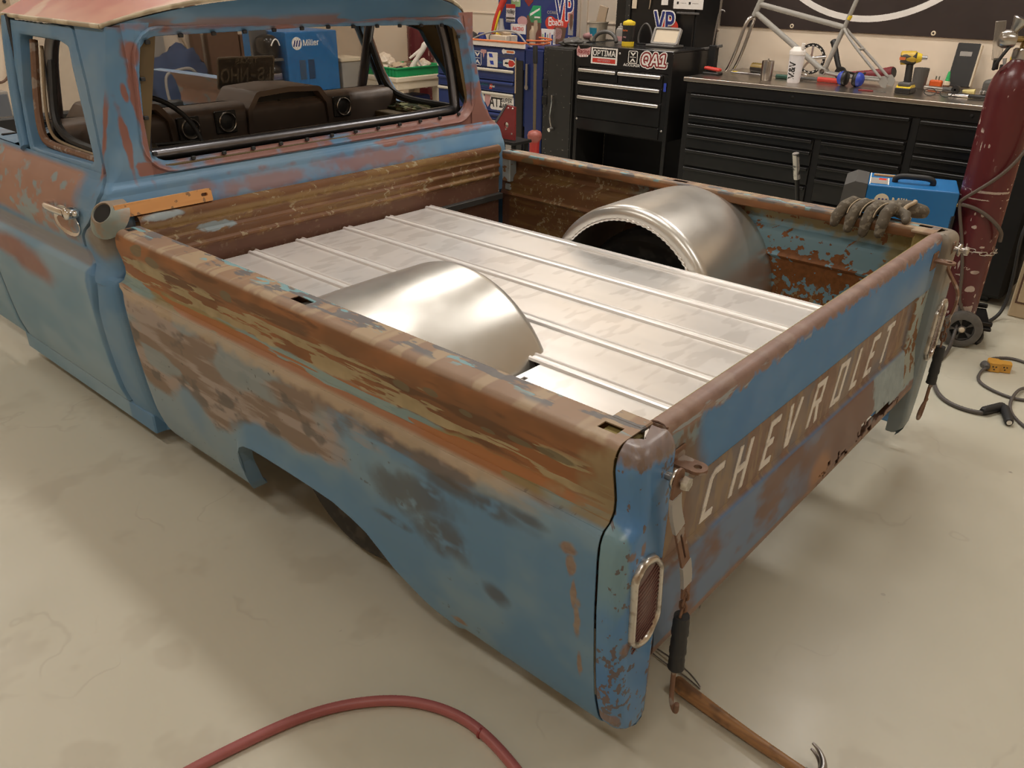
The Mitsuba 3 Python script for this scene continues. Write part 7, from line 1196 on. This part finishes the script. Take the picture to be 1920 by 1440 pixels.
for k_, y in enumerate(FY[:3]):
    ym_ = (FY[k_] + FY[k_ + 1]) / 2 + 0.0; put('seam', tube(spl([(0.945, ym_ - 0.004, 0.855), (0.915, ym_, 0.862), (0.880, ym_ + 0.010, 0.850), (0.858, ym_ + 0.014, 0.822)], 18), 0.0024, 6), 'glove_trim', gvl, True)
put('cuff', tube(spl([(1.008, 0.155, 0.866), (0.985, 0.150, 0.864), (0.955, 0.165, 0.848), (0.935, 0.150, 0.832), (0.915, 0.135, 0.822)], 24), np.linspace(0.006, 0.009, 24), 8), 'glove_trim', gvl, True, label='pale folded cuff edge')
# camouflage cloth on the far door sill
put('sill', bx(0.66, 0.865, 2.20, 2.95, 0.915, 0.944, 0.004), 'inner_olive', dk[1])
q = trimesh.creation.icosphere(4); v = q.vertices; q.vertices = v * (0.6 + 0.8 * meshkit.fbm(v * 3.0, 3, 3))[:, None] * np.array([0.06, 0.20, 0.022]) + np.array([0.80, 2.45, 0.955]); q.vertices[:, 2] = np.maximum(q.vertices[:, 2], 0.9445)
def c_camo(p, n, uv): a = f3(p, 18, 3); b = f3(p, 30, 2); return mix(mix((0.16, 0.12, 0.07), (0.05, 0.065, 0.03), ss(0.47, 0.5, a)), (0.32, 0.33, 0.17), ss(0.57, 0.6, b))
t_ = thing('camouflage_cloth', 'crumpled green and brown camouflage cloth on the far door sill', 'cloth'); put('cloth', q, mat('camo', c_camo, 0.8), t_, True)
# red air hose
mat('hose_red', lambda p, n, uv: mix((0.34, 0.105, 0.10), (0.27, 0.075, 0.075), f3(p, 14, 3)), 0.42)
ah = thing('red_air_hose', 'dull red air hose curving over the floor near the driver side', 'hose')
put('hose', tube(spl([(-2.2, 0.70, 0.0135), (-1.75, 0.675, 0.0135), (-1.56, 0.649, 0.0135), (-1.43, 0.620, 0.0135), (-1.292, 0.572, 0.0135), (-1.172, 0.485, 0.0135), (-1.113, 0.402, 0.0135), (-1.084, 0.306, 0.0135), (-1.088, 0.203, 0.0135), (-1.107, 0.115, 0.0135), (-1.16, -0.06, 0.0135), (-1.3, -0.3, 0.0135)], 160), 0.0125, 14), 'hose_red', ah, True); put('clamp_band', tube([(-1.0855, 0.255, 0.0135), (-1.0853, 0.250, 0.0135)], 0.0132, 14), 'p_maroon', ah)
# hammer
hmr = thing('claw_hammer', 'claw hammer with a worn wooden handle lying on the floor behind the tailgate', 'hammer')
hp = spl([(-0.662, 0.0, 0.019), (-0.668, -0.025, 0.019), (-0.680, -0.12, 0.018), (-0.692, -0.24, 0.019), (-0.702, -0.345, 0.024)], 40); hr = np.interp(np.linspace(0, 1, 40), [0, 0.03, 0.10, 0.30, 0.6, 0.9, 1.0], [0.013, 0.0185, 0.0190, 0.0175, 0.0145, 0.0125, 0.012])
mat('handle_wood', lambda p, n, uv: mix(mix((0.34, 0.175, 0.07), (0.22, 0.105, 0.045), noise(p.x * 160, p.y * 5, p.z * 160)), (0.09, 0.05, 0.03), 0.7 * ss(0.55, 0.7, f3(p, 22, 3))), 0.38)
put('handle', tube(hp, hr, 18), 'handle_wood', hmr, 60)
hd = np.array([-0.705, -0.370, 0.028]); put('head', [tube([hd + [-0.045, 0.004, 0.0], hd + [0.0, 0.0, 0.0], hd + [0.02, -0.002, 0.0]], np.array([0.014, 0.013, 0.014]), 16), tube([hd + [-0.062, 0.005, 0.0], hd + [-0.045, 0.004, 0.0]], 0.016, 16)], 'steel', hmr, 40)
put('eye', tube([hd + [-0.001, 0.026, -0.003], hd + [0.001, -0.020, 0.0]], 0.0165, 14), 'steel', hmr, 40)
for dz_ in (-0.008, 0.010): put('claw', tube(spl([hd + [0.018, -0.002, dz_], hd + [0.042, 0.004, dz_ + 0.002], hd + [0.060, 0.020, dz_ + 0.006], hd + [0.066, 0.040, dz_ + 0.012]], 20), np.linspace(0.010, 0.0028, 20), 10), 'steel', hmr, True)
# loose wires behind the corner post
lw = thing('loose_wire', 'thin bare wires trailing on the floor behind the near corner post', 'wire')
put('strand', tube(spl([(-0.575, 0.16, 0.006), (-0.592, 0.085, 0.008), (-0.603, 0.02, 0.012), (-0.625, -0.050, 0.006)], 30), 0.0022, 6), 'steel', lw, True); put('strand', tube(spl([(-0.575, 0.165, 0.004), (-0.610, 0.090, 0.004), (-0.618, 0.02, 0.004), (-0.630, -0.052, 0.004)], 30), 0.0018, 6), 'steel', lw, True); put('strand', tube(spl([(-0.47, 0.12, 0.003), (-0.36, 0.10, 0.003), (-0.30, 0.16, 0.05), (-0.285, 0.16, 0.14)], 30), 0.0014, 6), 'steel', lw, True)
# extension leads
mat('lead_grey', (0.085, 0.075, 0.07), 0.45)
wlc = thing('welding_lead', 'grey welding lead ending in two black connectors on the floor behind the far corner', 'cable')
put('cable', tube(spl([(2.06, 0.12, 0.20), (1.99, 0.10, 0.05), (1.86, 0.09, 0.0095), (1.683, 0.083, 0.0095), (1.538, 0.045, 0.0095), (1.403, -0.026, 0.0095), (1.356, -0.11, 0.0095), (1.363, -0.184, 0.012), (1.38, -0.195, 0.016)], 90), 0.0085, 10), 'lead_grey', wlc, True)
put('connector', tube([(1.362, -0.188, 0.018), (1.375, -0.193, 0.0185), (1.462, -0.234, 0.0185), (1.472, -0.238, 0.018)], np.array([0.012, 0.0175, 0.0175, 0.014]), 14), 'black_rubber', wlc, 40); put('connector', tube([(1.462, -0.244, 0.018), (1.452, -0.249, 0.0185), (1.352, -0.286, 0.0185), (1.337, -0.291, 0.018)], np.array([0.014, 0.0175, 0.0175, 0.014]), 14), 'black_rubber', wlc, 40); put('socket', tube([(1.338, -0.2905, 0.018), (1.334, -0.292, 0.018)], 0.010, 12), 'pull_steel', wlc); put('joint', tube([(1.470, -0.236, 0.018), (1.464, -0.246, 0.018)], 0.008, 10), 'pull_steel', wlc, True)
el = thing('extension_lead', 'grey extension lead looping over the floor to the yellow socket block', 'cable')
put('cable', tube(spl([(1.830, -0.100, 0.022), (1.80, -0.085, 0.012), (1.761, -0.083, 0.0075), (1.66, -0.115, 0.0075), (1.601, -0.24, 0.0075), (1.613, -0.288, 0.0075), (1.66, -0.42, 0.0075), (1.75, -0.60, 0.0075)], 90), 0.0065, 10), 'lead_grey', el, True); put('cable', tube(spl([(1.80, -0.42, 0.0075), (1.751, -0.275, 0.0075), (1.625, -0.250, 0.0205), (1.494, -0.262, 0.0075), (1.362, -0.345, 0.0075), (1.20, -0.55, 0.0075)], 80), 0.0065, 10), 'lead_grey', el, True); put('cable', tube(spl([(1.93, -0.085, 0.020), (1.99, -0.096, 0.0085), (2.033, -0.145, 0.0075), (2.03, -0.203, 0.0075), (1.98, -0.40, 0.0075)], 60), 0.0065, 10), 'lead_grey', el, True)
ys_ = thing('socket_block', 'yellow three way socket block with a grey plug on the floor', 'socket block')
Mp_ = frame((1.872, -0.130, 0.022), (0.35, -0.94, 0)); tri = unary_union([rrect(0.095, 0.046, 0.010), affinity.translate(rrect(0.05, 0.066, 0.012), -0.02, 0)])
put('body', prism(tri, 0.040, Mp_, -0.020), mat('socket_yellow', (0.58, 0.30, 0.05), 0.45), ys_, 30); put('plug', tube([(1.845, -0.075, 0.022), (1.827, -0.092, 0.022), (1.815, -0.095, 0.022)], np.array([0.018, 0.0165, 0.010]), 14), 'p_darkgrey', ys_, 40)
for a_ in (-0.022, 0.022):
    for b_, c_ in ((-0.006, 0.005), (0.006, 0.005), (0.0, -0.007)): put('pin_hole', mv(tr(prism(Point(0, 0).buffer(0.003), 0.001), 0, 0, 0), Mp_ @ np.array([[1, 0, 0, a_ + b_], [0, 0, -1, -0.0235 if a_ > 0 else -0.0335], [0, 1, 0, c_], [0, 0, 0, 1.0]])), 'p_black', ys_)
t_ = thing('black_cable', 'black cable crossing the floor between the gas cylinder and the beige cabinet', 'cable'); put('cable', tube(spl([(2.11, 0.02, 0.010), (2.25, 0.03, 0.010), (2.40, 0.054, 0.010), (2.55, 0.02, 0.05), (2.60, 0.03, 0.30), (2.605, 0.04, 0.42), (2.66, 0.03, 0.55)], 60), 0.009, 8), 'black_rubber', t_, True);
